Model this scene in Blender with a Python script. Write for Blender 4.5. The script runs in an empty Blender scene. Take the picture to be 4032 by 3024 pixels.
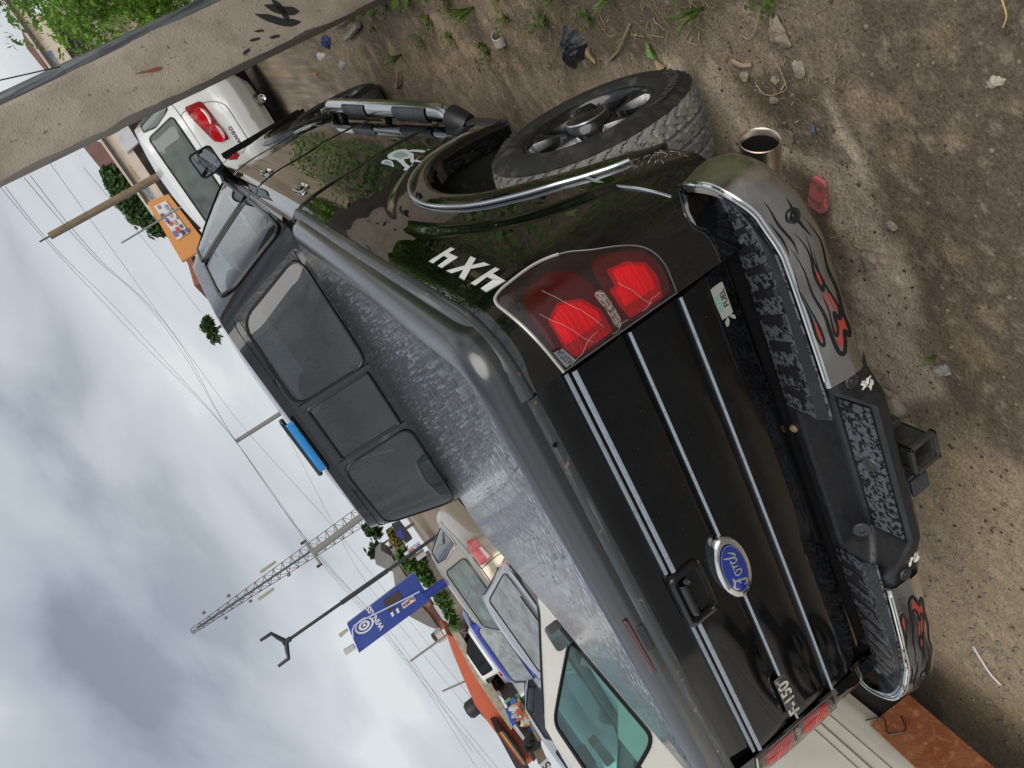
import bpy, bmesh, math, random
import numpy as np
from mathutils import Vector, Matrix
R = math.radians
rnd = random.Random(7)
scene = bpy.context.scene
COL = scene.collection

# ------------------------------------------------------------------ camera
cam_data = bpy.data.cameras.new('camera'); cam = bpy.data.objects.new('camera', cam_data); COL.objects.link(cam)
scene.camera = cam
CAM = Vector((1.7216, -2.5520, 1.6619)); YAW, PITCH, TILT, FPX = R(29.656), R(11.43), R(35.018), 3180.1
FWD = Vector((-math.sin(YAW)*math.cos(PITCH), math.cos(YAW)*math.cos(PITCH), -math.sin(PITCH)))
RGT = Vector((math.cos(YAW), math.sin(YAW), 0)); UPV = RGT.cross(FWD)
cx_ = -math.sin(TILT)*RGT - math.cos(TILT)*UPV
cy_ = math.cos(TILT)*RGT - math.sin(TILT)*UPV
mw = Matrix((cx_, cy_, -FWD)).transposed().to_4x4(); mw.translation = CAM
cam.matrix_world = mw
cam_data.sensor_fit = 'HORIZONTAL'; cam_data.sensor_width = 36.0; cam_data.lens = 36.0*FPX/4032
cam_data.clip_start = 0.05; cam_data.clip_end = 3000
FH = Vector((-math.sin(YAW), math.cos(YAW), 0))          # horizontal heading of the street view

# ------------------------------------------------------------------ world: overcast sky
SUN_EL, SUN_AZ = R(40), R(130)
world = bpy.data.worlds.new('World'); scene.world = world; world.use_nodes = True
nt = world.node_tree; nt.nodes.clear()
def N(t, typ, **k):
    n = t.nodes.new(typ)
    for a, b in k.items():
        if a in ('op',): n.operation = b
        else: setattr(n, a, b)
    return n
out = N(nt, 'ShaderNodeOutputWorld'); sky = N(nt, 'ShaderNodeTexSky'); sky.sky_type = 'NISHITA'; sky.sun_disc = False
sky.sun_elevation = SUN_EL; sky.sun_rotation = SUN_AZ; sky.dust_density = 3.0
b1 = N(nt, 'ShaderNodeBackground'); b1.inputs[1].default_value = 0.08; nt.links.new(sky.outputs[0], b1.inputs[0])
tc = N(nt, 'ShaderNodeTexCoord'); sep = N(nt, 'ShaderNodeSeparateXYZ'); nt.links.new(tc.outputs['Generated'], sep.inputs[0])
ad = N(nt, 'ShaderNodeMath', op='ADD'); ad.inputs[1].default_value = 0.42
mx0 = N(nt, 'ShaderNodeMath', op='MAXIMUM'); mx0.inputs[1].default_value = 0.0
nt.links.new(sep.outputs[2], mx0.inputs[0]); nt.links.new(mx0.outputs[0], ad.inputs[0])
dv = N(nt, 'ShaderNodeVectorMath', op='DIVIDE'); nt.links.new(tc.outputs['Generated'], dv.inputs[0]); 
cmb = N(nt, 'ShaderNodeCombineXYZ')
for i in range(3): nt.links.new(ad.outputs[0], cmb.inputs[i])
nt.links.new(cmb.outputs[0], dv.inputs[1])
mp = N(nt, 'ShaderNodeMapping'); mp.inputs['Rotation'].default_value = (0, 0, R(-58)); mp.inputs['Scale'].default_value = (1.1, 1.35, 1.1); mp.inputs['Location'].default_value = (3.1, 1.7, 0.3)
nt.links.new(dv.outputs[0], mp.inputs[0])
nz = N(nt, 'ShaderNodeTexNoise'); nz.inputs['Scale'].default_value = 1.75; nz.inputs['Detail'].default_value = 6; nz.inputs['Roughness'].default_value = 0.45; nz.inputs['Distortion'].default_value = 0.25
nt.links.new(mp.outputs[0], nz.inputs[0])
rp = N(nt, 'ShaderNodeValToRGB'); cr = rp.color_ramp
cr.elements[0].position = 0.37; cr.elements[0].color = (0.20, 0.228, 0.275, 1)
cr.elements[1].position = 0.63; cr.elements[1].color = (0.56, 0.585, 0.60, 1)
e = cr.elements.new(0.44); e.color = (0.315, 0.345, 0.395, 1)
e = cr.elements.new(0.55); e.color = (0.42, 0.455, 0.495, 1)
nt.links.new(nz.outputs[0], rp.inputs[0])
# paler towards the horizon, as an overcast sky is
hz = N(nt, 'ShaderNodeMapRange'); hz.inputs[1].default_value = 0.0; hz.inputs[2].default_value = 0.34; hz.inputs[3].default_value = 1.0; hz.inputs[4].default_value = 0.0
nt.links.new(mx0.outputs[0], hz.inputs[0])
hm = N(nt, 'ShaderNodeMath', op='MULTIPLY'); hm.inputs[1].default_value = 0.7; nt.links.new(hz.outputs[0], hm.inputs[0])
mxc = N(nt, 'ShaderNodeMix'); mxc.data_type = 'RGBA'; mxc.inputs[7].default_value = (0.57, 0.60, 0.61, 1)
nt.links.new(hm.outputs[0], mxc.inputs[0]); nt.links.new(rp.outputs[0], mxc.inputs[6])
b2 = N(nt, 'ShaderNodeBackground'); b2.inputs[1].default_value = 0.96; nt.links.new(mxc.outputs[2], b2.inputs[0])
ms = N(nt, 'ShaderNodeMixShader'); ms.inputs[0].default_value = 0.93
nt.links.new(b1.outputs[0], ms.inputs[1]); nt.links.new(b2.outputs[0], ms.inputs[2]); nt.links.new(ms.outputs[0], out.inputs[0])

sun_d = bpy.data.lights.new('sun', 'SUN'); sun_d.energy = 1.5; sun_d.angle = R(55); sun_d.color = (1.0, 0.95, 0.88)
sun = bpy.data.objects.new('sun', sun_d); COL.objects.link(sun)

sd = Vector((math.sin(SUN_AZ)*math.cos(SUN_EL), math.cos(SUN_AZ)*math.cos(SUN_EL), math.sin(SUN_EL)))
sun.rotation_euler = sd.to_track_quat('Z', 'Y').to_euler()
vs = scene.view_settings; vs.view_transform = 'Standard'; vs.look = 'None'; vs.exposure = 0.48; vs.gamma = 1.0; vs.use_curve_mapping = False
scene.cycles.use_denoising = True
scene.cycles.max_bounces = 8; scene.cycles.transparent_max_bounces = 12

# ------------------------------------------------------------------ materials
MATS = {}
def mat(name, col, rough=0.5, metal=0.0, spec=0.5, coat=0.0, noise=None, bump=None, rnoise=None, noise2=None, trans=0.0, sheen=0.0, streak=None, alpha=1.0, coatr=0.02):
    """procedural principled material. noise=(scale,col2,lo,hi): patches of col2; bump=(scale,strength[,dist]);
    rnoise=(scale,rough2,lo,hi): patches of other roughness; noise2: a second layer like noise"""
    if name in MATS: return MATS[name]
    m = bpy.data.materials.new(name); m.use_nodes = True; t = m.node_tree; bs = t.nodes['Principled BSDF']
    c4 = lambda c: (c[0], c[1], c[2], 1)
    bs.inputs['Base Color'].default_value = c4(col); bs.inputs['Roughness'].default_value = rough
    bs.inputs['Metallic'].default_value = metal; bs.inputs['Specular IOR Level'].default_value = spec
    bs.inputs['Coat Weight'].default_value = coat; bs.inputs['Coat Roughness'].default_value = coatr
    bs.inputs['Transmission Weight'].default_value = trans; bs.inputs['Alpha'].default_value = alpha
    tc = N(t, 'ShaderNodeTexCoord')
    def fac(sc, lo, hi, det=5, vec=None, seed=0):
        n = N(t, 'ShaderNodeTexNoise'); n.inputs['Scale'].default_value = sc; n.inputs['Detail'].default_value = det; n.inputs['Roughness'].default_value = 0.6
        if vec is None:
            mp = N(t, 'ShaderNodeMapping'); mp.inputs['Location'].default_value = (seed*3.7, seed*1.3, seed*2.1); t.links.new(tc.outputs['Object'], mp.inputs[0]); vec = mp.outputs[0]
        t.links.new(vec, n.inputs[0])
        r = N(t, 'ShaderNodeMapRange'); r.inputs[1].default_value = lo; r.inputs[2].default_value = hi; t.links.new(n.outputs[0], r.inputs[0]); return r.outputs[0], n
    cur = None
    for k, nn in enumerate((noise, noise2)):
        if nn:
            f, _ = fac(nn[0], nn[2], nn[3], seed=k*5+1); mx = N(t, 'ShaderNodeMix'); mx.data_type = 'RGBA'
            if cur is None: mx.inputs[6].default_value = c4(col)
            else: t.links.new(cur, mx.inputs[6])
            mx.inputs[7].default_value = c4(nn[1]); t.links.new(f, mx.inputs[0]); cur = mx.outputs[2]
    if streak:   # (scale vector, col2, lo, hi)
        mp = N(t, 'ShaderNodeMapping'); mp.inputs['Scale'].default_value = streak[0]; t.links.new(tc.outputs['Object'], mp.inputs[0])
        f, _ = fac(1.0, streak[2], streak[3], vec=mp.outputs[0]); mx = N(t, 'ShaderNodeMix'); mx.data_type = 'RGBA'
        if cur is None: mx.inputs[6].default_value = c4(col)
        else: t.links.new(cur, mx.inputs[6])
        mx.inputs[7].default_value = c4(streak[1]); t.links.new(f, mx.inputs[0]); cur = mx.outputs[2]
    if cur: t.links.new(cur, bs.inputs['Base Color'])
    if rnoise:
        f, _ = fac(rnoise[0], rnoise[2], rnoise[3], seed=9); mr = N(t, 'ShaderNodeMapRange'); mr.inputs[3].default_value = rough; mr.inputs[4].default_value = rnoise[1]
        t.links.new(f, mr.inputs[0]); t.links.new(mr.outputs[0], bs.inputs['Roughness'])
    if bump:
        n = N(t, 'ShaderNodeTexNoise'); n.inputs['Scale'].default_value = bump[0]; n.inputs['Detail'].default_value = 6; t.links.new(tc.outputs['Object'], n.inputs[0])
        bp = N(t, 'ShaderNodeBump'); bp.inputs['Strength'].default_value = bump[1]; bp.inputs['Distance'].default_value = bump[2] if len(bump) > 2 else 0.01
        t.links.new(n.outputs[0], bp.inputs['Height']); t.links.new(bp.outputs[0], bs.inputs['Normal'])
    MATS[name] = m; return m
def glassmat(name, tint, refl=1.0, rough=0.0, dust=None, drops=None):
    """thin pane: tinted see-through with a fresnel reflection; dust=(colour, amount) lays a matt film on it"""
    if name in MATS: return MATS[name]
    m = bpy.data.materials.new(name); m.use_nodes = True; t = m.node_tree; t.nodes.clear()
    o = N(t, 'ShaderNodeOutputMaterial'); tr = N(t, 'ShaderNodeBsdfTransparent'); tr.inputs[0].default_value = (*tint, 1)
    gl = N(t, 'ShaderNodeBsdfGlossy'); gl.inputs['Roughness'].default_value = rough; gl.inputs[0].default_value = (refl, refl, refl, 1)
    ge = N(t, 'ShaderNodeNewGeometry'); dt = N(t, 'ShaderNodeVectorMath', op='DOT_PRODUCT'); t.links.new(ge.outputs['Incoming'], dt.inputs[0]); t.links.new(ge.outputs['Normal'], dt.inputs[1])
    ab = N(t, 'ShaderNodeMath', op='ABSOLUTE'); t.links.new(dt.outputs['Value'], ab.inputs[0]); om = N(t, 'ShaderNodeMath', op='SUBTRACT'); om.inputs[0].default_value = 1; t.links.new(ab.outputs[0], om.inputs[1])
    pw = N(t, 'ShaderNodeMath', op='POWER'); pw.inputs[1].default_value = 4.5; t.links.new(om.outputs[0], pw.inputs[0]); fr = N(t, 'ShaderNodeMath', op='MULTIPLY_ADD'); fr.inputs[1].default_value = .92; fr.inputs[2].default_value = .07; t.links.new(pw.outputs[0], fr.inputs[0])
    mx = N(t, 'ShaderNodeMixShader'); t.links.new(fr.outputs[0], mx.inputs[0]); t.links.new(tr.outputs[0], mx.inputs[1]); t.links.new(gl.outputs[0], mx.inputs[2])
    last = mx.outputs[0]
    if dust:
        df = N(t, 'ShaderNodeBsdfDiffuse'); df.inputs[0].default_value = (*dust[0], 1)
        tc = N(t, 'ShaderNodeTexCoord'); n = N(t, 'ShaderNodeTexNoise'); n.inputs['Scale'].default_value = 6; n.inputs['Detail'].default_value = 5; t.links.new(tc.outputs['Object'], n.inputs[0])
        r = N(t, 'ShaderNodeMapRange'); r.inputs[1].default_value = .3; r.inputs[2].default_value = .75; r.inputs[3].default_value = dust[1]*.5; r.inputs[4].default_value = dust[1]; t.links.new(n.outputs[0], r.inputs[0])
        fo = r.outputs[0]
        if drops:   # raindrops wash the film away in spots
            n2 = N(t, 'ShaderNodeTexVoronoi'); n2.inputs['Scale'].default_value = drops[0]; n2.inputs['Randomness'].default_value = 1; t.links.new(tc.outputs['Object'], n2.inputs[0]); wn = N(t, 'ShaderNodeTexNoise'); wn.inputs['Scale'].default_value = drops[0]*.35; t.links.new(tc.outputs['Object'], wn.inputs[0])
            sb = N(t, 'ShaderNodeMath', op='MULTIPLY'); sb.inputs[1].default_value = drops[1]*2; t.links.new(wn.outputs[0], sb.inputs[0]); gt = N(t, 'ShaderNodeMath', op='GREATER_THAN'); t.links.new(n2.outputs['Distance'], gt.inputs[0]); t.links.new(sb.outputs[0], gt.inputs[1])
            mu = N(t, 'ShaderNodeMath', op='MULTIPLY'); t.links.new(fo, mu.inputs[0]); t.links.new(gt.outputs[0], mu.inputs[1]); fo = mu.outputs[0]
        m2 = N(t, 'ShaderNodeMixShader'); t.links.new(fo, m2.inputs[0]); t.links.new(last, m2.inputs[1]); t.links.new(df.outputs[0], m2.inputs[2]); last = m2.outputs[0]
    t.links.new(last, o.inputs[0]); MATS[name] = m; return m
def leafmat(name, c1, c2, tl=0.35):
    if name in MATS: return MATS[name]
    m = bpy.data.materials.new(name); m.use_nodes = True; t = m.node_tree; bs = t.nodes['Principled BSDF']; o = t.nodes['Material Output']
    oi = N(t, 'ShaderNodeNewGeometry'); rp = N(t, 'ShaderNodeValToRGB'); rp.color_ramp.elements[0].color = (*c1, 1); rp.color_ramp.elements[1].color = (*c2, 1)
    t.links.new(oi.outputs['Random Per Island'], rp.inputs[0]); t.links.new(rp.outputs[0], bs.inputs['Base Color']); bs.inputs['Roughness'].default_value = 0.5
    tr = N(t, 'ShaderNodeBsdfTranslucent'); t.links.new(rp.outputs[0], tr.inputs[0]); mx = N(t, 'ShaderNodeMixShader'); mx.inputs[0].default_value = tl
    t.links.new(bs.outputs[0], mx.inputs[1]); t.links.new(tr.outputs[0], mx.inputs[2]); t.links.new(mx.outputs[0], o.inputs[0]); MATS[name] = m; return m

# ------------------------------------------------------------------ object helpers
def tag(o, label=None, cat=None, group=None, kind=None):
    if label: o['label'] = label
    if cat: o['category'] = cat
    if group: o['group'] = group
    if kind: o['kind'] = kind
    return o
def thing(name, label, cat, loc=(0, 0, 0), rz=0, group=None):
    o = bpy.data.objects.new(name, None); COL.objects.link(o); o.location = loc; o.rotation_euler = (0, 0, rz); o.empty_display_size = .2
    return tag(o, label, cat, group)
def mk(name, V, F, m, parent=None, smooth=True, auto=None):
    me = bpy.data.meshes.new(name); me.from_pydata([tuple(v) for v in V], [], F); me.update()
    if isinstance(m, (list, tuple)):
        for q in m: me.materials.append(q)
    elif m: me.materials.append(m)
    o = bpy.data.objects.new(name, me); COL.objects.link(o)
    if parent: o.parent = parent
    if smooth:
        for p in me.polygons: p.use_smooth = True
        if auto:
            try: me.set_sharp_from_angle(angle=R(auto))
            except Exception: pass
    return o
def inst(name, me, parent=None, loc=(0, 0, 0), rot=(0, 0, 0), sc=(1, 1, 1)):
    o = bpy.data.objects.new(name, me); COL.objects.link(o); o.location = loc; o.rotation_euler = rot; o.scale = sc if hasattr(sc, '__len__') else (sc,)*3
    if parent: o.parent = parent
    return o
class MB:
    """collects shapes into one mesh"""
    def __init__(s): s.V = []; s.F = []
    def add(s, V, F):
        b = len(s.V); s.V += [tuple(v) for v in V]; s.F += [tuple(i+b for i in f) for f in F]; return s
    def grid(s, f, nu, nv, cu=False, cv=False):
        V = [f(i/(nu if cu else nu-1), j/(nv if cv else nv-1)) for i in range(nu) for j in range(nv)]
        F = []
        for i in range(nu if cu else nu-1):
            for j in range(nv if cv else nv-1):
                a = i*nv+j; b = i*nv+(j+1) % nv; c = ((i+1) % nu)*nv+(j+1) % nv; d = ((i+1) % nu)*nv+j
                F.append((a, d, c, b))
        return s.add(V, F)
    def box(s, c, sz, rot=None, taper=1.0):
        x, y, z = sz[0]/2, sz[1]/2, sz[2]/2
        V = [Vector((sx*x*(taper if kz > 0 else 1), sy*y*(taper if kz > 0 else 1), kz*z)) for kz in (-1, 1) for sx, sy in ((-1, -1), (1, -1), (1, 1), (-1, 1))]
        if rot is not None: V = [rot @ v for v in V]
        V = [v+Vector(c) for v in V]
        return s.add(V, [(3, 2, 1, 0), (4, 5, 6, 7), (0, 1, 5, 4), (1, 2, 6, 5), (2, 3, 7, 6), (3, 0, 4, 7)])
    def tube(s, pts, r, n=10, caps=True):
        pts = [Vector(p) for p in pts]; rs = r if hasattr(r, '__len__') else [r]*len(pts)
        V = []; up = None
        for i, p in enumerate(pts):
            d = (pts[min(i+1, len(pts)-1)]-pts[max(i-1, 0)]).normalized()
            if up is None:
                up = Vector((0, 0, 1)) if abs(d.z) < .9 else Vector((1, 0, 0))
            a = d.cross(up)
            if a.length < 1e-6: a = d.cross(Vector((1, .3, 0)))
            a.normalize(); b = a.cross(d).normalized(); up = b
            for k in range(n):
                t = 2*math.pi*k/n; V.append(p+(a*math.cos(t)+b*math.sin(t))*rs[i])
        F = []
        for i in range(len(pts)-1):
            for k in range(n):
                F.append((i*n+k, i*n+(k+1) % n, (i+1)*n+(k+1) % n, (i+1)*n+k))
        if caps: F += [tuple(range(n-1, -1, -1)), tuple((len(pts)-1)*n+k for k in range(n))]
        return s.add(V, F)
    def lathe(s, prof, axis='x', c=(0, 0, 0), n=32, closed=False):
        """prof: (axial, radius) list"""
        V = []
        for k in range(n):
            t = 2*math.pi*k/n
            for a, r in prof:
                q = {'x': (a, r*math.cos(t), r*math.sin(t)), 'y': (r*math.cos(t), a, r*math.sin(t)), 'z': (r*math.cos(t), r*math.sin(t), a)}[axis]
                V.append(Vector(q)+Vector(c))
        m = len(prof); F = []
        for k in range(n):
            for j in range(m-1):
                F.append((k*m+j, ((k+1) % n)*m+j, ((k+1) % n)*m+j+1, k*m+j+1))
        return s.add(V, F)
    def poly(s, pts, thick=None):
        pts = [Vector(p) for p in pts]; n = len(pts)
        s.add(pts, [tuple(range(n))])
        if thick is not None:
            t = Vector(thick); s.add([p+t for p in pts], [tuple(range(n-1, -1, -1))])
            for i in range(n):
                j = (i+1) % n; s.add([pts[i], pts[i]+t, pts[j]+t, pts[j]], [(0, 1, 2, 3)])
        return s
    def build(s, name, m, parent=None, smooth=True, auto=35): return mk(name, s.V, s.F, m, parent, smooth, auto)
def bev(o, w=.004, seg=2, ang=40):
    b = o.modifiers.new('bevel', 'BEVEL'); b.width = w; b.segments = seg; b.limit_method = 'ANGLE'; b.angle_limit = R(ang); return o
def box(name, c, sz, m, parent=None, bw=0, rot=None, taper=1.0):
    o = MB().box(c, sz, rot, taper).build(name, m, parent, smooth=bool(bw), auto=35)
    if bw: bev(o, bw)
    return o
def solid(o, t, off=-1):
    s = o.modifiers.new('solid', 'SOLIDIFY'); s.thickness = t; s.offset = off; return o
def cat_rom(P, n=8, closed=False):
    P = [Vector(p) for p in P]; o = []; m = len(P)
    for i in range(m if closed else m-1):
        p0, p1, p2, p3 = (P[(i-1) % m] if closed or i > 0 else P[0]), P[i], P[(i+1) % m], (P[(i+2) % m] if closed or i+2 < m else P[-1])
        for k in range(n):
            t = k/n; o.append(.5*((2*p1)+(p2-p0)*t+(2*p0-5*p1+4*p2-p3)*t*t+(3*p1-p0-3*p2+p3)*t**3))
    if not closed: o.append(P[-1])
    return o
def fill2d(loops, sub=0.03):
    """fill closed 2-D loops (with holes) -> verts, faces; edges cut so that it can wrap a curved surface"""
    cu = bpy.data.curves.new('tmp', 'CURVE'); cu.dimensions = '2D'; cu.fill_mode = 'BOTH'
    for L in loops:
        sp = cu.splines.new('POLY'); sp.points.add(len(L)-1)
        for q, pt in zip(sp.points, L): q.co = (pt[0], pt[1], 0, 1)
        sp.use_cyclic_u = True
    return curve_to(cu)
def curve_to(cu):
    o = bpy.data.objects.new('tmp', cu); COL.objects.link(o); dg = bpy.context.evaluated_depsgraph_get(); dg.update()
    me = bpy.data.meshes.new_from_object(o.evaluated_get(dg))
    V = [v.co.copy() for v in me.vertices]; F = [tuple(p.vertices) for p in me.polygons]
    bpy.data.objects.remove(o); bpy.data.curves.remove(cu); bpy.data.meshes.remove(me); return V, F
def text2d(s, size=1.0, ext=0.0, align='CENTER', shear=0.0, space=1.0, off=0.0):
    cu = bpy.data.curves.new('tmp', 'FONT'); cu.body = s; cu.size = size; cu.extrude = ext; cu.align_x = align; cu.align_y = 'CENTER'; cu.shear = shear; cu.space_character = space; cu.offset = off; cu.resolution_u = 4
    return curve_to(cu)
def stroke(P, w, n=6, taper=(0.0, 0.0)):
    """2-D brush stroke: smooth centre line of half-width w, tapering at its ends -> polygon"""
    C = cat_rom([(p[0], p[1], 0) for p in P], n); m = len(C); L, Rr = [], []
    for i, c in enumerate(C):
        d = (C[min(i+1, m-1)]-C[max(i-1, 0)]); d.normalize(); t = i/(m-1)
        k = 1.0
        if taper[0] and t < taper[0]: k = min(k, t/taper[0])
        if taper[1] and t > 1-taper[1]: k = min(k, (1-t)/taper[1])
        k = max(k, .04); nrm = Vector((-d.y, d.x, 0))*w*k
        L.append(c+nrm); Rr.append(c-nrm)
    V = []; F = []
    for i in range(m): V += [L[i], Rr[i]]
    for i in range(m-1): F.append((2*i, 2*i+1, 2*i+3, 2*i+2))
    return V, F
def wrap(name, VF, f, m, parent):
    V, F = VF; return mk(name, [f(v.x, v.y, v.z) for v in V], F, m, parent, smooth=False)
# value noise for geometry
_rng = np.random.RandomState(3); _T = _rng.rand(256, 256)
def vnoise(x, y):
    x = np.asarray(x, float); y = np.asarray(y, float); xi = np.floor(x).astype(int); yi = np.floor(y).astype(int); fx = x-xi; fy = y-yi
    fx = fx*fx*(3-2*fx); fy = fy*fy*(3-2*fy); g = lambda a, b: _T[a % 256, b % 256]
    return (g(xi, yi)*(1-fx)+g(xi+1, yi)*fx)*(1-fy)+(g(xi, yi+1)*(1-fx)+g(xi+1, yi+1)*fx)*fy
def fbm(x, y, o=4, g=.5):
    a = 1; s = 0; t = 0
    for k in range(o): s = s+a*vnoise(x*2**k+17*k, y*2**k+5*k); t += a; a *= g
    return s/t-.5
def sstep(a, b, x): t = np.clip((x-a)/(b-a), 0, 1); return t*t*(3-2*t)
def pix(px, py, d):
    """world point on the sight line of a photograph pixel, d metres ahead along the street (used to survey positions)"""
    qx, qy = px-2016, py-1512
    a = (-math.sin(TILT)*qx-math.cos(TILT)*qy)/FPX; b = (-math.cos(TILT)*qx+math.sin(TILT)*qy)/FPX
    v = FWD+RGT*a+UPV*b; return CAM+v*(d/v.dot(FH))
# ------------------------------------------------------------------ shared materials
M_black = mat('black_paint', (.0025, .0025, .003), .015, 0, .5, coat=.7, coatr=.01)
M_black.node_tree.nodes['Principled BSDF'].inputs['Coat IOR'].default_value = 1.6
M_tailgate = mat('dusty_black_paint', (.0035, .0037, .0045), .07, 0, .42, noise=(5, (.007, .0072, .008), .45, .75), noise2=(26, (.010, .010, .0105), .55, .8))
M_chrome = mat('chrome', (.82, .82, .80), .045, 1)
M_dirtychrome = mat('dirty_chrome', (.68, .68, .67), .10, 1, noise=(7, (.46, .46, .45), .45, .78), rnoise=(14, .30, .42, .75), bump=(180, .04))
M_plastic = mat('black_plastic', (.014, .014, .016), .42, 0, .45, bump=(420, .12, .002))
M_greyplastic = mat('worn_grey_plastic', (.045, .048, .052), .38, 0, .45, noise=(14, (.12, .12, .115), .56, .72), bump=(300, .1, .002))
M_rail = mat('scuffed_rail_plastic', (.055, .060, .064), .34, 0, .5, noise=(22, (.30, .20, .13), .63, .70), streak=((4, 2, 120), (.16, .17, .17), .55, .7))
M_rubber = mat('rubber', (.022, .022, .023), .75, 0, .25)
M_trim = mat('black_trim', (.010, .010, .011), .3)
M_dark = mat('dark_void', (.008, .008, .008), .9, 0, .1)
M_lamp_red = mat('red_lamp_lens', (.62, .006, .012), .10, 0, .6, coat=.8)
M_lamp_dkred = mat('dark_red_lens', (.07, .006, .008), .12, 0, .6, coat=.6)
M_smoke = mat('smoked_lamp_housing', (.022, .013, .012), .15, 0, .5, noise=(40, (.05, .018, .016), .5, .8))
M_clear = glassmat('clear_lens', (.97, .95, .95), .55)
M_reverse = mat('reversing_lens', (.55, .46, .40), .15, .3, .6, noise=(160, (.16, .10, .08), .4, .6), bump=(140, .5))
M_white = mat('white_paint', (.78, .78, .76), .16, 0, .5, coat=.5)
M_cream = mat('cream_paint', (.70, .68, .60), .22, 0, .5, coat=.4, noise=(5, (.62, .59, .50), .5, .8))
M_silverpaint = mat('silver_paint', (.52, .53, .55), .30, .55, .5, coat=.5, noise=(9, (.44, .45, .47), .45, .8))
M_goldpaint = mat('champagne_paint', (.40, .35, .265), .28, .5, .5, coat=.6)
M_bluepaint = mat('blue_paint', (.045, .065, .42), .26, .35, .5, coat=.7)
M_rust = mat('rusty_steel', (.24, .092, .040), .8, 0, .3, noise=(9, (.20, .055, .02), .42, .66), noise2=(26, (.42, .19, .08), .55, .75), bump=(60, .4))
M_concrete = mat('concrete', (.40, .345, .28), .88, 0, .2, noise=(7, (.30, .255, .20), .42, .70), noise2=(38, (.16, .135, .11), .62, .70), bump=(85, .45, .010))
M_wet = None
def wetmat(name, base, lo, hi, sc, r_dry=.55, r_wet=.03, stretch=(1, 1, 1), bumpd=.0012):
    """dark plastic with a broken film of water: the film is smoother, the dry grain rough"""
    m = mat(name, base, r_dry, 0, .5); t = m.node_tree; bs = t.nodes['Principled BSDF']
    tc = N(t, 'ShaderNodeTexCoord'); mp = N(t, 'ShaderNodeMapping'); mp.inputs['Scale'].default_value = stretch; t.links.new(tc.outputs['Object'], mp.inputs[0])
    n = N(t, 'ShaderNodeTexNoise'); n.inputs['Scale'].default_value = sc; n.inputs['Detail'].default_value = 3.5; n.inputs['Distortion'].default_value = .6; t.links.new(mp.outputs[0], n.inputs[0])
    r = N(t, 'ShaderNodeMapRange'); r.inputs[1].default_value = lo; r.inputs[2].default_value = hi; r.inputs[3].default_value = 0; r.inputs[4].default_value = 1; t.links.new(n.outputs[0], r.inputs[0])
    r2 = N(t, 'ShaderNodeMapRange'); r2.inputs[3].default_value = r_dry; r2.inputs[4].default_value = r_wet; t.links.new(r.outputs[0], r2.inputs[0]); t.links.new(r2.outputs[0], bs.inputs['Roughness'])
    r3 = N(t, 'ShaderNodeMapRange'); r3.inputs[3].default_value = .25; r3.inputs[4].default_value = .9; t.links.new(r.outputs[0], r3.inputs[0]); t.links.new(r3.outputs[0], bs.inputs['Specular IOR Level'])
    g = N(t, 'ShaderNodeTexNoise'); g.inputs['Scale'].default_value = sc*7; t.links.new(tc.outputs['Object'], g.inputs[0])
    mm = N(t, 'ShaderNodeMath', op='MULTIPLY'); inv = N(t, 'ShaderNodeMath', op='SUBTRACT'); inv.inputs[0].default_value = 1; t.links.new(r.outputs[0], inv.inputs[1]); t.links.new(inv.outputs[0], mm.inputs[0]); t.links.new(g.outputs[0], mm.inputs[1])
    aa = N(t, 'ShaderNodeMath', op='ADD'); t.links.new(mm.outputs[0], aa.inputs[0]); t.links.new(r.outputs[0], aa.inputs[1])
    bp = N(t, 'ShaderNodeBump'); bp.inputs['Strength'].default_value = .9; bp.inputs['Distance'].default_value = bumpd; t.links.new(aa.outputs[0], bp.inputs['Height']); t.links.new(bp.outputs[0], bs.inputs['Normal'])
    return m
M_wetpad = mat('wet_step_pad', (.115, .12, .14), .45, 0, .5, noise=(62, (.014, .014, .017), .49, .53), rnoise=(62, .12, .49, .53), bump=(260, .15, .002))
M_lid = wetmat('wet_tonneau', (.016, .0165, .019), .42, .60, 70, .17, .05, stretch=(.30, 1.7, 1), bumpd=.0012)
_b = M_lid.node_tree.nodes['Principled BSDF']; _b.inputs['Coat Weight'].default_value = 1.0; _b.inputs['Coat IOR'].default_value = 1.9; _b.inputs['Coat Roughness'].default_value = .05; M_lid.node_tree.links.new([n for n in M_lid.node_tree.nodes if n.type == 'BUMP'][0].outputs[0], _b.inputs['Coat Normal'])
M_lidrim = mat('tonneau_rim', (.018, .019, .022), .22, 0, .9, coat=.6, coatr=.18, noise=(120, (.012, .012, .014), .70, .74), bump=(260, .12, .002))
M_glassback = glassmat('tinted_cab_glass', (.055, .06, .068), .95, .015, dust=((.30, .33, .37), .15), drops=(85, .21))
M_glassside = glassmat('light_cab_glass', (.42, .46, .46), .95, .0)
M_glassgreen = glassmat('green_car_glass', (.42, .62, .58), .9, .0, dust=((.5, .55, .53), .30))
M_glassdark = glassmat('dark_car_glass', (.06, .06, .075), .9, .0)
M_glasshaze = glassmat('dusty_car_glass', (.35, .42, .40), .8, .03, dust=((.50, .54, .54), .62))
M_inter = mat('grey_interior', (.06, .06, .065), .8)
M_seat = mat('beige_seat', (.42, .37, .28), .8)
M_tyre = mat('dusty_tyre', (.155, .155, .152), .72, 0, .3, noise=(9, (.27, .262, .24), .42, .68), noise2=(45, (.46, .44, .35), .56, .76), bump=(240, .35, .002))
M_sidewall = mat('tyre_sidewall', (.022, .022, .022), .62, 0, .35, noise=(13, (.085, .080, .070), .50, .75), noise2=(60, (.13, .125, .11), .66, .78))
M_alloy = mat('machined_alloy', (.74, .75, .78), .22, 1, .5, noise=(18, (.22, .22, .24), .55, .8))
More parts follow.
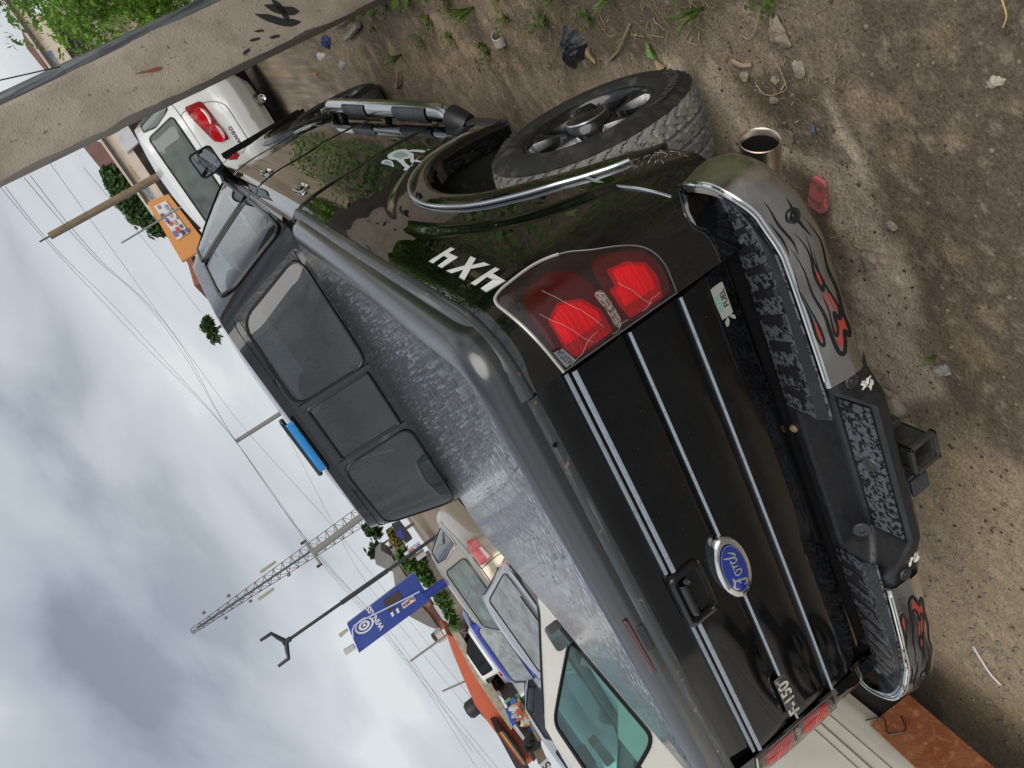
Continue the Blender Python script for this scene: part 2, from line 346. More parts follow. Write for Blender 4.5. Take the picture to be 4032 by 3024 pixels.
M_alloyblack = mat('black_alloy', (.010, .010, .011), .16, 0, .5, coat=.3, noise=(20, (.03, .028, .024), .55, .8))
# ------------------------------------------------------------------ body surfaces of the pickup
def lerp(a,b,t): return a+(b-a)*t
def table(x,T):
    if x<=T[0][0]: return T[0][1]
    for (a,b),(c,d) in zip(T,T[1:]):
        if x<=c:
            t=(x-a)/(c-a); t=t*t*(3-2*t)*0.5+t*0.5
            return b+(d-b)*t
    return T[-1][1]
SIDE=[(.40,-.06),(.47,-.035),(.57,-.012),(.66,.001),(.75,.006),(.83,.009),(.90,.006),(.97,.003),(1.10,.004),(1.18,.0),(1.25,-.010),(1.30,-.026),(1.325,-.045)]
def plan(s):
    """bed plan curve: s=0 at tailgate seam, running round the rear corner and forward; returns x,y,nx,ny"""
    L1=.05; R=.17
    if s<L1: return .80+s*.998,-1.03+s*.06,.06,-.998
    a=(s-L1)/ .30
    if a<1:
        th=a*math.pi/2
        x=.85+.15*math.sin(th)**.95; y=-1.027+.22*(1-math.cos(th))
        n=math.hypot(math.sin(th)*.22,math.cos(th)*.15)
        return x,y,math.sin(th)*.22/n,-math.cos(th)*.15/n
    y=-.807+(s-L1-.30); return 1.0,y,1.0,0.0
def s_of_y(y): return y+.807+.35
def bulge(y,z):
    # blister round the rear wheel arch
    d=math.hypot((y+.08)/.845,(z-.42)/.742)
    t=(1-d)/.055
    t=max(0,min(1,t)); t=t*t*(3-2*t)
    return .012*t
def bed(s,z):
    x,y,nx,ny=plan(s)
    o=table(z,SIDE)+ (bulge(y,z) if y<.75 else 0)
    w=min(1,max(0,(s)/.35)); w=w*w*(3-2*w)
    o=o*lerp(.35,1,w)
    return x+nx*o,y+ny*o,z
def door_x(y,z):
    return 1.0+table(z,SIDE)-.012*max(0,(y-1.1))-.02*max(0,y-3.0)
# ------------------------------------------------------------------ the pickup truck
truck = thing('pickup_truck', 'large black pickup truck with chrome flame-decal bumper and covered bed', 'pickup truck')
def arc_interp(P, n):
    return cat_rom([(a, b, 0) for a, b in P], n)
M_brighttrim = mat('bright_trim', (.66, .69, .72), .18, .85)
# --- bed sides with wheel arch cut out
ARCH = [(.445, .49), (.447, .58), (.440, .67), (.410, .785), (.366, .845), (.312, .892), (.235, .930), (.145, .957), (.06, .972), (-.03, .977), (-.122, .969), (-.22, .947), (-.305, .918), (-.435, .848), (-.548, .766), (-.629, .683), (-.680, .61), (-.70, .55)]
ARCHC = [(p.x, p.y) for p in arc_interp(ARCH, 6)]
def in_arch(y, z):
    # inside the opening: below the curve
    if y > .447 or y < -.70: return False
    for (a, b), (c, d) in zip(ARCHC, ARCHC[1:]):
        if min(a, c) <= y <= max(a, c) and abs(a-c) > 1e-6:
            if z < b+(d-b)*(y-a)/(c-a): return True
    return False
def bedside(sgn, name='bed_side'):
    s_end = s_of_y(1.062); ns, nz = 230, 92
    def zlow(s): return .47
    V = []; idx = {}; F = []
    Z = []
    for i in range(ns):
        s = s_end*i/(ns-1); zl = zlow(s)
        for j in range(nz):
            z = zl+(1.305-zl)*j/(nz-1); x, y, z = bed(s, z)
            V.append((x, y, z))
    inside = [in_arch(v[1], v[2]) for v in V]
    for i in range(ns-1):
        for j in range(nz-1):
            q = [i*nz+j, (i+1)*nz+j, (i+1)*nz+j+1, i*nz+j+1]
            if sum(inside[k] for k in q) >= 2: continue
            if sum(V[k][2] for k in q)/4 < .572 and sum(V[k][1] for k in q)/4 < -.66: continue
            F.append(tuple(q) if sgn > 0 else tuple(reversed(q)))
    # pull the ragged rim of the opening onto the arch curve
    cnt = {}
    for f in F:
        for a, b in zip(f, f[1:]+f[:1]): cnt[(min(a, b), max(a, b))] = cnt.get((min(a, b), max(a, b)), 0)+1
    edge = set(k for e, c in cnt.items() if c == 1 for k in e)
    A = np.array(ARCHC)
    for k in edge:
        y, z = V[k][1], V[k][2]
        if y < -.70 and z < .60: V[k] = (V[k][0], y, .572)
        elif -.72 < y < .50 and z < .99:
            d = np.hypot(A[:, 0]-y, A[:, 1]-z); m_ = d.argmin()
            if d[m_] < .03: V[k] = (V[k][0], A[m_, 0], A[m_, 1])
    used = sorted(set(k for f in F for k in f)); mpv = {k: n for n, k in enumerate(used)}
    V2 = [(V[k][0]*sgn, V[k][1], V[k][2]) for k in used]; F2 = [tuple(mpv[k] for k in f) for f in F]
    return mk(name, V2, F2, M_black, truck)
side_r = bedside(1); side_l = bedside(-1)
# flared lip round each arch: swept profile, its upper ledge catches the sky
def lip(sgn):
    C = ARCHC; m = len(C); prof = [(-.010, -.075), (-.007, .000), (-.002, .009), (.007, .013), (.022, .0135), (.042, .012), (.056, .0098), (.063, .0085), (.067, .007), (.0692, .0025), (.0705, -.006)]
    b = MB()
    def f(u, v):
        i = u*(m-1); k = min(int(i), m-2); t = i-k
        y = lerp(C[k][0], C[k+1][0], t); z = lerp(C[k][1], C[k+1][1], t)
        a, c = C[max(k-1, 0)], C[min(k+2, m-1)]; dy, dz = c[0]-a[0], c[1]-a[1]; L = math.hypot(dy, dz); ny, nz_ = dz/L, -dy/L
        j = v*(len(prof)-1); jj = min(int(j), len(prof)-2); tt = j-jj
        o = lerp(prof[jj][0], prof[jj+1][0], tt); x = lerp(prof[jj][1], prof[jj+1][1], tt)
        w = .55+.45*min(1, u/.12) ; e = min(1, (1-u)/.15+.25)
        yy, zz = y+ny*o*e*w, z+nz_*o*e*w
        bx = bed(s_of_y(max(yy, -.75)), max(.46, zz))[0]
        return (sgn*(bx+x*(.5+.5*e)), yy, zz)
    b.grid(f, 120, 31); o = b.build('wheel_arch_flare', M_black, truck, auto=70)
    pts = [f(u/60, 8.0/10) for u in range(5, 56)]
    MB().tube([(q[0]+sgn*.0005, q[1], q[2]+.001) for q in pts], .0062, 8).build('bright_trim', M_brighttrim, o)
    return o
lip_r = lip(1); lip_l = lip(-1)
# moulding edge that runs from the flare back to the bumper
for sgn in (1, -1):
    pts = []
    for k in range(21):
        t = k/20; sv = lerp(.531, .225, t); z = .768+.014*math.sin(math.pi*t*1.1)-.036*t*t
        px_, py_, nx, ny = plan(sv); o_ = .019*(1-t)**1.2+.004; pts.append((sgn*(px_+nx*o_), py_+ny*o_, z))
    MB().tube(pts, .0042, 8).build('body_moulding', M_brighttrim, truck)
# inner wheel well (dark liner)
for sgn in (1, -1):
    b = MB(); m = len(ARCHC)
    b.grid(lambda u, v: (sgn*(1.005-.38*v), ARCHC[int(u*(m-1))][0]*1.03, ARCHC[int(u*(m-1))][1]+.006+.03*min(v*4, 1)), m, 5)
    b.grid(lambda u, v: (sgn*(.62), -.70+1.2*u, .42+.56*v), 2, 2)
    b.build('wheel_well', mat('wheel_well_liner', (.012, .012, .012), .8, noise=(30, (.08, .075, .06), .62, .72)), truck)
# --- bed rail cap: scuffed plastic strip on top of each bed side
for sgn in (1, -1):
    se = s_of_y(1.07); prof = [(.004, 1.272), (.012, 1.280), (.013, 1.296), (.006, 1.309), (-.012, 1.316), (-.05, 1.317)]
    b = MB()
    def f(u, v):
        s = u*se; j = v*(len(prof)-1); k = min(int(j), len(prof)-2); t = j-k; o = lerp(prof[k][0], prof[k+1][0], t); z = lerp(prof[k][1], prof[k+1][1], t)
        x, y, nx, ny = plan(s); X, Y, _ = bed(s, 1.272); return (sgn*(X+nx*o), Y+ny*o, z+.004*math.sin(u*3))
    b.grid(f, 70, 16); b.build('bed_rail_cap', M_rail, truck, auto=60)
# --- fibreglass bed cover (tonneau)
def lid_ring(d, z):
    hw, y0, y1, r = .978, -1.028, 1.062, .13
    hw -= d; y0 += d*.72; y1 -= d; r = max(.02, r-d*.8); P = []
    for cx0, cy0, a0 in ((hw-r, y1-r, 0), (-hw+r, y1-r, 90), (-hw+r, y0+r, 180), (hw-r, y0+r, 270)):
        for k in range(13):
            a = R(a0+90*k/12); P.append((cx0+r*math.cos(a), cy0+r*math.sin(a), z))
    # straights cut finely so that the sides can bow
    Q = []
    for a, b_ in zip(P, P[1:]+P[:1]):
        L = math.dist(a, b_); n = max(1, int(L/.05))
        for k in range(n): Q.append(tuple(lerp(a[i], b_[i], k/n) for i in range(3)))
    return Q
def resample(Q, n):
    L = [0]
    for a, b_ in zip(Q, Q[1:]+Q[:1]): L.append(L[-1]+math.dist(a, b_))
    o = []; k = 0
    for i in range(n):
        t = L[-1]*i/n
        while L[k+1] < t: k += 1
        u = (t-L[k])/(L[k+1]-L[k]+1e-9); a, b_ = Q[k], Q[(k+1) % len(Q)]; o.append(tuple(lerp(a[j], b_[j], u) for j in range(3)))
    return o
NL = 220
prof = [(.0, 1.300), (.0, 1.318), (.002, 1.333), (.008, 1.349), (.020, 1.362), (.036, 1.371), (.055, 1.3765), (.068, 1.3785)]
b = MB()
rings = [resample(lid_ring(d, z), NL) for d, z in prof]
b.grid(lambda u, v: rings[int(round(v*(len(prof)-1)))][int(round(u*NL)) % NL], NL, len(prof), cu=True)
o = b.build('bed_cover_rim', M_lidrim, truck, auto=80)
b = MB(); lastr = rings[-1]
inner = [(.0,), ]
levels = [0, .004, .012, .03, .08, .2, .45, .75, 1.0]
def lidtop(u, v):
    q = lastr[int(round(u*NL)) % NL]; k = v; c = (0, .017, 1.3785)
    # towards the centre line, not a point: collapse x
    t = levels[int(round(v*8))]
    x = q[0]*(1-t); y = lerp(q[1], .017+(q[1]-.017)*.55, t)
    return (x, y, 1.3785+.008*(1-(1-t)**2)-(.0015 if 0 < t < .004 else 0))
b.grid(lidtop, NL, 9, cu=True); lid_o = b.build('bed_cover', M_lid, truck, auto=80)
# rain standing on the cover in flattened drops
rg = random.Random(4); mb = MB()
for k in range(2000):
    x = rg.gauss(.50, .34); y = rg.uniform(-.93, 1.03)
    if abs(x) > .89 or (y > .55 and rg.random() < .6): continue
    r_ = rg.uniform(.0016, .0042)*(1.5 if rg.random() < .12 else 1); e = rg.uniform(1.0, 2.6); a = rg.gauss(1.57, .5); ca_, sa_ = math.cos(a), math.sin(a); z = 1.3795+.008*(1-min(1, abs(x)/.9)); V = [(x, y, z+r_*.55)]
    for q in range(6): t = q*math.pi/3; u, w = r_*e*math.cos(t), r_*math.sin(t); V.append((x+u*ca_-w*sa_, y+u*sa_+w*ca_, z))
    mb.add(V, [(0, 1+q, 1+(q+1) % 6) for q in range(6)])
tag(mb.build('rain_drops', mat('rain_water', (.10, .105, .115), .06, 0, 1.0, coat=.5), lid_o), kind='stuff')
# lamp strip and latch pocket in the cover's rear edge
o = box('cover_brake_lamp', (-.065, -1.0265, 1.345), (.235, .010, .016), M_lamp_dkred, truck, .004, rot=Matrix.Rotation(R(-12), 3, 'X'))
o = box('cover_latch_plate', (-.045, -1.029, 1.320), (.10, .006, .022), mat('latch_plastic', (.03, .03, .034), .5), truck, .004, rot=Matrix.Rotation(R(-6), 3, 'X'))
# --- tailgate: pressed panel with ledges
TGP = [(1.318, -.985), (1.314, -1.008), (1.302, -1.018), (1.286, -1.022), (1.275, -1.019), (1.268, -1.008), (1.262, -1.002), (1.215, -1.008), (1.200, -1.010), (1.193, -1.011), (1.191, -1.019), (1.1865, -1.0215), (1.180, -1.021), (1.1745, -1.0205), (1.1725, -1.0290), (1.166, -1.0315), (1.155, -1.032), (1.09, -1.030), (1.03, -1.024), (1.018, -1.022), (1.012, -1.0195), (1.009, -1.029), (1.004, -1.0335), (.995, -1.034), (.92, -1.033), (.875, -1.028), (.862, -1.0245), (.858, -1.033), (.853, -1.0375), (.845, -1.038), (.78, -1.033), (.73, -1.022), (.70, -1.010), (.680, -.996), (.672, -.975)]
def tg_y(z):
    for (a, b_), (c, d) in zip(TGP, TGP[1:]):
        if c <= z <= a: return lerp(b_, d, (a-z)/(a-c+1e-9))
    return TGP[-1][1]
tg = None
b = MB(); nT = len(TGP)
XS = [-.795, -.7935, -.788]+[-.78+1.56*i/40 for i in range(41)]+[.788, .7935, .795]
def tgf(u, v):
    x = XS[int(round(u*(len(XS)-1)))]; z, y = TGP[int(round(v*(nT-1)))]
    e = .795-abs(x); k = 1 if e > .008 else (e/.008)**.5
    # grooves die out under the lamps; whole panel bows a little in plan
    return (x, lerp(-.99, y-.006*(1-(x/.8)**2), k) if k < 1 else y-.006*(1-(x/.8)**2), z)
b.grid(tgf, len(XS), nT); tg = b.build('tailgate', M_tailgate, truck, auto=22)
# grey pinstripes laid on the pressed ledges, broken by the handle
M_pin = mat('grey_pinstripe', (.28, .32, .37), .3, 0, .5, noise=(60, (.17, .19, .22), .55, .75), noise2=(300, (.04, .04, .045), .66, .70))
for z, h, segs in ((1.1835, .0052, ((-.79, -.128), (.092, .79))), (1.1655, .0062, ((-.79, -.128), (.092, .79))), (1.0035, .0036, ((-.79, -.755), (-.552, -.150), (.094, .79))), (.8515, .0036, ((-.79, .79),))):
    for a, c in segs:
        MB().grid(lambda u, v: (lambda x, zz: (x, tg_y(zz)-.006*(1-(x/.8)**2)-.0016, zz))(lerp(a, c, u), z+h*(2*v-1)), 30, 3).build('pinstripe', M_pin, tg)
# plastic cap along the tailgate's top edge
b = MB(); CP = [(1.266, -1.010), (1.268, -1.0245), (1.280, -1.0275), (1.292, -1.0265), (1.298, -1.0245), (1.306, -1.021), (1.314, -1.012), (1.3165, -.99)]
b.grid(lambda u, v: (lerp(-.792, .792, u), CP[int(round(v*7))][1]-.006*(1-(lerp(-1, 1, u))**2), CP[int(round(v*7))][0]), 30, 8); b.build('tailgate_cap', M_rail, tg, auto=25)
o = MB().lathe([(0, .0001), (0, .007)], 'y', (.655, -1.0315, 1.287), 16).build('cap_screw_hole', M_dark, tg)
def tgmap(dz=0, dy=.0):
    return lambda x, z, e: (x, tg_y(z)-.006*(1-(x/.8)**2)-dy-e, z)
# handle: bezel, bowl, pull, lock
hb = MB(); 
def rrect(w, h, r, n=6):
    P = []
    for cx0, cy0, a0 in ((w-r, h-r, 0), (-w+r, h-r, 90), (-w+r, -h+r, 180), (w-r, -h+r, 270)):
        for k in range(n+1):
            a = R(a0+90*k/n); P.append((cx0+r*math.cos(a), cy0+r*math.sin(a)))
    return P
hx, hz = -.018, 1.142
def hring(w, h, r, y): return [(hx+p[0], y, hz+p[1]) for p in rrect(w, h, r)]
ringsH = [hring(.104, .055, .022, -1.030), hring(.103, .054, .022, -1.046), hring(.099, .050, .020, -1.050), hring(.088, .040, .016, -1.050), hring(.084, .036, .014, -1.040), hring(.080, .032, .012, -1.022), hring(.001, .001, .0005, -1.020)]
nH = len(ringsH[0]); hb.grid(lambda u, v: ringsH[int(round(v*6))][int(round(u*nH)) % nH], nH, 7, cu=True)
bezel = hb.build('handle_bezel', mat('glossy_black_plastic', (.010, .010, .011), .10, 0, .5), tg, auto=50)
b = MB(); b.grid(lambda u, v: (hx-.062+.124*u, -1.046-.012*math.sin(math.pi*v), hz+.004+.030*(v-.0)), 10, 10); o = b.build('pull_handle', mat('glossy_black_plastic', (.010, .010, .011), .10), tg); solid(o, .006); bev(o, .002)
box('handle_cup', (hx+.012, -1.030, hz-.018), (.090, .012, .022), mat('glossy_black_plastic', (.010, .010, .011), .10), tg, .004)
MB().lathe([(-1.053, .0002), (-1.053, .008), (-1.045, .0095)], 'y', (hx+.062, 0, hz+.006), 16).build('lock_barrel', M_greyplastic, tg)
# maker's oval
def oval(a, b_, y0, y1, n=48):
    B = MB(); P = [(1.0, y0), (1.0, lerp(y0, y1, .6)), (.97, lerp(y0, y1, .92)), (.90, y1), (.0, y1)]
    B.grid(lambda u, v: (-.028+a*P[int(round(v*4))][0]*math.cos(2*math.pi*u), P[int(round(v*4))][1], 1.006+b_*P[int(round(v*4))][0]*math.sin(2*math.pi*u)), n, 5, cu=True); return B
o = oval(.120, .054, -1.030, -1.052).build('emblem_bezel', M_chrome, tg, auto=60)
em = o
b = MB(); b.grid(lambda u, v: (-.028+.094*v*math.cos(2*math.pi*u), -1.0545-.0035*(1-v*v), 1.006+.040*v*math.sin(2*math.pi*u)), 48, 6, cu=True)
b.build('emblem_field', mat('emblem_blue', (.012, .035, .26), .12, 0, .5, coat=.6), em)
b = MB(); b.grid(lambda u, v: (-.028+(.090+.003*v)*math.cos(2*math.pi*u), -1.0566, 1.006+(.0365+.0025*v)*math.sin(2*math.pi*u)), 48, 2, cu=True); b.build('emblem_line', M_chrome, em)
# the script lettering, brush strokes
SCR = [([(-.078, .012), (-.072, .024), (-.058, .026), (-.040, .019), (-.020, .022)], .0038), ([(-.036, .021), (-.046, .004), (-.054, -.014), (-.066, -.022), (-.078, -.016), (-.074, -.008)], .004), ([(-.062, .002), (-.050, .004), (-.036, .003)], .0024),
       ([(-.008, .008), (-.020, .006), (-.026, -.006), (-.020, -.016), (-.010, -.014), (-.004, -.004), (-.008, .008), (.004, .006)], .0028), ([(.004, .006), (.012, .004), (.008, -.014)], .0028), ([(.011, -.004), (.018, .006), (.026, .005)], .0026),
       ([(.046, .004), (.034, .006), (.026, -.006), (.032, -.016), (.044, -.008), (.050, .004)], .0028), ([(.066, .024), (.056, .010), (.046, -.012), (.054, -.016), (.066, -.006), (.076, .004)], .0030)]
for P, w in SCR:
    wrap('emblem_letter', stroke(P, w, 8, (.15, .2)), lambda x, z, e: (-.028+x*.94, -1.0592+.0035*((x/.094)**2+(z/.04)**2), 1.006+z*.92), mat('emblem_silver', (.75, .76, .78), .25, .8), em)
# model badge F-150
bx0 = -.655
V, F = text2d('F-150', .064, .004, off=.0016, space=1.02)
bo = box('model_badge', (bx0, -1.0365, 1.0075), (.196, .005, .044), mat('badge_grey', (.06, .06, .062), .35), tg, .006)
wrap('badge_letters', (V, F), lambda x, z, e: (bx0+x*1.12, -1.0435-e, 1.0075+z*.86), M_chrome, bo)
# flexible-fuel badge
fx, fz = .708, .748
def fmap(off): return lambda x, z, e: (fx+x, tg_y(fz)-.0015-off-e, fz+z)
P = rrect(.046, .019, .003, 2); o = wrap('fuel_badge', fill2d([P]), fmap(.001), mat('badge_silver', (.62, .63, .60), .3, .6), tg); solid(o, .003, 1); fb = o
wrap('fuel_badge_letters', text2d('FUEL', .021, 0, off=.0004), lambda x, z, e: (fx+x*1.1+.004, tg_y(fz)-.0060, fz-.009+z), mat('badge_black', (.01, .01, .01), .4), fb)
wrap('fuel_badge_letters', text2d('FLEX', .019, 0, off=.0004), lambda x, z, e: (fx+x*1.1+.000, tg_y(fz)-.0060, fz+.009+z), mat('badge_green', (.10, .42, .30), .35), fb)
for P in ([(-.046, -.004), (-.054, .008), (-.066, .014), (-.072, .006), (-.062, -.002), (-.050, -.002)], [(-.046, -.006), (-.056, -.010), (-.066, -.020), (-.058, -.022), (-.05, -.016)]):
    wrap('fuel_badge_leaf', fill2d([[(p.x, p.y) for p in cat_rom([(a, c, 0) for a, c in P], 4, True)]]), fmap(.003), mat('badge_silver', (.62, .63, .60), .3, .6), fb)
# --- tail lamps
LAMP = [(.006, .856), (.006, 1.19), (.079, 1.203), (.159, 1.213), (.215, 1.220), (.255, 1.222), (.277, 1.205), (.284, 1.15), (.282, 1.08), (.262, 1.020), (.225, .970), (.190, .915), (.160, .880), (.125, .862), (.079, .855)]
LAMPC = cat_rom([(a, c, 0) for a, c in LAMP[1:]+LAMP[:1]], 5)
lampc = [(p.x, p.y) for p in LAMPC]
def lampx(s, z, off):
    x, y, nx, ny = plan(s); X, Y, Zz = bed(s, z); return (X+nx*off, Y+ny*off, Zz)
def lamp_patch(loop, off, inset=0.0, dome=.0, rings=7):
    """fan of rings from an outline in (s,z) to its middle, laid on the body corner"""
    n = len(loop); cs = sum(p[0] for p in loop)/n; cz = sum(p[1] for p in loop)/n
    T = [0, .03, .08, .2, .45, .75, 1.0]
    def f(u, v):
        p = loop[int(round(u*n)) % n]; t = T[int(round(v*6))]; s = lerp(p[0], cs, t); z = lerp(p[1], cz, t)
        return lampx(s, z, off+dome*(1-(1-t)**3))
    return f, n
def smooth_loop(P, k=5): return [(p.x, p.y) for p in cat_rom([(a, c, 0) for a, c in P], k, True)]
def rl2(P, r=.006, k=3):
    o = []; n = len(P)
    for i in range(n):
        p0, p1, p2 = Vector((*P[i-1], 0)), Vector((*P[i], 0)), Vector((*P[(i+1) % n], 0)); a = p1+(p0-p1).normalized()*r; c = p1+(p2-p1).normalized()*r
        for j in range(k+1): t = j/k; q = a*(1-t)*(1-t)+p1*2*t*(1-t)+c*t*t; o.append((q.x, q.y))
    d = []
    for a, c in zip(o, o[1:]+o[:1]):
        m = max(1, int(math.dist(a, c)/.015)); d += [(lerp(a[0], c[0], j/m), lerp(a[1], c[1], j/m)) for j in range(m)]
    return d
def tail_lamp(sgn):
    def flip(f): return (lambda u, v: (lambda q: (sgn*q[0], q[1], q[2]))(f(u, v)))
    f, n = lamp_patch(lampc, .001, dome=.003); lamp = MB().grid(flip(f), n, 7, cu=True).build('tail_lamp', M_smoke, truck, auto=80)
    red1 = rl2([(.020, 1.043), (.020, 1.152), (.058, 1.165), (.138, 1.163), (.162, 1.118), (.136, 1.068), (.085, 1.045)]); core1 = rl2([(.060, 1.055), (.060, 1.158), (.130, 1.158), (.152, 1.118), (.128, 1.074), (.09, 1.056)])
    red2 = rl2([(.020, .892), (.020, .990), (.060, 1.000), (.112, 1.004), (.116, .986), (.160, .980), (.150, .930), (.118, .892), (.07, .885)]); core2 = rl2([(.05, .900), (.055, .992), (.104, .995), (.109, .977), (.150, .970), (.138, .93), (.11, .90)])
    for L in (red1, red2):
        f, n = lamp_patch(L, .0062, dome=.002); MB().grid(flip(f), n, 7, cu=True).build('red_reflector', mat('ribbed_red_lens', (.50, .006, .012), .14, 0, .6, coat=.5, streak=((2, 2, 420), (.30, .004, .008), .45, .55), noise=(60, (.66, .012, .02), .5, .7)), lamp, auto=80)
    for L3 in (core1, core2):
        f, n = lamp_patch(L3, .0090, dome=.002); MB().grid(flip(f), n, 7, cu=True).build('bulb_reflector', mat('bright_red_lens', (.92, .004, .010), .10, 0, .6, coat=.3, streak=((2, 2, 300), (.62, .006, .012), .48, .52)), lamp, auto=80)
    for L in (smooth_loop([(.02, 1.03), (.018, 1.172), (.06, 1.185), (.15, 1.19), (.22, 1.17), (.24, 1.10), (.21, 1.045), (.12, 1.025)], 3), smooth_loop([(.018, .875), (.018, 1.008), (.08, 1.016), (.17, 1.008), (.20, .975), (.17, .915), (.12, .872)], 3)):
        f, n = lamp_patch(L, .0046, dome=.001); MB().grid(flip(f), n, 7, cu=True).build('dark_red_lens', M_lamp_dkred, lamp, auto=80)
    f, n = lamp_patch(smooth_loop([(.025, 1.013), (.025, 1.031), (.07, 1.034), (.12, 1.040), (.128, 1.030), (.122, 1.018), (.07, 1.014)], 3), .0082); MB().grid(flip(f), n, 7, cu=True).build('reversing_lens', M_reverse, lamp, auto=80)
    f, n = lamp_patch(lampc, .007, dome=.0075); MB().grid(flip(f), n, 7, cu=True).build('clear_cover', M_clear, lamp, auto=80)
    # pale edge of the clear cover along the top and front
    k0 = 0; pts = [lampx(p[0], p[1], .006) for p in lampc[:40]]
    MB().tube([(sgn*a, b_, c) for a, b_, c in pts], .0042, 6).build('lamp_edge', mat('pale_lens_edge', (.50, .49, .44), .25, .2), lamp)
    pts = [lampx(p[0], p[1], .006) for p in lampc[38:]+lampc[:1]]
    MB().tube([(sgn*a, b_, c) for a, b_, c in pts], .0022, 6).build('lamp_edge', mat('grey_lens_edge', (.12, .11, .11), .25, .2), lamp)
    for s0, z0, s1, z1 in ((.03, 1.10, .16, 1.17), (.05, 1.06, .20, 1.13), (.02, .93, .12, .98), (.01, 1.17, .05, 1.08), (.015, 1.05, .03, 1.0), (.02, .96, .04, .90)):
        pts = [lampx(lerp(s0, s1, t/5)+.004*math.sin(t*2+s0*90), lerp(z0, z1, t/5), .0155) for t in range(6)]
        MB().tube([(sgn*a, b_, c) for a, b_, c in pts], .00042, 4).build('scratch', mat('scratch_white', (.42, .38, .37), .6), lamp)
    return lamp
lamp_r = tail_lamp(1); lamp_l = tail_lamp(-1)
wrap('lamp_sticker', fill2d([[(.018, 1.155), (.062, 1.170), (.066, 1.193), (.016, 1.183)]]), lambda s, z, e: lampx(s, z, .0152), mat('sticker_grey', (.20, .21, .22), .4), lamp_r)
wrap('lamp_sticker_letters', text2d('ALTEZA', .020, 0, off=.0003), lambda x, z, e: lampx(.041-x*.62, 1.175+z+x*.2*-1, .0158), mat('sticker_dark', (.03, .03, .035), .4), lamp_r)
# mud spatter thrown up behind the wheel, rain on the tailgate
rg = random.Random(8); V_, F_ = [], []
for k in range(110):
    a = rg.uniform(-.2, 1.9); q = rg.uniform(.01, .13)*rg.random()**.4; y0, z0 = -.70-q*math.cos(a)*1.2, .585+abs(q*math.sin(a)); L = rg.uniform(.006, .028); V, F = stroke([(y0, z0), (y0-L*.5*math.cos(a), z0+L*.5*math.sin(a)), (y0-L*math.cos(a), z0+L*math.sin(a))], rg.uniform(.0006, .0016), 3, (.3, .5)); b0 = len(V_)
    for v in V: x, y, z = bed(max(.2, s_of_y(v.x)), v.y); V_.append((x+.0015, y, z))
    F_ += [tuple(i+b0 for i in f) for f in F]
tag(mk('mud_spatter', V_, F_, mat('dried_mud', (.42, .39, .33), .9), side_r, smooth=False), kind='stuff')
mb = MB()
for k in range(260):
    x, z = rg.uniform(-.76, .76), rg.choice((rg.uniform(1.03, 1.17), rg.uniform(.70, 1.17), 1.183, 1.166, 1.0035)); r_ = rg.uniform(.0008, .0020); y = tg_y(z)-.006*(1-(x/.8)**2)-.001; V = [(x, y-r_*.6, z)]+[(x+r_*math.cos(q*1.047), y, z+1.3*r_*math.sin(q*1.047)) for q in range(6)]; mb.add(V, [(0, 1+(q+1) % 6, 1+q) for q in range(6)])
tag(mb.build('rain_drops', mat('rain_bead', (.03, .03, .033), .10, 0, .6), tg), kind='stuff')
# --- rear corner body below lamps, tub floor, chassis so that nothing is hollow
MB().box((0, .02, .86), (1.56, 2.0, .70)).build('bed_tub', M_dark, truck, smooth=False)
MB().box((0, 1.6, .50), (1.1, 5.2, .16)).build('chassis', M_dark, truck, smooth=False)
for sgn in (1, -1): box('tailgate_gap_filler', (sgn*.797, -.985, .98), (.02, .02, .64), M_dark, truck)
# ------------------------------------------------------------------ bumper
def bump_plan(u):
    C = bump_plan.C; i = u*(len(C)-1); k = min(int(i), len(C)-2); t = i-k; return lerp(C[k].x, C[k+1].x, t), lerp(C[k].y, C[k+1].y, t)
bump_plan.C = cat_rom([(.968, -.915, 0), (.988, -.945, 0), (1.000, -1.005, 0), (.986, -1.072, 0), (.945, -1.118, 0), (.87, -1.142, 0), (.72, -1.156, 0), (.55, -1.162, 0), (.395, -1.165, 0)], 10)
_L = [0.0]
for _a, _b in zip(bump_plan.C, bump_plan.C[1:]): _L.append(_L[-1]+(_b-_a).length)
_even = []
for _i in range(91):
    _t = _L[-1]*_i/90; _k = max(0, min(len(_L)-2, next((q for q in range(len(_L)-1) if _L[q+1] >= _t), len(_L)-2))); _even.append(bump_plan.C[_k].lerp(bump_plan.C[_k+1], (_t-_L[_k])/(_L[_k+1]-_L[_k]+1e-9)))
bump_plan.C = _even
def bump_n(u):
    a = bump_plan(max(0, u-.01)); c = bump_plan(min(1, u+.01)); d = (c[0]-a[0], c[1]-a[1]); L = math.hypot(*d); return (-d[1]/L, d[0]/L) if False else (d[1]/-L, d[0]/L)
ZT = lambda u: table(u, [(0, .692), (.12, .700), (.24, .686), (.36, .655), (.50, .634), (1, .630)])
ZB = lambda u: table(u, [(0, .625), (.06, .595), (.16, .572), (.27, .560), (.38, .535), (.52, .516), (1, .514)])
def chrome_f(sgn, off=0.0):
    # v: 0 bottom return .. rolled top edge
    PR = [(0, -.035), (0.0, .002), (.05, .012), (.15, .016), (.35, .0165), (.55, .0135), (.75, .0085), (.88, .005), (.94, .0035), (.975, .001), (1.0, -.005), (1.004, -.012), (.995, -.024)]
    def f(u, v):
        x, y = bump_plan(u); nx, ny = bump_n(u); j = v*(len(PR)-1); k = min(int(j), len(PR)-2); t = j-k
        h = lerp(PR[k][0], PR[k+1][0], t); o = lerp(PR[k][1], PR[k+1][1], t)
        zt, zb = ZT(u), ZB(u)
        if u > .90: zb += .045*((u-.90)/.10)**2*0
        if u < .05: o *= .3
        return (sgn*(x-nx*0+nx*(o+off)), y+ny*(o+off), lerp(zb, zt, h))
    return f
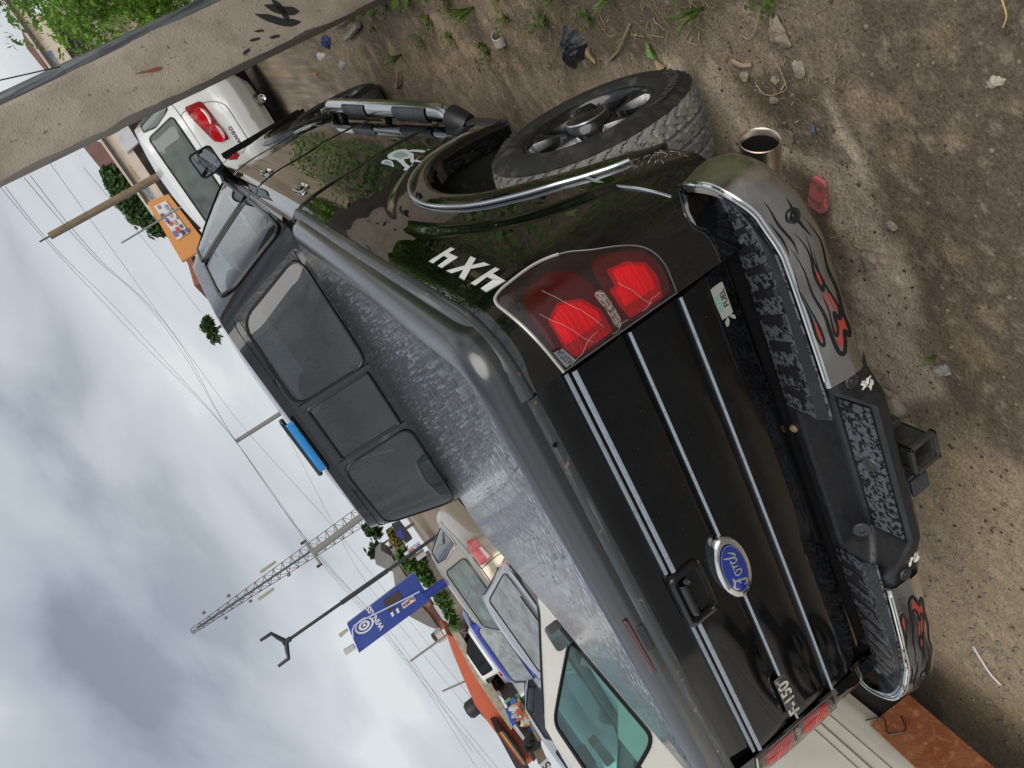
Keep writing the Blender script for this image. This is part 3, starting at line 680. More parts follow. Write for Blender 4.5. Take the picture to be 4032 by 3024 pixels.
def bn_check():
    return bump_n(.9)
def chrome_map(sgn, off):
    """decal mapping: a = distance along from inner end, h = 0..1 height"""
    def g(a, h, e):
        u = 1-a; x, y = bump_plan(u); nx, ny = bump_n(u); o = table(h, [(0, .002), (.05, .012), (.15, .016), (.35, .0165), (.55, .0135), (.75, .0085), (.88, .005), (1, .001)])
        return (sgn*(x+nx*(o+off)), y+ny*(o+off), lerp(ZB(u), ZT(u), h))
    return g
bumper = MB().grid(chrome_f(1), 90, 37).build('chrome_bumper_end', M_dirtychrome, truck, auto=60); bumper_r = bumper
bumper_l = MB().grid(chrome_f(-1), 90, 37).build('chrome_bumper_end', M_dirtychrome, truck, auto=60)
# bright rolled edge
for sgn, par in ((1, bumper_r), (-1, bumper_l)):
    pts = [(lambda q: (q[0], q[1], q[2]+.0005))(chrome_f(sgn)(i/60, 9.6/12)) for i in range(2, 59)]
    MB().tube(pts, .0055, 8).build('bright_edge', M_chrome, par)
# ribbed step pads
PADZ = lambda x: .640+.012*min(1, abs(x)/.9)
def pad_outer(u): x, y = bump_plan(u); nx, ny = bump_n(u); return x-nx*.014, y-ny*.014, ZT(u)+.002
RIDGE = [(p.x, p.y) for p in cat_rom([(.945, -.985, 0), (.928, -1.04, 0), (.885, -1.085, 0), (.81, -1.113, 0), (.70, -1.124, 0), (.55, -1.123, 0), (.40, -1.119, 0), (.285, -1.112, 0)], 10)]
INNER = [(p.x, p.y) for p in cat_rom([(.915, -.965, 0), (.895, -.995, 0), (.85, -1.004, 0), (.76, -1.003, 0), (.65, -1.001, 0), (.52, -.999, 0), (.39, -.997, 0), (.285, -.995, 0)], 10)]
def at_line(L, u): i = u*(len(L)-1); k = min(int(i), len(L)-2); t = i-k; return lerp(L[k][0], L[k+1][0], t), lerp(L[k][1], L[k+1][1], t)
def pad(sgn):
    def f(u, v):
        a, r_ = at_line(INNER, u), at_line(RIDGE, u); ou = lerp(.22, 1.0, min(1, u/.86)); xo, yo, zo = pad_outer(ou)
        if u > .86: xo = lerp(.395, .285, (u-.86)/.14); yo = -1.150; zo = .630
        k = int(round(v*7))
        if k <= 4:
            t = [0, .05, .90, .97, 1.0][k]; return (sgn*lerp(a[0], r_[0], t), lerp(a[1], r_[1], t), .648+[-.006, 0, 0, .003, .001][k])
        t = [.5, .85, 1.0][k-5]; return (sgn*lerp(r_[0], xo, t), lerp(r_[1], yo, t), lerp(.649, zo, t))
    return f
for sgn in (1, -1):
    pd = MB().grid(pad(sgn), 70, 8).build('step_pad', M_wetpad, truck, auto=50)
    smooth_band = MB().grid(lambda u, v: (lambda a, b_: tuple(lerp(a[i], b_[i], v)+(.0022 if i == 2 else 0) for i in range(3)))(pad(sgn)(u, 4/7), pad(sgn)(u, 6.6/7 if False else 6/7)), 60, 5).build('step_pad_slope', mat('smooth_pad', (.013, .013, .016), .22, 0, .5, rnoise=(60, .5, .5, .62)), pd)
    for k in range(9):
        u = .225+k*.083; a = Vector(pad(sgn)(u, 1/7)); c = Vector(pad(sgn)(u, 3/7)); a2 = Vector(pad(sgn)(u+.030, 1/7)); c2 = Vector(pad(sgn)(u+.030, 3/7))
        up = Vector((0, 0, .007)); P = [a.lerp(c, .10), a2.lerp(c2, .10), a2.lerp(c2, .98), a.lerp(c, .98)]
        V = [p-up*.4 for p in P]+[p.lerp(sum(P, Vector())/4, .12)+up for p in P]
        o = mk('step_rib', V, [(0, 1, 5, 4), (1, 2, 6, 5), (2, 3, 7, 6), (3, 0, 4, 7), (4, 5, 6, 7)], mat('rib_plastic', (.012, .012, .014), .4), pd); bev(o, .003, 2, 20)
# centre section with lower step
CS_REC = [(-.985, .645), (-1.00, .648), (-1.028, .648), (-1.040, .642), (-1.046, .600), (-1.050, .545), (-1.056, .536), (-1.120, .530), (-1.176, .526), (-1.186, .516), (-1.190, .492), (-1.165, .465)]
CS_SID = [(-.985, .638), (-1.00, .641), (-1.050, .641), (-1.095, .641), (-1.108, .639), (-1.120, .633), (-1.132, .627), (-1.146, .620), (-1.160, .613), (-1.167, .600), (-1.170, .515), (-1.145, .480)]
def cs(u, v):
    x = lerp(-.405, .405, u); t = max(0.0, min(1.0, (abs(x)-.262)/.098)); j = v*11; k = min(int(j), 10); f_ = j-k
    a = (lerp(CS_REC[k][0], CS_REC[k+1][0], f_), lerp(CS_REC[k][1], CS_REC[k+1][1], f_)); c = (lerp(CS_SID[k][0], CS_SID[k+1][0], f_), lerp(CS_SID[k][1], CS_SID[k+1][1], f_))
    return (x, lerp(a[0], c[0], t), lerp(a[1], c[1], t))
bc = MB().grid(cs, 90, 45).build('bumper_centre', mat('bumper_plastic', (.013, .0135, .0155), .30, 0, .5, rnoise=(30, .5, .45, .6), bump=(200, .08, .002)), truck, auto=35)
MB().grid(lambda u, v: (lambda q: (q[0], q[1], q[2]+.0025))(cs(.185+.63*u, (6.2+1.7*v)/11)), 50, 8).build('lower_step_pad', M_wetpad, bc)
for x, z, s in ((.205, .535, .019), (-.205, .535, .019)): pass
def disc(name, c, r, m, par, nrm=(0, -1, 0), dep=.006, n=20):
    b = MB(); prof = [(0, r), (-dep*.6, r*.96), (-dep, r*.82), (-dep*.7, r*.62), (-dep*.7, r*.34), (-dep*1.1, r*.26), (-dep*1.1, .0002)]
    b.lathe(prof, 'y', (0, 0, 0), n); q = Vector((0, -1, 0)).rotation_difference(Vector(nrm).normalized())
    b.V = [tuple(q @ Vector(v)+Vector(c)) for v in b.V]; return b.build(name, m, par, auto=50)
disc('bolt_cap', (.375, -1.170, .560), .022, mat('bolt_grey', (.03, .03, .034), .4), bc); disc('bolt_cap', (-.375, -1.170, .560), .022, MATS['bolt_grey'], bc)
disc('bolt_cap', (.335, -1.03, .651), .013, MATS['bolt_grey'], bc, (0, 0, 1)); disc('hitch_hole_cap', (.03, -1.12, .533), .026, mat('hitch_cap', (.05, .052, .05), .35), bc, (0, -.15, 1))
disc('bolt_cap', (.20, -1.0, .650), .012, mat('rusty_bolt', (.25, .17, .10), .6), bc, (0, -.1, 1)); disc('bolt_recess', (-.20, -1.09, .60), .028, MATS['bolt_grey'], bc, (0, -.7, .6))
for a, s_ in ((.30, 1), (.30, -1)):
    pass
for sgn, par in ((1, bumper_r), (-1, bumper_l)):
    g = chrome_map(sgn, .001); c = g(.60, .42, 0); disc('bumper_bolt', c, .019, mat('bolt_black', (.015, .016, .018), .3), par, (sgn*.12, -1, 0))
# paper torn on the bumper
for k, (c, s) in enumerate((((.335, -1.168, .520), .030), ((-.335, -1.168, .520), .034))):
    b = MB(); b.grid(lambda u, v: (c[0]+s*(u-.5)+.008*math.sin(v*9+k), c[1]-.006-.006*math.sin(u*7+v*5+k), c[2]+s*1.3*(v-.5)*(1-.5*u)+.006*math.sin(u*11)), 8, 8); b.build('paper_remnant', mat('torn_paper', (.62, .60, .55), .8, noise=(60, (.35, .15, .12), .6, .7)), bc)
# flame decals on the chrome: (metres from the inner end, metres up)
FL_B = [([(.44, .030), (.36, .018), (.29, .026), (.22, .016), (.15, .020), (.105, .012), (.088, .022), (.108, .036), (.078, .046), (.052, .060), (.062, .078), (.11, .086), (.18, .088), (.25, .104), (.32, .106), (.40, .124)], .0052, (.22, .25)),
        ([(.37, .052), (.30, .060), (.24, .050), (.19, .034), (.160, .032), (.150, .042), (.172, .054), (.130, .058), (.110, .068), (.125, .074), (.19, .070), (.24, .078)], .0040, (.3, .3)),
        ([(.30, .146), (.23, .130), (.165, .118), (.115, .116), (.105, .126), (.14, .136), (.20, .134), (.27, .142), (.34, .134)], .0036, (.3, .3)),
        ([(.42, .086), (.35, .072), (.29, .078), (.245, .068), (.27, .060), (.33, .066), (.41, .056)], .0034, (.3, .4)), ([(.50, .044), (.44, .052), (.385, .042)], .0036, (.4, .4)), ([(.52, .104), (.46, .112), (.40, .104), (.36, .108)], .0034, (.4, .4)), ([(.47, .132), (.42, .128), (.37, .134)], .0028, (.4, .4))]
FL_R = [[(.098, .026), (.145, .026), (.140, .040), (.158, .056), (.105, .074), (.070, .066), (.085, .052), (.118, .042)], [(.170, .062), (.225, .064), (.24, .074), (.19, .066)], [(.118, .120), (.165, .123), (.185, .129), (.14, .132)], [(.175, .037), (.215, .044), (.235, .058), (.185, .050)], [(.26, .064), (.285, .062), (.30, .070), (.275, .073)]]
for sgn, par in ((1, bumper_r), (-1, bumper_l)):
    g = chrome_map(sgn, .0014); g2 = chrome_map(sgn, .0008)
    for P, w, tp in FL_B: wrap('flame_decal', stroke([(a*1.0+.025, c*1.04) for a, c in P], w*1.3, 8, tp), lambda x, z, e: g(x/.80, .06+z/.168, e), mat('decal_black', (.010, .010, .010), .35), par)
    for P in FL_R: wrap('flame_decal', fill2d([[(a*1.0+.025, c*1.04) for a, c in smooth_loop(P, 3)]]), lambda x, z, e: g2(x/.80, .06+z/.168, e), mat('decal_red', (.36, .050, .030), .45, noise=(30, (.28, .07, .05), .5, .7)), par)
# receiver and trailer socket
rc = MB(); W = .036
for dx, dz, w, h in ((-W, 0, .008, .08), (W, 0, .008, .08), (0, W, .08, .008), (0, -W, .08, .008)): rc.box((dx, -1.06, .40+dz), (w, .24, h))
rec = rc.build('tow_receiver', mat('receiver_steel', (.06, .065, .06), .5, .5, noise=(25, (.14, .12, .09), .5, .7)), truck, smooth=False); bev(rec, .002)
rr = MB(); W = .044
for dx, dz, w, h in ((-W, 0, .012, .10), (W, 0, .012, .10), (0, W, .10, .012), (0, -W, .10, .012)): rr.box((dx, -1.178, .40+dz), (w, .02, h))
o = rr.build('receiver_collar', MATS['receiver_steel'], rec, smooth=False); bev(o, .003)
box('receiver_inside', (0, -1.0, .40), (.07, .02, .07), M_dark, rec)
MB().tube([(.13, -1.06, .42), (.05, -1.04, .45), (-.10, -1.04, .45)], .012).build('hitch_bar', MATS['receiver_steel'], rec)
box('hitch_bracket', (.075, -1.06, .43), (.03, .10, .09), MATS['receiver_steel'], rec, .006)
b = MB(); b.lathe([(-1.13, .0003), (-1.13, .03), (-1.125, .036), (-1.06, .036), (-1.05, .026), (-1.00, .024)], 'y', (-.145, 0, .405), 20); so = b.build('trailer_socket', mat('socket_plastic', (.045, .05, .06), .45), truck); box('socket_flap', (-.145, -1.137, .402), (.062, .012, .066), MATS['socket_plastic'], so, .005)
# exhaust tip, turned out sideways behind the wheel
b = MB(); b.lathe([(.62, .051), (.888, .0525), (.897, .0535), (.899, .051), (.894, .047), (.80, .046), (.78, .001)], 'x', (0, 0, 0), 36)
EXR = Matrix.Rotation(R(-20), 3, 'Z'); EXC = Vector((.898, -.795, .335))
b.V = [tuple(EXR @ (Vector((v[0]-.898, v[1]*1.12, v[2]*1.0)))+EXC) for v in b.V]
b.build('exhaust_tip', mat('stained_steel', (.66, .61, .52), .36, 1, noise=(12, (.40, .27, .15), .45, .75), noise2=(40, (.62, .58, .50), .55, .7)), truck, auto=50)
b = MB().lathe([(-.020, .0005), (-.020, .0475)], 'x', (0, 0, 0), 28); b.V = [tuple(EXR @ Vector((v[0], v[1]*1.12, v[2]))+EXC) for v in b.V]; b.build('exhaust_bore', mat('bore_shade', (.006, .006, .006), .95, 0, .1), truck)  # near-black disc across the mouth paints the shade inside the pipe
# ------------------------------------------------------------------ stickers on the bed side
def side_map(off): return lambda y, z, e: (lambda q: (q[0]+off, q[1], q[2]))(bed(s_of_y(y), z))
W44 = mat('white_vinyl', (.72, .73, .68), .45)
def glyph4(y0, k=1):
    # squared italic 4, drawn in (along, up) units 0..1 x 0..1, reading towards the rear
    return [[(.14, .97), (.40, .97), (.33, .46), (.62, .46), (.69, .97), (.97, .97), (.80, -.06), (.54, -.06), (.59, .22), (.02, .22)]]
def glyphX(): return [[(.08, .98), (.40, .98), (.56, .62), (.86, .98), (1.20, .98), (.70, .44), (.96, -.06), (.64, -.06), (.46, .28), (.18, -.06), (-.16, -.06), (.32, .46)]]
def put(loops, y0, w, par):
    sh = lambda a, h: (y0+a*w, 1.148+h*.070)
    wrap('sticker_letter', fill2d([[sh(a, h) for a, h in L] for L in loops]), side_map(.0016), mat('vinyl_outline', (.10, .11, .10), .45), par)
    cxm = sum(a for a, h in loops[0])/len(loops[0]); ch_ = sum(h for a, h in loops[0])/len(loops[0])
    wrap('sticker_letter', fill2d([[sh(a, h) for a, h in [(lerp(cxm, a, .955), lerp(ch_, h, .94)) for a, h in L]] for L in loops]), side_map(.0026), W44, par)
put(glyph4(0), -.862, .112, side_r); put(glyphX(), -.728, .118, side_r); put(glyph4(0), -.575, .128, side_r)
PB = mat('pale_blue_vinyl', (.56, .63, .66), .4); PB2 = mat('grey_vinyl', (.28, .33, .36), .4)
for L in ([(.960, .846), (.975, .815), (.95, .790), (.88, .778), (.80, .792), (.72, .800), (.69, .826), (.74, .845), (.78, .838), (.72, .868), (.80, .858), (.88, .862)], [(.935, .880), (.90, .868), (.82, .872), (.72, .900), (.80, .896), (.90, .898)]):
    wrap('flame_sticker', fill2d([smooth_loop(L, 4)]), side_map(.0014), PB, side_r)
    cy0 = sum(p[0] for p in L)/len(L); cz0 = sum(p[1] for p in L)/len(L)
    wrap('flame_sticker', fill2d([[(lerp(cy0, a, .62), lerp(cz0, c, .55)) for a, c in smooth_loop(L, 4)]]), side_map(.0022), PB2, side_r)
for P in ([(.84, .785), (.75, .775), (.66, .772), (.58, .768)], [(.80, .815), (.70, .820), (.62, .845), (.52, .852), (.42, .846)], [(.78, .842), (.68, .868), (.58, .882), (.50, .880)], [(.44, .822), (.40, .828), (.38, .838)], [(.60, .893), (.55, .896), (.51, .895)]):
    wrap('flame_sticker', stroke(P, .0085, 6, (.1, .45)), side_map(.0018), PB, side_r)
# ------------------------------------------------------------------ greenhouse: a lofted superellipse ring, used for every vehicle
class Green:
    def __init__(s, zb, zr, base, roof, crown=.04, n=6, pw=1.0):
        """base/roof = (half width, y rear, y front)"""
        s.zb, s.zr, s.b, s.r, s.crown, s.n, s.pw = zb, zr, base, roof, crown, n, pw
    def dims(s, z):
        t = max(0, min(1, (z-s.zb)/(s.zr-s.zb)))**s.pw
        w, a, c = (lerp(s.b[i], s.r[i], t) for i in range(3)); return w, (a+c)/2, (c-a)/2
    def side(s, y, z, sgn=1, off=0):
        w, yc, h = s.dims(z); q = max(0, 1-min(1, abs((y-yc)/h))**s.n); return (sgn*(w*q**(1/s.n)+off), y, z)
    def rear(s, x, z, off=0):
        w, yc, h = s.dims(z); q = max(0, 1-min(1, abs(x/w))**s.n); return (x, yc-h*q**(1/s.n)-off, z)
    def front(s, x, z, off=0):
        w, yc, h = s.dims(z); q = max(0, 1-min(1, abs(x/w))**s.n); return (x, yc+h*q**(1/s.n)+off, z)
    def ring(s, z, k=1.0, N_=96):
        w, yc, h = s.dims(z); P = []
        for i in range(N_):
            t = 2*math.pi*i/N_; c, d = math.cos(t), math.sin(t); e = 2/s.n
            P.append((k*w*math.copysign(abs(c)**e, c), yc+k*h*math.copysign(abs(d)**e, d), z))
        return P
    def mesh(s, mb, N_=96, zs=10, cut=None):
        """cut: list of (face, loop) window openings left out of the shell"""
        R_ = [s.ring(lerp(s.zb, s.zr, i/zs), 1, N_) for i in range(zs+1)]
        for k in (.985, .95, .88, .75, .5, .25, .02):
            rr = s.ring(s.zr, k, N_); R_.append([(a, b, s.zr+s.crown*(1-k**2.2)) for a, b, c in rr])
        mb.grid(lambda u, v: R_[int(round(v*(len(R_)-1)))][int(round(u*N_)) % N_], N_, len(R_), cu=True)
        if cut:
            V = mb.V; keep = []
            for f in mb.F:
                c = [sum(V[i][k] for i in f)/len(f) for k in range(3)]; w, yc, h = s.dims(c[2]); drop = False
                if c[2] <= s.zr:
                    for face, loop in cut:
                        if face in ('right', 'left') and abs(c[0]) > w*.8 and (c[0] > 0) == (face == 'right') and inpoly((c[1], c[2]), loop): drop = True
                        if face == 'rear' and c[1] < yc-h*.8 and inpoly((c[0], c[2]), loop): drop = True
                        if face == 'front' and c[1] > yc+h*.8 and inpoly((c[0], c[2]), loop): drop = True
                if not drop: keep.append(f)
            mb.F = keep
        return mb
def inpoly(p, L):
    x, y = p; r = False
    for (a, b), (c, d) in zip(L, L[1:]+L[:1]):
        if (b > y) != (d > y) and x < (c-a)*(y-b)/(d-b)+a: r = not r
    return r
def pane(f, quad, m, parent, name, nu=14, nv=10, round_=.0):
    """quad: four (a,z) corners bl, br, tr, tl mapped by f(a,z)"""
    bl, br, tr, tl = quad
    def g(u, v):
        a = lerp(lerp(bl[0], br[0], u), lerp(tl[0], tr[0], u), v); z = lerp(lerp(bl[1], br[1], u), lerp(tl[1], tr[1], u), v); return f(a, z)
    return MB().grid(g, nu, nv).build(name, m, parent)
def rpane(f, loop, m, parent, name):
    """pane of any outline in (a,z): rings to the middle"""
    n = len(loop); ca = sum(p[0] for p in loop)/n; cz = sum(p[1] for p in loop)/n; T = [0, .15, .4, .7, 1.0]
    def g(u, v): p = loop[int(round(u*n)) % n]; t = T[int(round(v*4))]; return f(lerp(p[0], ca, t), lerp(p[1], cz, t))
    return MB().grid(g, n, 5, cu=True).build(name, m, parent)
def rloop(P, r=.04, k=5):
    """round the corners of a polygon"""
    o = []; n = len(P)
    for i in range(n):
        p0, p1, p2 = Vector((*P[i-1], 0)), Vector((*P[i], 0)), Vector((*P[(i+1) % n], 0))
        d0, d1 = p0-p1, p2-p1; rr = min(r, d0.length*.45, d1.length*.45); a = p1+d0.normalized()*rr; c = p1+d1.normalized()*rr
        for j in range(k+1):
            t = j/k; q = (a*(1-t)*(1-t)+p1*2*t*(1-t)+c*t*t); o.append((q.x, q.y))
    # densify long edges
    d = []
    for a, c in zip(o, o[1:]+o[:1]):
        m = max(1, int(math.dist(a, c)/.06))
        for j in range(m): d.append((lerp(a[0], c[0], j/m), lerp(a[1], c[1], j/m)))
    return d
def gasket(f, loop, r, m, parent, name):
    pts = [f(a, z) for a, z in loop]; return MB().tube(pts+pts[:2], r, 6, caps=False).build(name, m, parent)
# ------------------------------------------------------------------ pickup cab
CABG = Green(1.335, 1.845, (.955, 1.100, 3.85), (.725, 1.135, 2.85), .055, 6.5, 1.12)
CL1 = rloop([(1.34, 1.375), (2.22, 1.375), (2.20, 1.77), (1.44, 1.78), (1.36, 1.70)], .05); CL2 = rloop([(2.30, 1.375), (3.42, 1.375), (2.86, 1.76), (2.30, 1.775)], .05)
CPR = [(.205, 1.392), (.800, 1.392), (.668, 1.765), (.205, 1.782)]; CFW = rloop([(-.82, 1.37), (.82, 1.37), (.66, 1.80), (-.66, 1.80)], .06)
cab = CABG.mesh(MB(), 420, 60, [('right', CL1), ('right', CL2), ('left', CL1), ('left', CL2), ('rear', CPR), ('rear', [(-a, z) for a, z in CPR]), ('rear', [(-.165, 1.418), (.165, 1.418), (.165, 1.752), (-.165, 1.752)]), ('front', CFW)]).build('cab', mat('cab_black', (.010, .010, .0115), .10, 0, .5, coat=.4, rnoise=(30, .3, .5, .7)), truck, auto=60)
rf = lambda off: (lambda x, z: CABG.rear(x, z, off))
# rear wall: matt plastic surround, three panes of the sliding window
def surround(f, outer, holes, m, parent, name):
    V, F = fill2d([outer]+holes); b = bmesh.new()
    for v in V: b.verts.new(v)
    b.verts.ensure_lookup_table()
    for q in F:
        try: b.faces.new([b.verts[i] for i in q])
        except Exception: pass
    bmesh.ops.triangulate(b, faces=b.faces[:])
    for _ in range(2): bmesh.ops.subdivide_edges(b, edges=[e for e in b.edges if e.calc_length() > .06], cuts=1)
    bmesh.ops.triangulate(b, faces=b.faces[:]); b.verts.index_update()
    o = mk(name, [f(v.co.x, v.co.y) for v in b.verts], [[v.index for v in q.verts] for q in b.faces], m, parent, smooth=False); b.free(); return o
surround(rf(.009), rloop([(-.835, 1.358), (.835, 1.358), (.690, 1.802), (-.690, 1.802)], .05), [rloop(CPR, .05), rloop([(-a, z) for a, z in reversed(CPR)], .05), rloop([(-.165, 1.418), (.165, 1.418), (.165, 1.752), (-.165, 1.752)], .02)], mat('window_surround', (.036, .036, .042), .34, 0, .5, rnoise=(90, .12, .52, .60)), cab, 'window_surround')
PR_ = CPR
rpane(lambda x, z: CABG.front(x, z, .004), CFW, glassmat('truck_windscreen', (.55, .62, .60), .9), cab, 'windscreen')
for nm, L in (('rear_pane', PR_), ('rear_pane', [(-a, z) for a, z in reversed(PR_)])):
    lp = rloop(L, .075); rpane(rf(.014), lp, M_glassback, cab, nm); gasket(rf(.013), lp, .008, M_trim, cab, 'pane_gasket')
lp = rloop([(-.165, 1.418), (.165, 1.418), (.165, 1.752), (-.165, 1.752)], .02); rpane(rf(.016), lp, M_glassback, cab, 'sliding_pane'); gasket(rf(.015), lp, .009, M_trim, cab, 'pane_gasket')
for x in (-.185, .185):
    MB().grid(lambda u, v: CABG.rear(x-.014+.028*u, lerp(1.39, 1.782, v), .018), 3, 8).build('window_mullion', M_greyplastic, cab)
# high brake lamp, blue
b = MB(); b.grid(lambda u, v: (lambda q: (q[0], q[1]-.006*math.sin(math.pi*u)**.3*math.sin(math.pi*v)**.5, q[2]))(CABG.rear(lerp(-.155, .155, u), lerp(1.831, 1.877, v), .016)), 30, 8)
hl = b.build('high_brake_lamp', mat('blue_lamp_film', (.020, .24, .62), .22, 0, .5, coat=.3, noise=(20, (.03, .32, .74), .45, .7)), truck); solid(hl, .02)
box('lamp_shroud', (0, 1.150, 1.882), (.36, .05, .026), mat('cab_black', (.01, .01, .011), .1), hl, .010)
box('lamp_recess', (0, 1.118, 1.833), (.33, .012, .012), M_dark, hl)
# interior seen through the glass
inn = MB(); inn.box((0, 3.3, 1.28), (1.7, .7, .16))
for x in (-.42, .42):
    inn.grid(lambda u, v: (x+.25*math.cos(2*math.pi*u)*(1-.15*v), 2.75+.08*math.sin(2*math.pi*u), 1.0+.62*v), 16, 8, cu=True)
    inn.grid(lambda u, v: (x+.13*math.cos(2*math.pi*u)*math.sin(math.pi*(.1+.85*v)), 2.78+.05*math.sin(2*math.pi*u)*math.sin(math.pi*(.1+.85*v)), 1.60+.17*v), 16, 8, cu=True)
inn.grid(lambda u, v: (lerp(-.78, .78, u), 1.42+.10*v-.03*math.sin(8*math.pi*u)**2, .95+.55*v), 24, 6)
inn.build('seats', M_inter, cab)
# side glass, doors
sf = lambda sgn, off: (lambda y, z: CABG.side(y, z, sgn, off))
for sgn in (1, -1):
    L1, L2 = CL1, CL2
    for L in (L1, L2):
        rpane(sf(sgn, .006), L, M_glassside if sgn > 0 else M_glassback, cab, 'door_glass'); gasket(sf(sgn, .006), L, .010, M_trim, cab, 'glass_seal')
    # belt moulding, grey
    for y0, y1 in ((1.20, 2.235), (2.265, 3.35)):
        b = MB(); b.grid(lambda u, v: (sgn*(.958+.016*math.sin(math.pi*v)-.012*max(0, lerp(y0, y1, u)-1.1)), lerp(y0, y1, u), 1.335+.024*v), 20, 6); b.build('belt_moulding', mat('grey_moulding', (.16, .165, .17), .3), truck)
    # door and fender skins with real gaps
    def skin(y0, y1, z0, z1, name, zf=None):
        ny, nz = 60, 60
        def f(u, v):
            y = lerp(y0, y1, u); zl = zf(y) if zf else z0; z = lerp(zl, z1, v); e = min(u*(y1-y0), (1-u)*(y1-y0), v*(z1-zl)); k = max(0, 1-e/.010); return (sgn*(door_x(y, z)-.010*k*k), y, z)
        return MB().grid(f, ny, nz).build(name, M_black, truck)
    rd = skin(1.105, 2.243, .455, 1.338, 'rear_door', lambda y: .455 if y > 1.25 else lerp(.60, .455, (y-1.105)/.145)); fd = skin(2.257, 3.36, .455, 1.338, 'front_door')
    def fz(y):
        d = abs(y-3.82); return .46 if d > .47 else .46+.47*(max(0, 1-(d/.47)**2.4))**.5*1.02
    fn = skin(3.374, 4.72, .46, 1.30, 'front_fender', fz)
    for par, y0 in ((rd, 1.33), (fd, 2.36)):
        # handle: chrome-edged dark cup and paddle
        x = door_x(y0, 1.18); hb_ = MB(); L = rrect(.085, .030, .018, 5); hb_.grid(lambda u, v: (sgn*(x+[.001, .008, .008, -.012][int(round(v*3))]), y0+.075+L[int(round(u*len(L))) % len(L)][0]*[1, 1, .9, .85][int(round(v*3))], 1.185+L[int(round(u*len(L))) % len(L)][1]*[1, 1, .86, .8][int(round(v*3))]), len(L), 4, cu=True)
        hb_.build('handle_cup', M_chrome, par, auto=50); box('handle_paddle', (sgn*(x+.014), y0+.07, 1.192), (.012, .13, .026), M_black, par, .005)
    # lower moulding line
    MB().tube([(sgn*(door_x(y, .665)+.001), y, .665) for y in (1.30, 1.7, 2.2)], .004, 6).build('door_moulding', M_trim, rd); MB().tube([(sgn*(door_x(y, .665)+.001), y, .665) for y in (2.28, 2.8, 3.34)], .004, 6).build('door_moulding', M_trim, fd)
    # front arch flare
    A = [(3.82+.50*math.cos(R(a)), .40+.50*math.sin(R(a))) for a in range(10, 171, 5)]
    PRF = [(-.01, -.06), (-.005, .015), (.012, .030), (.04, .034), (.06, .026), (.07, .0)]
    def ff(u, v):
        i = u*(len(A)-1); k = min(int(i), len(A)-2); t = i-k; y = lerp(A[k][0], A[k+1][0], t); z = lerp(A[k][1], A[k+1][1], t); ny, nz_ = (y-3.82)/.5, (z-.4)/.5
        j = int(round(v*5)); o, x = PRF[j]; return (sgn*(door_x(y, max(.46, z))+x), y+ny*o, z+nz_*o)
    MB().grid(ff, 60, 6).build('wheel_arch_flare', M_black, truck, auto=70)
    MB().grid(lambda u, v: (sgn*(.985-.35*v), A[int(round(u*(len(A)-1)))][0], A[int(round(u*(len(A)-1)))][1]), len(A), 2).build('wheel_well', MATS['wheel_well_liner'], truck)
    # running board: bent oval steel tube with two step pads
    P = [(.975, .86, .50), (1.012, .92, .512), (1.034, 1.02, .515), (1.038, 1.4, .515), (1.038, 2.0, .515), (1.038, 2.9, .515), (1.033, 3.12, .515), (1.01, 3.20, .51), (.975, 3.26, .50)]
    pts = cat_rom(P, 6); tb = MB().tube([(sgn*p.x, p.y, p.z) for p in pts], .048, 20)
    tb.V = [(v[0], v[1], .515+(v[2]-.515)*.78) for v in tb.V]
    rb = tb.build('running_board', mat('brushed_chrome', (.62, .62, .61), .16, 1, noise=(12, (.45, .44, .42), .5, .8)), truck)
    MB().tube([(sgn*.965, .85, .49), (sgn*.99, .88, .505), (sgn*1.015, .93, .513)], [.048, .054, .054], 16).build('board_end_cap', M_plastic, rb)
    for y0, y1 in ((1.16, 1.66), (2.20, 2.70)):
        def sp(u, v):
            a = R(lerp(48, 168, v)); y = lerp(y0, y1, u); e = min(u, 1-u, v*.9, (1-v)*.9); y += .05*(v-.5)
            r = .0500+.006*min(1, e*14); rib = .004 if (int(u*26) % 2 == 0 and (u < .35 or u > .72) and .1 < v < .9) else 0
            return (sgn*(1.038+(r+rib)*math.cos(a)), y, .515+(r+rib)*math.sin(a)*.80)
        MB().grid(sp, 54, 20).build('step_tread', mat('grey_step_plastic', (.040, .041, .050), .5, noise=(60, (.16, .155, .135), .64, .74)), rb, auto=40)
    # brackets
    for y in (.95, 2.0, 3.0): MB().tube([(sgn*1.02, y, .50), (sgn*.85, y, .50)], .02, 8).build('board_bracket', M_dark, rb)
    box('sill_flap', (sgn*.955, .66, .485), (.07, .34, .055), mat('ribbed_sill', (.03, .03, .035), .45), truck, .01)
    MB().grid(lambda u, v: (sgn*(.93-.10*v), lerp(1.0, 3.4, u), .46-.05*v), 4, 3).build('sill', M_dark, truck)
# body under the belt, hood
MB().box((0, 2.3, .90), (1.84, 2.36, .86)).build('cab_core', M_dark, truck, smooth=False)
MB().grid(lambda u, v: (lerp(-.92, .92, u), lerp(3.4, 4.75, v), 1.30+.06*(1-(2*u-1)**2)-.10*v**2.5), 20, 14).build('hood', M_black, truck)
MB().box((0, 4.1, .95), (1.3, 1.2, .60)).build('engine_core', M_dark, truck, smooth=False)
MB().grid(lambda u, v: (lerp(-.95, .95, u), 4.76+.06*(1-(2*u-1)**2), lerp(.45, 1.2, v)), 10, 4).build('grille', M_plastic, truck)
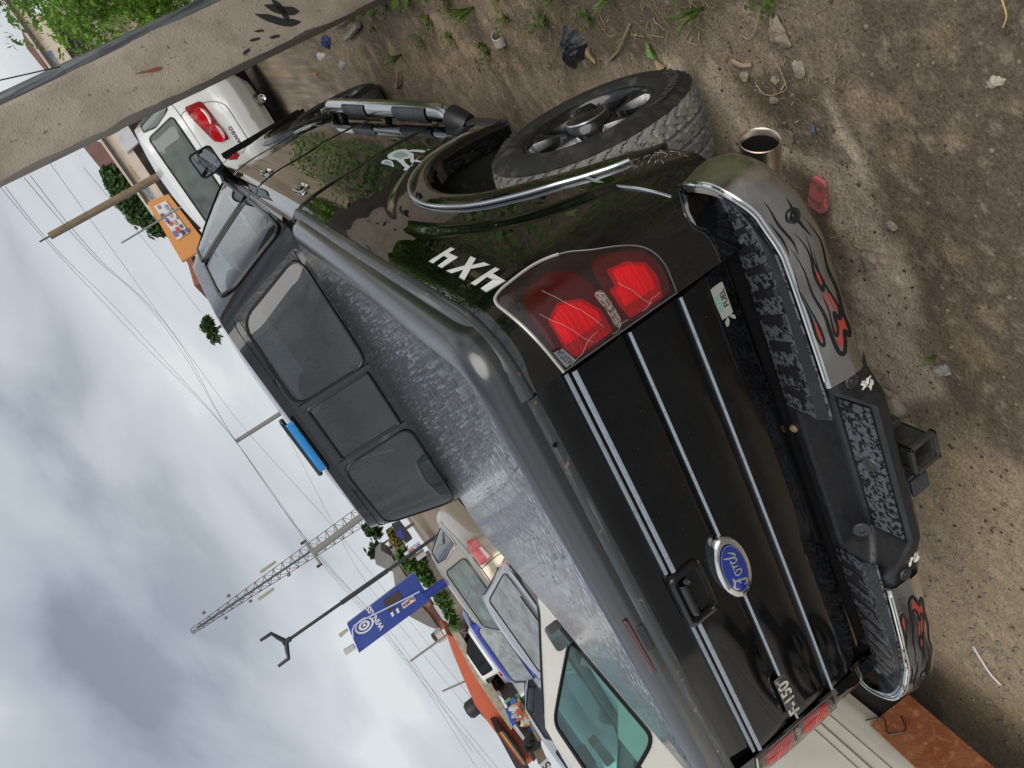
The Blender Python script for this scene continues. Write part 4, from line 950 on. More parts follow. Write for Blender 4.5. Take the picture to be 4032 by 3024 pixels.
# big square door mirrors
for sgn in (1, -1):
    c = Vector((sgn*1.105, 3.30, 1.402)); b = MB()
    L = rrect(.088, .085, .028, 6); ys = [(.0, 1.0), (-.010, 1.0), (-.010, .93), (.0, .90)]
    rings_ = [[(c.x+p[0]*k, c.y+dy, c.z+p[1]*k+.03*p[0]*sgn) for p in L] for dy, k in ((.095, .55), (.085, .80), (.03, .98), (-.012, 1.0), (-.018, .97), (-.018, .86), (-.008, .84))]
    n = len(L); b.grid(lambda u, v: rings_[int(round(v*6))][int(round(u*n)) % n], n, 7, cu=True); b.add(rings_[0], [tuple(range(n))])
    mr = b.build('door_mirror', mat('mirror_black', (.011, .011, .012), .28), truck, auto=50)
    mk('mirror_glass', [(q[0], q[1]-.001, q[2]) for q in rings_[6]], [tuple(range(n))], mat('mirror_glass', (.30, .33, .36), .02, 1), mr, smooth=False)
    MB().tube([(sgn*1.05, 3.32, 1.36), (sgn*.99, 3.34, 1.34), (sgn*.93, 3.36, 1.34)], [.045, .04, .05], 10).build('mirror_arm', MATS['mirror_black'], mr)
# ------------------------------------------------------------------ wheels
def wheel(parent, cx0, cy0, sgn, r=.387, w=.27, cz=None, ang=0.0, detail=True, name='wheel'):
    """cx0 = x of outer sidewall plane"""
    cz = r if cz is None else cz
    whl = bpy.data.objects.new(name, None); COL.objects.link(whl); whl.location = (sgn*cx0, cy0, cz); whl.rotation_euler = (ang, 0, 0); whl.parent = parent; whl.empty_display_size = .1
    rr = .235*r/.387
    # tread with blocks cut into it
    NA = 300 if detail else 48
    P = []   # axial from outer (0) to inner (-w); (axial, radius)
    def tread(u, v):
        a = 2*math.pi*u; t = lerp(-.02, 1.02, v); x = -w*(.045+.91*min(max(t, 0), 1)); q = (t-.5)*2
        rad = r-.012*abs(q)**3-.006*q*q
        if detail:
            k = a*42/(2*math.pi); g = 0
            d = abs(abs(q)-.42)
            if d < .045: g = .011
            if abs(q) < .04: g = .010
            zig = .22*math.sin(q*14)
            ph = (k+zig*1.6+(.5 if q > 0 else 0)) % 1
            if abs(q) > .46 and min(ph, 1-ph) < .10: g = .010
            if abs(q) < .40 and min(ph, 1-ph) < .08: g = .009
            rad -= g
        return (sgn*x, rad*math.cos(a), rad*math.sin(a))
    MB().grid(tread, NA, 46 if detail else 8, cu=True).build('tyre_tread', M_tyre, whl, auto=40)
    SWP = [(-.045*w, r-.018), (-.02*w, r-.032), (.012, r-.060), (.018, r-.090), (.014, rr+.030), (.004, rr+.010), (-.006, rr+.002), (-.03, rr-.004)]
    def sw(u, v):
        j = v*(len(SWP)-1); k = min(int(j), len(SWP)-2); t = j-k; x = lerp(SWP[k][0], SWP[k+1][0], t); q = lerp(SWP[k][1], SWP[k+1][1], t); a = 2*math.pi*u
        if detail and v < .22 and int(u*84) % 2 == 0: x += .004
        return (sgn*x, q*math.cos(a), q*math.sin(a))
    swo = MB().grid(sw, 168 if detail else 40, 22, cu=True).build('tyre_sidewall', M_sidewall, whl, auto=50)
    MB().grid(lambda u, v: (sgn*(-w*.955+.0*v), lerp(r-.02, rr-.02, v)*math.cos(2*math.pi*u), lerp(r-.02, rr-.02, v)*math.sin(2*math.pi*u)), 40, 3, cu=True).build('inner_sidewall', M_sidewall, whl)
    # rim
    MB().lathe([(sgn*-.002, rr+.006), (sgn*.003, rr), (sgn*-.002, rr-.008), (sgn*-.02, rr-.014), (sgn*-.06, rr-.022), (sgn*-.20, rr-.030), (sgn*-.20, .02)], 'x', (0, 0, 0), 64).build('rim_barrel', M_alloyblack, whl, auto=50)
    if detail:
        for k in range(6):
            a0 = 2*math.pi*k/6+.2
            def spk(u, v, wd=.42, o=0):
                q = lerp(.055, rr-.006, u); hw = lerp(.055, .062, u)*wd*2.2*(1-.35*math.sin(math.pi*u)); t = lerp(-1, 1, v); x = -.012-.030*math.sin(math.pi*min(1, u*1.05))*.8-(.022 if abs(t) > .95 else 0)-.010*(abs(t) > .6)+.004
                return (sgn*(x+o), q*math.cos(a0)-t*hw*math.sin(a0), q*math.sin(a0)+t*hw*math.cos(a0))
            MB().grid(spk, 12, 9).build('spoke', M_alloyblack, whl, auto=40)
            for sg2 in (-1, 1):
                MB().grid(lambda u, v: (lambda q, hw, t: (sgn*(-.018-.05*v), q*math.cos(a0)-t*hw*math.sin(a0), q*math.sin(a0)+t*hw*math.cos(a0)))(lerp(.085, rr-.014, u), lerp(.055, .062, u)*.42*2.2*(1-.35*math.sin(math.pi*u))+.002+.010*v, sg2), 8, 3).build('spoke_flank', M_alloy, whl, auto=40)
        MB().lathe([(sgn*-.03, .088), (sgn*-.012, .085), (sgn*.002, .078), (sgn*.010, .072), (sgn*.014, .062), (sgn*.013, .050), (sgn*.016, .044), (sgn*.019, .030), (sgn*.020, .0005)], 'x', (0, 0, 0), 48).build('hub_cap', M_alloyblack, whl, auto=40)
        MB().lathe([(sgn*.0095, .0755), (sgn*.0140, .0715), (sgn*.0142, .069)], 'x', (0, 0, 0), 48).build('hub_ring', M_alloy, whl)
        # raised lettering round the sidewall
        for word, a0, dr in (('DESTINATION', R(205), 1), ('TUBELESS', R(20), 1)):
            V, F = text2d(word, .044, .0012, space=1.25, off=.0006)
            def m_(x, y, e):
                q = r-.074+y; t = a0-x/(r-.07); return (sgn*(.0185+e), q*math.cos(t), q*math.sin(t))
            wrap('sidewall_lettering', (V, F), m_, mat('letter_rubber', (.05, .05, .05), .6), whl)
    else:
        for k in range(5):
            a0 = 2*math.pi*k/5
            MB().grid(lambda u, v: (lambda q, hw, t: (sgn*(-.012), q*math.cos(a0)-t*hw*math.sin(a0), q*math.sin(a0)+t*hw*math.cos(a0)))(lerp(.02, rr, u), lerp(.05, .04, u), 2*v-1), 4, 3).build('spoke', M_alloy, whl)
    return whl
for sgn in (1, -1):
    wheel(truck, .962, -.005, sgn, ang=.35*sgn, name='rear_wheel'); wheel(truck, .955, 3.82, sgn, name='front_wheel')
MB().tube([(-.8, 0, .39), (.8, 0, .39)], .06, 12).build('rear_axle', M_dark, truck)
# ------------------------------------------------------------------ ground: one sheet to the horizon, fine near the viewer
def gh(x, y):
    x = np.asarray(x, float); y = np.asarray(y, float)
    near = np.exp(-((x-.3)**2+(y-.5)**2)/60)
    h = near*(.030*fbm(x*1.3, y*1.3, 4)+.020*fbm(x*7+3, y*7, 4)+.011*fbm(x*28, y*28+9, 3))
    h = h-.012+.05*sstep(1.15, 2.2, x)*np.exp(-((y-1)/6)**2)
    wheel_pad = np.exp(-(((np.abs(x)-.83)/.16)**2+(y/.18)**2))+np.exp(-(((np.abs(x)-.83)/.16)**2+((y-3.82)/.18)**2))
    h = h*(1-np.clip(wheel_pad, 0, 1))-.006*np.clip(wheel_pad, 0, 1)
    fdist = (x-CAM.x)*FH.x+(y-CAM.y)*FH.y; left = sstep(1.0, 4.5, -x)
    return h+.026*np.clip(fdist-4.5, 0, 60)*left
def axis(lo, hi, step, far, grow=1.16):
    c = list(np.arange(lo, hi+1e-6, step)); s = step; v = hi
    while v < far: s *= grow; v += s; c.append(v)
    s = step; v = lo; pre = []
    while v > -far: s *= grow; v -= s; pre.append(v)
    return np.array(pre[::-1]+c)
gx = axis(-2.7, 2.0, .0155, 900); gy = axis(-1.7, 4.2, .0155, 900)
GX, GY = np.meshgrid(gx, gy, indexing='ij'); GZ = gh(GX, GY)
nx_, ny_ = GX.shape
me = bpy.data.meshes.new('ground'); co = np.stack([GX, GY, GZ], -1).reshape(-1, 3).astype(np.float32)
ii = np.arange(nx_*ny_).reshape(nx_, ny_); quads = np.stack([ii[:-1, :-1], ii[1:, :-1], ii[1:, 1:], ii[:-1, 1:]], -1).reshape(-1, 4)
me.vertices.add(len(co)); me.vertices.foreach_set('co', co.ravel()); me.loops.add(quads.size); me.loops.foreach_set('vertex_index', quads.ravel().astype(np.int32))
me.polygons.add(len(quads)); me.polygons.foreach_set('loop_start', np.arange(0, quads.size, 4, dtype=np.int32)); me.polygons.foreach_set('loop_total', np.full(len(quads), 4, np.int32)); me.polygons.foreach_set('use_smooth', np.ones(len(quads), bool)); me.update()
# soil colours: stains, dry tracks and straw, each with a shape of its own
def polydist(x, y, P):
    """signed-ish distance to polygon (negative inside)"""
    d = np.full(x.shape, 9.0); ins = np.zeros(x.shape, bool)
    for (a, b), (c, e) in zip(P, P[1:]+P[:1]):
        px, py = c-a, e-b; t = np.clip(((x-a)*px+(y-b)*py)/(px*px+py*py+1e-9), 0, 1); d = np.minimum(d, np.hypot(x-a-t*px, y-b-t*py))
        cond = ((b > y) != (e > y)) & (x < (c-a)*(y-b)/(e-b+1e-12)+a); ins ^= cond
    return np.where(ins, -d, d)
X, Y = GX, GY; wob = fbm(X*5, Y*5, 5)*.22
def blend(col, c2, m): return col*(1-m[..., None])+np.array(c2)*m[..., None]
C = np.zeros(X.shape+(3,))+np.array((.128, .102, .074))
n1 = fbm(X*3+9, Y*3, 5); n2 = fbm(X*11, Y*11+5, 5); n3 = fbm(X*40, Y*40, 3)
C = blend(C, (.085, .067, .048), sstep(-.05, .18, n1)); C = blend(C, (.165, .130, .092), sstep(.06, .2, n2)*.7)
LIGHT = [(.947, .06), (.892, -.198), (.759, -.283), (.68, -.46), (.705, -.564), (.80, -.70), (.671, -.756), (.499, -.755), (.307, -.79), (.06, -.81), (-.19, -.83), (-.341, -.655), (-.15, -.56), (.125, -.60), (.409, -.56), (.46, -.45), (.60, -.30), (.628, -.10), (.675, .05)]
m = 1-sstep(-.02, .07, polydist(X, Y, LIGHT)+wob); C = blend(C, (.300, .250, .190), m*.95)
TAN = [(-.55, -.60), (-.45, -.85), (-.50, -1.2), (-.3, -2.6), (-3.2, -2.4), (-3.4, -.5), (-2.0, -.52), (-1.24, -.57)]
m = 1-sstep(-.05, .12, polydist(X, Y, TAN)+wob); C = blend(C, (.235, .182, .120), m*.85)
for P in ([(.90, -.34), (.90, -.56), (.79, -.66), (.64, -.64), (.70, -.44)], [(.60, -.40), (.56, -.56), (.25, -.55), (.30, -.36)], [(1.0, .9), (.98, .3), (1.12, -.3), (1.22, -.9), (1.3, .9)]):
    m = 1-sstep(-.02, .06, polydist(X, Y, P)+wob*.7); C = blend(C, (.060, .049, .034), m*.85)
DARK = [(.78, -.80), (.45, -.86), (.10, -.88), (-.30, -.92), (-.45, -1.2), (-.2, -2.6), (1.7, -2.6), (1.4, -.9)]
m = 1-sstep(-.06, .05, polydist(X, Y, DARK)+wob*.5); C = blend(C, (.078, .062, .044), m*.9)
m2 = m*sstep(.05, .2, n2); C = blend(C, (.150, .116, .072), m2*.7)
STRAW = sstep(.93, 1.05, X+wob*.4)*sstep(.7, 1.6, Y); C = blend(C, (.205, .150, .092), STRAW*.55*sstep(-.2, .15, n2)); C = blend(C, (.075, .058, .04), STRAW*sstep(.05, .2, n1)*.6)
m = sstep(1.75, 2.3, -Y+wob); C = blend(C, (.098, .093, .086), m*.9)  # unseen grey ground behind the camera, added to neutralise the truck's reflections
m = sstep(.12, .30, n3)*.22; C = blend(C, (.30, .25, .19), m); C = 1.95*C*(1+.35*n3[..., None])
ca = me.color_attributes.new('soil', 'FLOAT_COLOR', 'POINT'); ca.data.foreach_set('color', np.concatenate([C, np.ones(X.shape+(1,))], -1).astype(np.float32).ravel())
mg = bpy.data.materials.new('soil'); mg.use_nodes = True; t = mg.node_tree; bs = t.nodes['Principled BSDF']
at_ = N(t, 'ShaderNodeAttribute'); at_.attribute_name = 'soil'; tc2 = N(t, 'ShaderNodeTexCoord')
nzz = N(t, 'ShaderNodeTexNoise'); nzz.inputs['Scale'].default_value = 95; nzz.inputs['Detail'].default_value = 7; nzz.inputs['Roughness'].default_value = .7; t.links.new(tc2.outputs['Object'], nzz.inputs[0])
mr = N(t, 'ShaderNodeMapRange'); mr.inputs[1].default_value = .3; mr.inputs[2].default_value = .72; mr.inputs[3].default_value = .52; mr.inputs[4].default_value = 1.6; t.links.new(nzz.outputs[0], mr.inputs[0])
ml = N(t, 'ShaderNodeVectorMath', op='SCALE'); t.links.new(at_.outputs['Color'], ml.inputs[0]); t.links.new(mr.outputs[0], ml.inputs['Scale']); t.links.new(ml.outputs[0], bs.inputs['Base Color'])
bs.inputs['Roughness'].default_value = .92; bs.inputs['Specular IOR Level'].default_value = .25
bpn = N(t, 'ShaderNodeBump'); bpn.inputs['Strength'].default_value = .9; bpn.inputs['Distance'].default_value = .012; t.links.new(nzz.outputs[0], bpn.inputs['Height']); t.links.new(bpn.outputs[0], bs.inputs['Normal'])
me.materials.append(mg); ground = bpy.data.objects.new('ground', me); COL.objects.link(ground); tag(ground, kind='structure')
def gz(x, y): return float(gh(np.array([x]), np.array([y]))[0])
# pebbles and crumbs of soil: too many to count
def rock_mesh(seed, n=1):
    rg = random.Random(seed); b = bmesh.new(); bmesh.ops.create_icosphere(b, subdivisions=n, radius=1)
    for v in b.verts: v.co *= rg.uniform(.72, 1.15)
    V = [v.co.copy() for v in b.verts]; F = [[v.index for v in f.verts] for f in b.faces]; b.free(); return V, F
RK = [rock_mesh(k) for k in range(6)]
def visible_spot():
    r_ = rnd.random()
    if r_ < .60: return rnd.uniform(-.9, 1.3), rnd.uniform(-1.6, -.15)
    if r_ < .85: return rnd.uniform(.88, 1.5), rnd.uniform(-.6, 5.5)
    return rnd.uniform(-2.8, -.5), rnd.uniform(-1.6, -.4)
for nm, cnt, smin, smax, m_ in (('pebbles', 900, .0025, .009, mat('pebble', (.26, .215, .165), .9, 0, .2, noise=(40, (.16, .13, .10), .4, .7))), ('soil_crumbs', 1500, .002, .008, mat('soil_crumb', (.085, .066, .047), .95, 0, .15))):
    mb = MB()
    for k in range(cnt):
        x, y = visible_spot(); s = smin+(smax-smin)*rnd.random()**2.6; V, F = RK[rnd.randrange(6)]; a = rnd.uniform(0, 6.28); z = gz(x, y); f = rnd.uniform(.5, .9)
        ca_, sa_ = math.cos(a), math.sin(a); mb.add([(x+s*(v.x*ca_-v.y*sa_), y+s*(v.x*sa_+v.y*ca_), z+s*f*v.z+s*.15) for v in V], F)
    o = mb.build(nm, m_, None, smooth=False); tag(o, 'small scattered %s on the earth' % nm.replace('_', ' '), nm.split('_')[-1], kind='stuff')
# straw and dead grass bits
mb = MB()
for k in range(2600):
    r_ = rnd.random()
    x, y = (rnd.uniform(.95, 1.65), rnd.uniform(-.3, 6.0)) if r_ < .86 else (rnd.uniform(.2, 1.2), rnd.uniform(-.8, -.3))
    L = rnd.uniform(.02, .075)*(1 if r_ < .86 else .35); a = rnd.uniform(0, 6.28); z = gz(x, y)+.004; w = rnd.uniform(.0008, .0020); dx, dy = math.cos(a)*L, math.sin(a)*L; q = rnd.uniform(0, .012)
    mb.add([(x-dy/L*w, y+dx/L*w, z), (x+dy/L*w, y-dx/L*w, z), (x+dx+dy/L*w, y+dy-dx/L*w, z+q), (x+dx-dy/L*w, y+dy+dx/L*w, z+q)], [(0, 1, 2, 3)])
tag(mb.build('dry_straw', leafmat('straw', (.20, .125, .06), (.46, .36, .21), .1), None, smooth=False), 'dry straw and root bits strewn along the verge', 'straw', kind='stuff')
# individual stones
for k, (x, y, s, lab) in enumerate(((.93, -.61, .022, 'pale rounded stone lying between crumpled paper and dark damp patch'), (.429, -.815, .018, 'small pale stone alone on dark speckled soil'), (.914, -.36, .017, 'pale angular stone on the dry track beside the tyre'), (-.341, -.655, .045, 'large pale angular stone beside the tow receiver'), (.83, -.46, .016, 'flat tan stone on the dry track behind the exhaust'), (.291, -.71, .030, 'flat pale stone slab lying on the dry track'), (.90, -.50, .014, 'small tan stone next to the twigs behind the wheel'))):
    V, F = rock_mesh(40+k, 2); z = gz(x, y)
    o = mk('stone', [(v.x*s*1.3, v.y*s, v.z*s*.6) for v in V], F, mat('stone', (.33, .29, .235), .88, 0, .2, noise=(25, (.22, .19, .15), .4, .7), bump=(120, .4)), None, smooth=False)
    o.location = (x, y, z+s*.3); o.rotation_euler = (0, 0, k*1.3); tag(o, lab, 'stone', 'loose stones')
# ------------------------------------------------------------------ concrete post and steel pipe at the verge
def rough_post(name, base, top, w0, w1, rz, m, seed):
    base, top = Vector(base), Vector(top); nz = 120; V = []; n = 4*14
    for i in range(nz+1):
        t = i/nz; c = base.lerp(top, t); w = lerp(w0, w1, t)/2
        for k in range(n):
            s, q = divmod(k, 14); q = q/14*2-1; x, y = ((w, q*w), (-q*w, w), (-w, -q*w), (q*w, -w))[s]
            cr = max(0, abs(q)-.86)/.14; jag = .030*cr*float(fbm(np.array([t*38+s*9]), np.array([s*3.3+(q > 0)]), 4)[0]); chip = max(0, float(fbm(np.array([t*16+s*7+3]), np.array([(q > 0)*5.5+s]), 3)[0])-.08)*cr*.30
            k2 = 1-cr*.03-chip; x, y = x*k2+jag, y*k2-jag*.6; ca_, sa_ = math.cos(rz), math.sin(rz); V.append((c.x+x*ca_-y*sa_, c.y+x*sa_+y*ca_, c.z))
    F = [(i*n+k, i*n+(k+1) % n, (i+1)*n+(k+1) % n, (i+1)*n+k) for i in range(nz) for k in range(n)]+[tuple(nz*n+k for k in range(n))]
    return mk(name, V, F, m, None, auto=40)
def gpost(z): return Vector((1.632+.0475*z, 2.47, z))
post = rough_post('concrete_post', gpost(-.3), gpost(5.4), .335, .262, R(8), M_concrete, 1)
tag(post, 'rough weathered square concrete post leaning beside the black pickup', 'post')
# black paint daubs on the post
pm = mat('black_daub', (.018, .018, .022), .55)
def post_face(a, z): p = gpost(z); w = lerp(.335, .262, (z+.3)/5.7)/2+.0025; ca_, sa_ = math.cos(R(8)), math.sin(R(8)); x, y = a, -w; return (p.x+x*ca_-y*sa_, p.y+x*sa_+y*ca_, z)
for P, w in (([(-.10, .60), (-.07, .68), (-.02, .74), (.03, .80)], .020), ([(-.05, .58), (-.01, .66), (.05, .73)], .022), ([(-.075, .66), (.0, .66), (.06, .68)], .016), ([(-.115, .74), (-.105, .80)], .008), ([(-.085, .84), (-.075, .90)], .007), ([(-.11, .92), (-.12, .97)], .008), ([(-.06, .80), (-.045, .85)], .006)):
    wrap('paint_daub', stroke(P, w, 6, (.2, .3)), lambda a, z, e: post_face(a, z), pm, post)
wrap('rust_stain', stroke([(-.01, 1.36), (.0, 1.42), (.02, 1.50)], .010, 6, (.2, .6)), lambda a, z, e: post_face(a, z), mat('rust_stain', (.22, .08, .03), .8), post)
pipe = MB().tube([(1.905-.0*0+.045*(z-1.4), 3.06, z) for z in (-.2, .6, 1.4, 2.4, 3.6, 5.2)], .046, 24).build('steel_pipe', mat('galvanised_pipe', (.20, .22, .235), .42, .4, .5, noise=(9, (.26, .28, .29), .4, .7), streak=((40, 40, 2), (.09, .10, .11), .45, .6)), None)
tag(pipe, 'upright grey steel pipe standing just behind the concrete post', 'pipe')
MB().tube([(1.955+.03*k, 3.00, 1.80+.12*k) for k in range(6)], .004, 5).build('loose_wire', M_trim, pipe)
# ------------------------------------------------------------------ shrubs on the verge
def shrub(name, label, cx0, cy0, rx, ry, h, nspr, seed, c1, c2, leaf=.045, group='green shrubs on the verge'):
    rg = random.Random(seed); z0 = gz(cx0, cy0); o = thing(name, label, 'shrub', (cx0, cy0, z0), group=group)
    st = MB(); lf = MB(); tips = []
    for k in range(26):
        a = rg.uniform(0, 6.28); q = rg.random()**.6; tx, ty, tz = math.cos(a)*rx*q, math.sin(a)*ry*q, h*rg.uniform(.45, 1.0)*(1-.35*q*q)
        P = [(0+tx*.08, ty*.08, 0), (tx*.35+rg.uniform(-.06, .06), ty*.35, tz*.45), (tx*.8, ty*.8, tz*.82), (tx, ty, tz)]; C_ = cat_rom(P, 4); st.tube(C_, [lerp(.012, .003, i/(len(C_)-1)) for i in range(len(C_))], 5); tips.append(C_)
    for k in range(nspr):
        C_ = tips[rg.randrange(len(tips))]; p = C_[rg.randrange(3, len(C_))].copy(); p += Vector((rg.gauss(0, .13), rg.gauss(0, .13), rg.gauss(0, .10))); d = Vector((rg.uniform(-1, 1), rg.uniform(-1, 1), rg.uniform(-.3, 1))).normalized()
        sd_ = d.cross(Vector((rg.uniform(-1, 1), rg.uniform(-1, 1), rg.uniform(-1, 1)))).normalized(); L = rg.uniform(.10, .22); nl = 5
        for j in range(nl):
            c = p+d*(L*(j+.5)/nl)-Vector((0, 0, .06*((j+1)/nl)**2)); s = leaf*rg.uniform(.6, 1.15)
            for sg in (-1, 1):
                t_ = (sd_*sg+d*.45+Vector((rg.uniform(-.3, .3), rg.uniform(-.3, .3), rg.uniform(-.4, .2)))).normalized(); n_ = t_.cross(d).normalized()*s*.26*rg.choice((1, .8)); q0 = c; q1 = c+t_*s*.5; q2 = c+t_*s
                lf.add([q0, q1+n_, q2, q1-n_], [(0, 1, 2, 3)])
    st.build('stems', mat('shrub_stem', (.10, .075, .04), .8), o); lf.build('crown', leafmat('leaf_%d' % seed, c1, c2), o, smooth=False); return o
shrub('leafy_shrub', 'bright green feathery shrub behind the grey steel pipe', 2.70, 4.9, .78, 1.0, 1.95, 7000, 11, (.07, .19, .016), (.30, .48, .06))
shrub('leafy_shrub', 'large green shrub outside the frame along the verge', 3.45, 1.5, .9, 1.3, 2.2, 2600, 12, (.05, .15, .014), (.24, .42, .06), .06)
shrub('leafy_shrub', 'large green shrub outside the frame, nearest the viewer', 4.4, -1.2, 1.0, 1.2, 1.7, 1400, 13, (.05, .15, .014), (.24, .42, .06), .06)
shrub('leafy_shrub', 'large green shrub outside the frame beyond the white car', 3.2, 6.6, 1.1, 1.5, 2.4, 2200, 14, (.05, .15, .014), (.24, .42, .06), .06)
shrub('leafy_shrub', 'big green shrub outside the frame, behind the first shrub', 3.5, 3.7, 1.0, 1.3, 2.5, 2200, 15, (.05, .15, .014), (.24, .42, .06), .06)
# low weeds at the verge
def weed(x, y, s, seed, label, kind):
    rg = random.Random(seed); z0 = gz(x, y); mb = MB()
    if kind == 'grass':
        for k in range(16):
            a = rg.uniform(0, 6.28); L = s*rg.uniform(.6, 1.3); b = rg.uniform(.3, .9); w = s*.035; P = [Vector((0, 0, 0)), Vector((math.cos(a)*L*.35*b, math.sin(a)*L*.35*b, L*.55)), Vector((math.cos(a)*L*b, math.sin(a)*L*b, L*(.75-.3*b)))]; n_ = Vector((-math.sin(a), math.cos(a), 0))*w; C_ = cat_rom(P, 4); m = len(C_)
            V = []
            for i, c in enumerate(C_): q = 1-(i/(m-1))**1.5; V += [c+n_*q, c-n_*q]
            mb.add(V, [(2*i, 2*i+1, 2*i+3, 2*i+2) for i in range(m-1)])
        mt = leafmat('grass_blade', (.06, .13, .015), (.22, .30, .06))
    else:
        for k in range(12):
            a = rg.uniform(0, 6.28); L = s*rg.uniform(.4, 1.1); st = Vector((math.cos(a)*L*.7, math.sin(a)*L*.7, L*rg.uniform(.2, .7)))
            for j in range(6):
                c = st*(j+1)/6; t_ = Vector((rg.uniform(-1, 1), rg.uniform(-1, 1), rg.uniform(-.1, .6))).normalized(); q = s*.20*rg.uniform(.6, 1.2); n_ = t_.cross(Vector((0, 0, 1))).normalized()*q*.36; mb.add([c, c+t_*q*.5+n_, c+t_*q, c+t_*q*.5-n_], [(0, 1, 2, 3)])
        mt = leafmat('weed_leaf', (.045, .105, .015), (.17, .25, .05))
    o = mb.build('grass_tuft' if kind == 'grass' else 'leafy_weed', mt, None, smooth=False); o.location = (x, y, z0); tag(o, label, 'weed', 'weeds on the verge'); return o
WS = [(1.20, 2.4), (1.30, 2.1), (1.37, 1.75), (1.18, 1.9), (1.42, 2.7), (1.30, 1.45), (1.22, 1.15), (1.33, 1.05), (1.20, .80), (1.29, .55), (1.17, .45), (1.24, .20), (1.14, -.25), (1.13, -.55), (1.32, 3.2), (1.12, 2.9), (1.44, 2.25), (1.10, 1.55)]
ORD = ['first', 'second', 'third', 'fourth', 'fifth', 'sixth', 'seventh', 'eighth', 'ninth', 'tenth', 'eleventh', 'twelfth', 'thirteenth']
GR = (5, 7, 9, 11, 15, 12); gl_ = sorted([k for k in range(len(WS)) if k in GR], key=lambda k: -WS[k][1]); ll_ = sorted([k for k in range(len(WS)) if k not in GR], key=lambda k: -WS[k][1])
for k, (x, y) in enumerate(WS):
    kd = 'grass' if k in (5, 7, 9, 11, 15, 12) else 'leaf'
    weed(x, y, rnd.uniform(.08, .15)*(1.35 if kd == 'grass' else 1), 60+k, ('thin green grass tuft on the verge, %s from the concrete post' % ORD[gl_.index(k)]) if kd == 'grass' else ('low leafy weed in straw on the verge, %s from the concrete post' % ORD[ll_.index(k)]), kd)
weed(-.045, -.886, .07, 99, 'sparse pale grass sprig next to the plastic sachet', 'grass')
# green ground cover spreading over the verge beyond the bare strip
mb = MB()
for k in range(5200):
    x = 1.42+abs(rnd.gauss(0, .9)); y = rnd.uniform(-1.2, 9.0)
    if x > 4.5 or fbm(np.array([x*1.7]), np.array([y*1.7]), 2)[0] < -.12: continue
    if abs(x-1.63) < .22 and abs(y-2.47) < .22: continue
    z = gz(x, y); hgt = rnd.uniform(.03, .22)*min(1, (x-1.2)*1.6); t_ = Vector((rnd.uniform(-1, 1), rnd.uniform(-1, 1), rnd.uniform(-.1, .8))).normalized(); s = rnd.uniform(.04, .09); n_ = t_.cross(Vector((rnd.uniform(-1, 1), rnd.uniform(-1, 1), 1))).normalized()*s*.3; c = Vector((x, y, z+hgt)); mb.add([c, c+t_*s*.5+n_, c+t_*s, c+t_*s*.5-n_], [(0, 1, 2, 3)])
tag(mb.build('verge_plants', leafmat('verge_leaf', (.06, .16, .016), (.26, .42, .07)), None, smooth=False), 'low green ground cover over the far verge', 'ground cover', kind='stuff')
# ------------------------------------------------------------------ litter
def crumple(name, label, cat, x, y, sx, sy, hgt, m, seed, rz=0, n=18, lump=True):
    rg = random.Random(seed); ox, oy = rg.uniform(0, 50), rg.uniform(0, 50); V = []; F = []; rim = [1+.16*math.sin(k*2*math.pi/40*3+seed)+.10*math.sin(k*2*math.pi/40*7+seed*2)+rg.uniform(-.03, .03) for k in range(40)]; na, nr = 40, 9
    for i in range(nr):
        for k in range(na):
            a = 2*math.pi*k/na; q = i/(nr-1)*rim[k]; px, py = math.cos(a)*q*sx, math.sin(a)*q*sy
            f = float(fbm(np.array([px*75+ox]), np.array([py*75+oy]), 4)[0]); z = hgt*((1-(i/(nr-1))**2) if lump else .35)*(.75+2.0*abs(f))+.004; V.append((px+.12*f*sx, py-.12*f*sy, z))
    for i in range(nr-1):
        for k in range(na): F.append((i*na+k, i*na+(k+1) % na, (i+1)*na+(k+1) % na, (i+1)*na+k))
    o = mk(name, V, F, m, None, auto=25); o.location = (x, y, gz(x, y)); o.rotation_euler = (0, 0, rz); return tag(o, label, cat)
PAP = mat('muddy_paper', (.27, .225, .17), .85, 0, .2, noise=(30, (.16, .13, .095), .45, .7))
crumple('crumpled_bag', 'crumpled black plastic bag on straw by the wheel', 'bag', 1.055, .665, .075, .12, .05, mat('black_bag', (.022, .024, .028), .42, bump=(60, .5)), 21, .5)
crumple('crumpled_paper', 'muddy crumpled paper on the earth behind the rear wheel', 'paper', 1.04, -.56, .050, .034, .020, PAP, 22, .3)
crumple('torn_paper', 'creased tan paper scrap on the pale dry track', 'paper', .667, -.693, .038, .030, .014, PAP, 23, .9, lump=False)
crumple('paper_scrap', 'pale paper scrap half hidden behind the exhaust tip', 'paper', .70, -.47, .034, .030, .012, PAP, 24, .2, lump=False)
crumple('paper_scrap', 'small white torn paper scrap on dark soil far from bumper', 'paper', .88, -1.214, .026, .014, .012, mat('white_scrap', (.40, .36, .29), .8), 25, 1.9)
# broken cup shell
b = MB(); b.grid(lambda u, v: (.040*math.cos(R(200)*u)*(1-.15*v), .040*math.sin(R(200)*u)*(1-.15*v), .012+.055*v+.004*math.sin(u*9)), 24, 8); o = b.build('broken_cup', mat('grey_shell', (.42, .40, .36), .6, 0, .4, noise=(40, (.25, .23, .19), .5, .7)), None); solid(o, .003); o.location = (1.105, 1.305, gz(1.105, 1.305)); o.rotation_euler = (R(75), .2, 1.0); tag(o, 'broken pale cup shell lying among dry straw', 'cup')
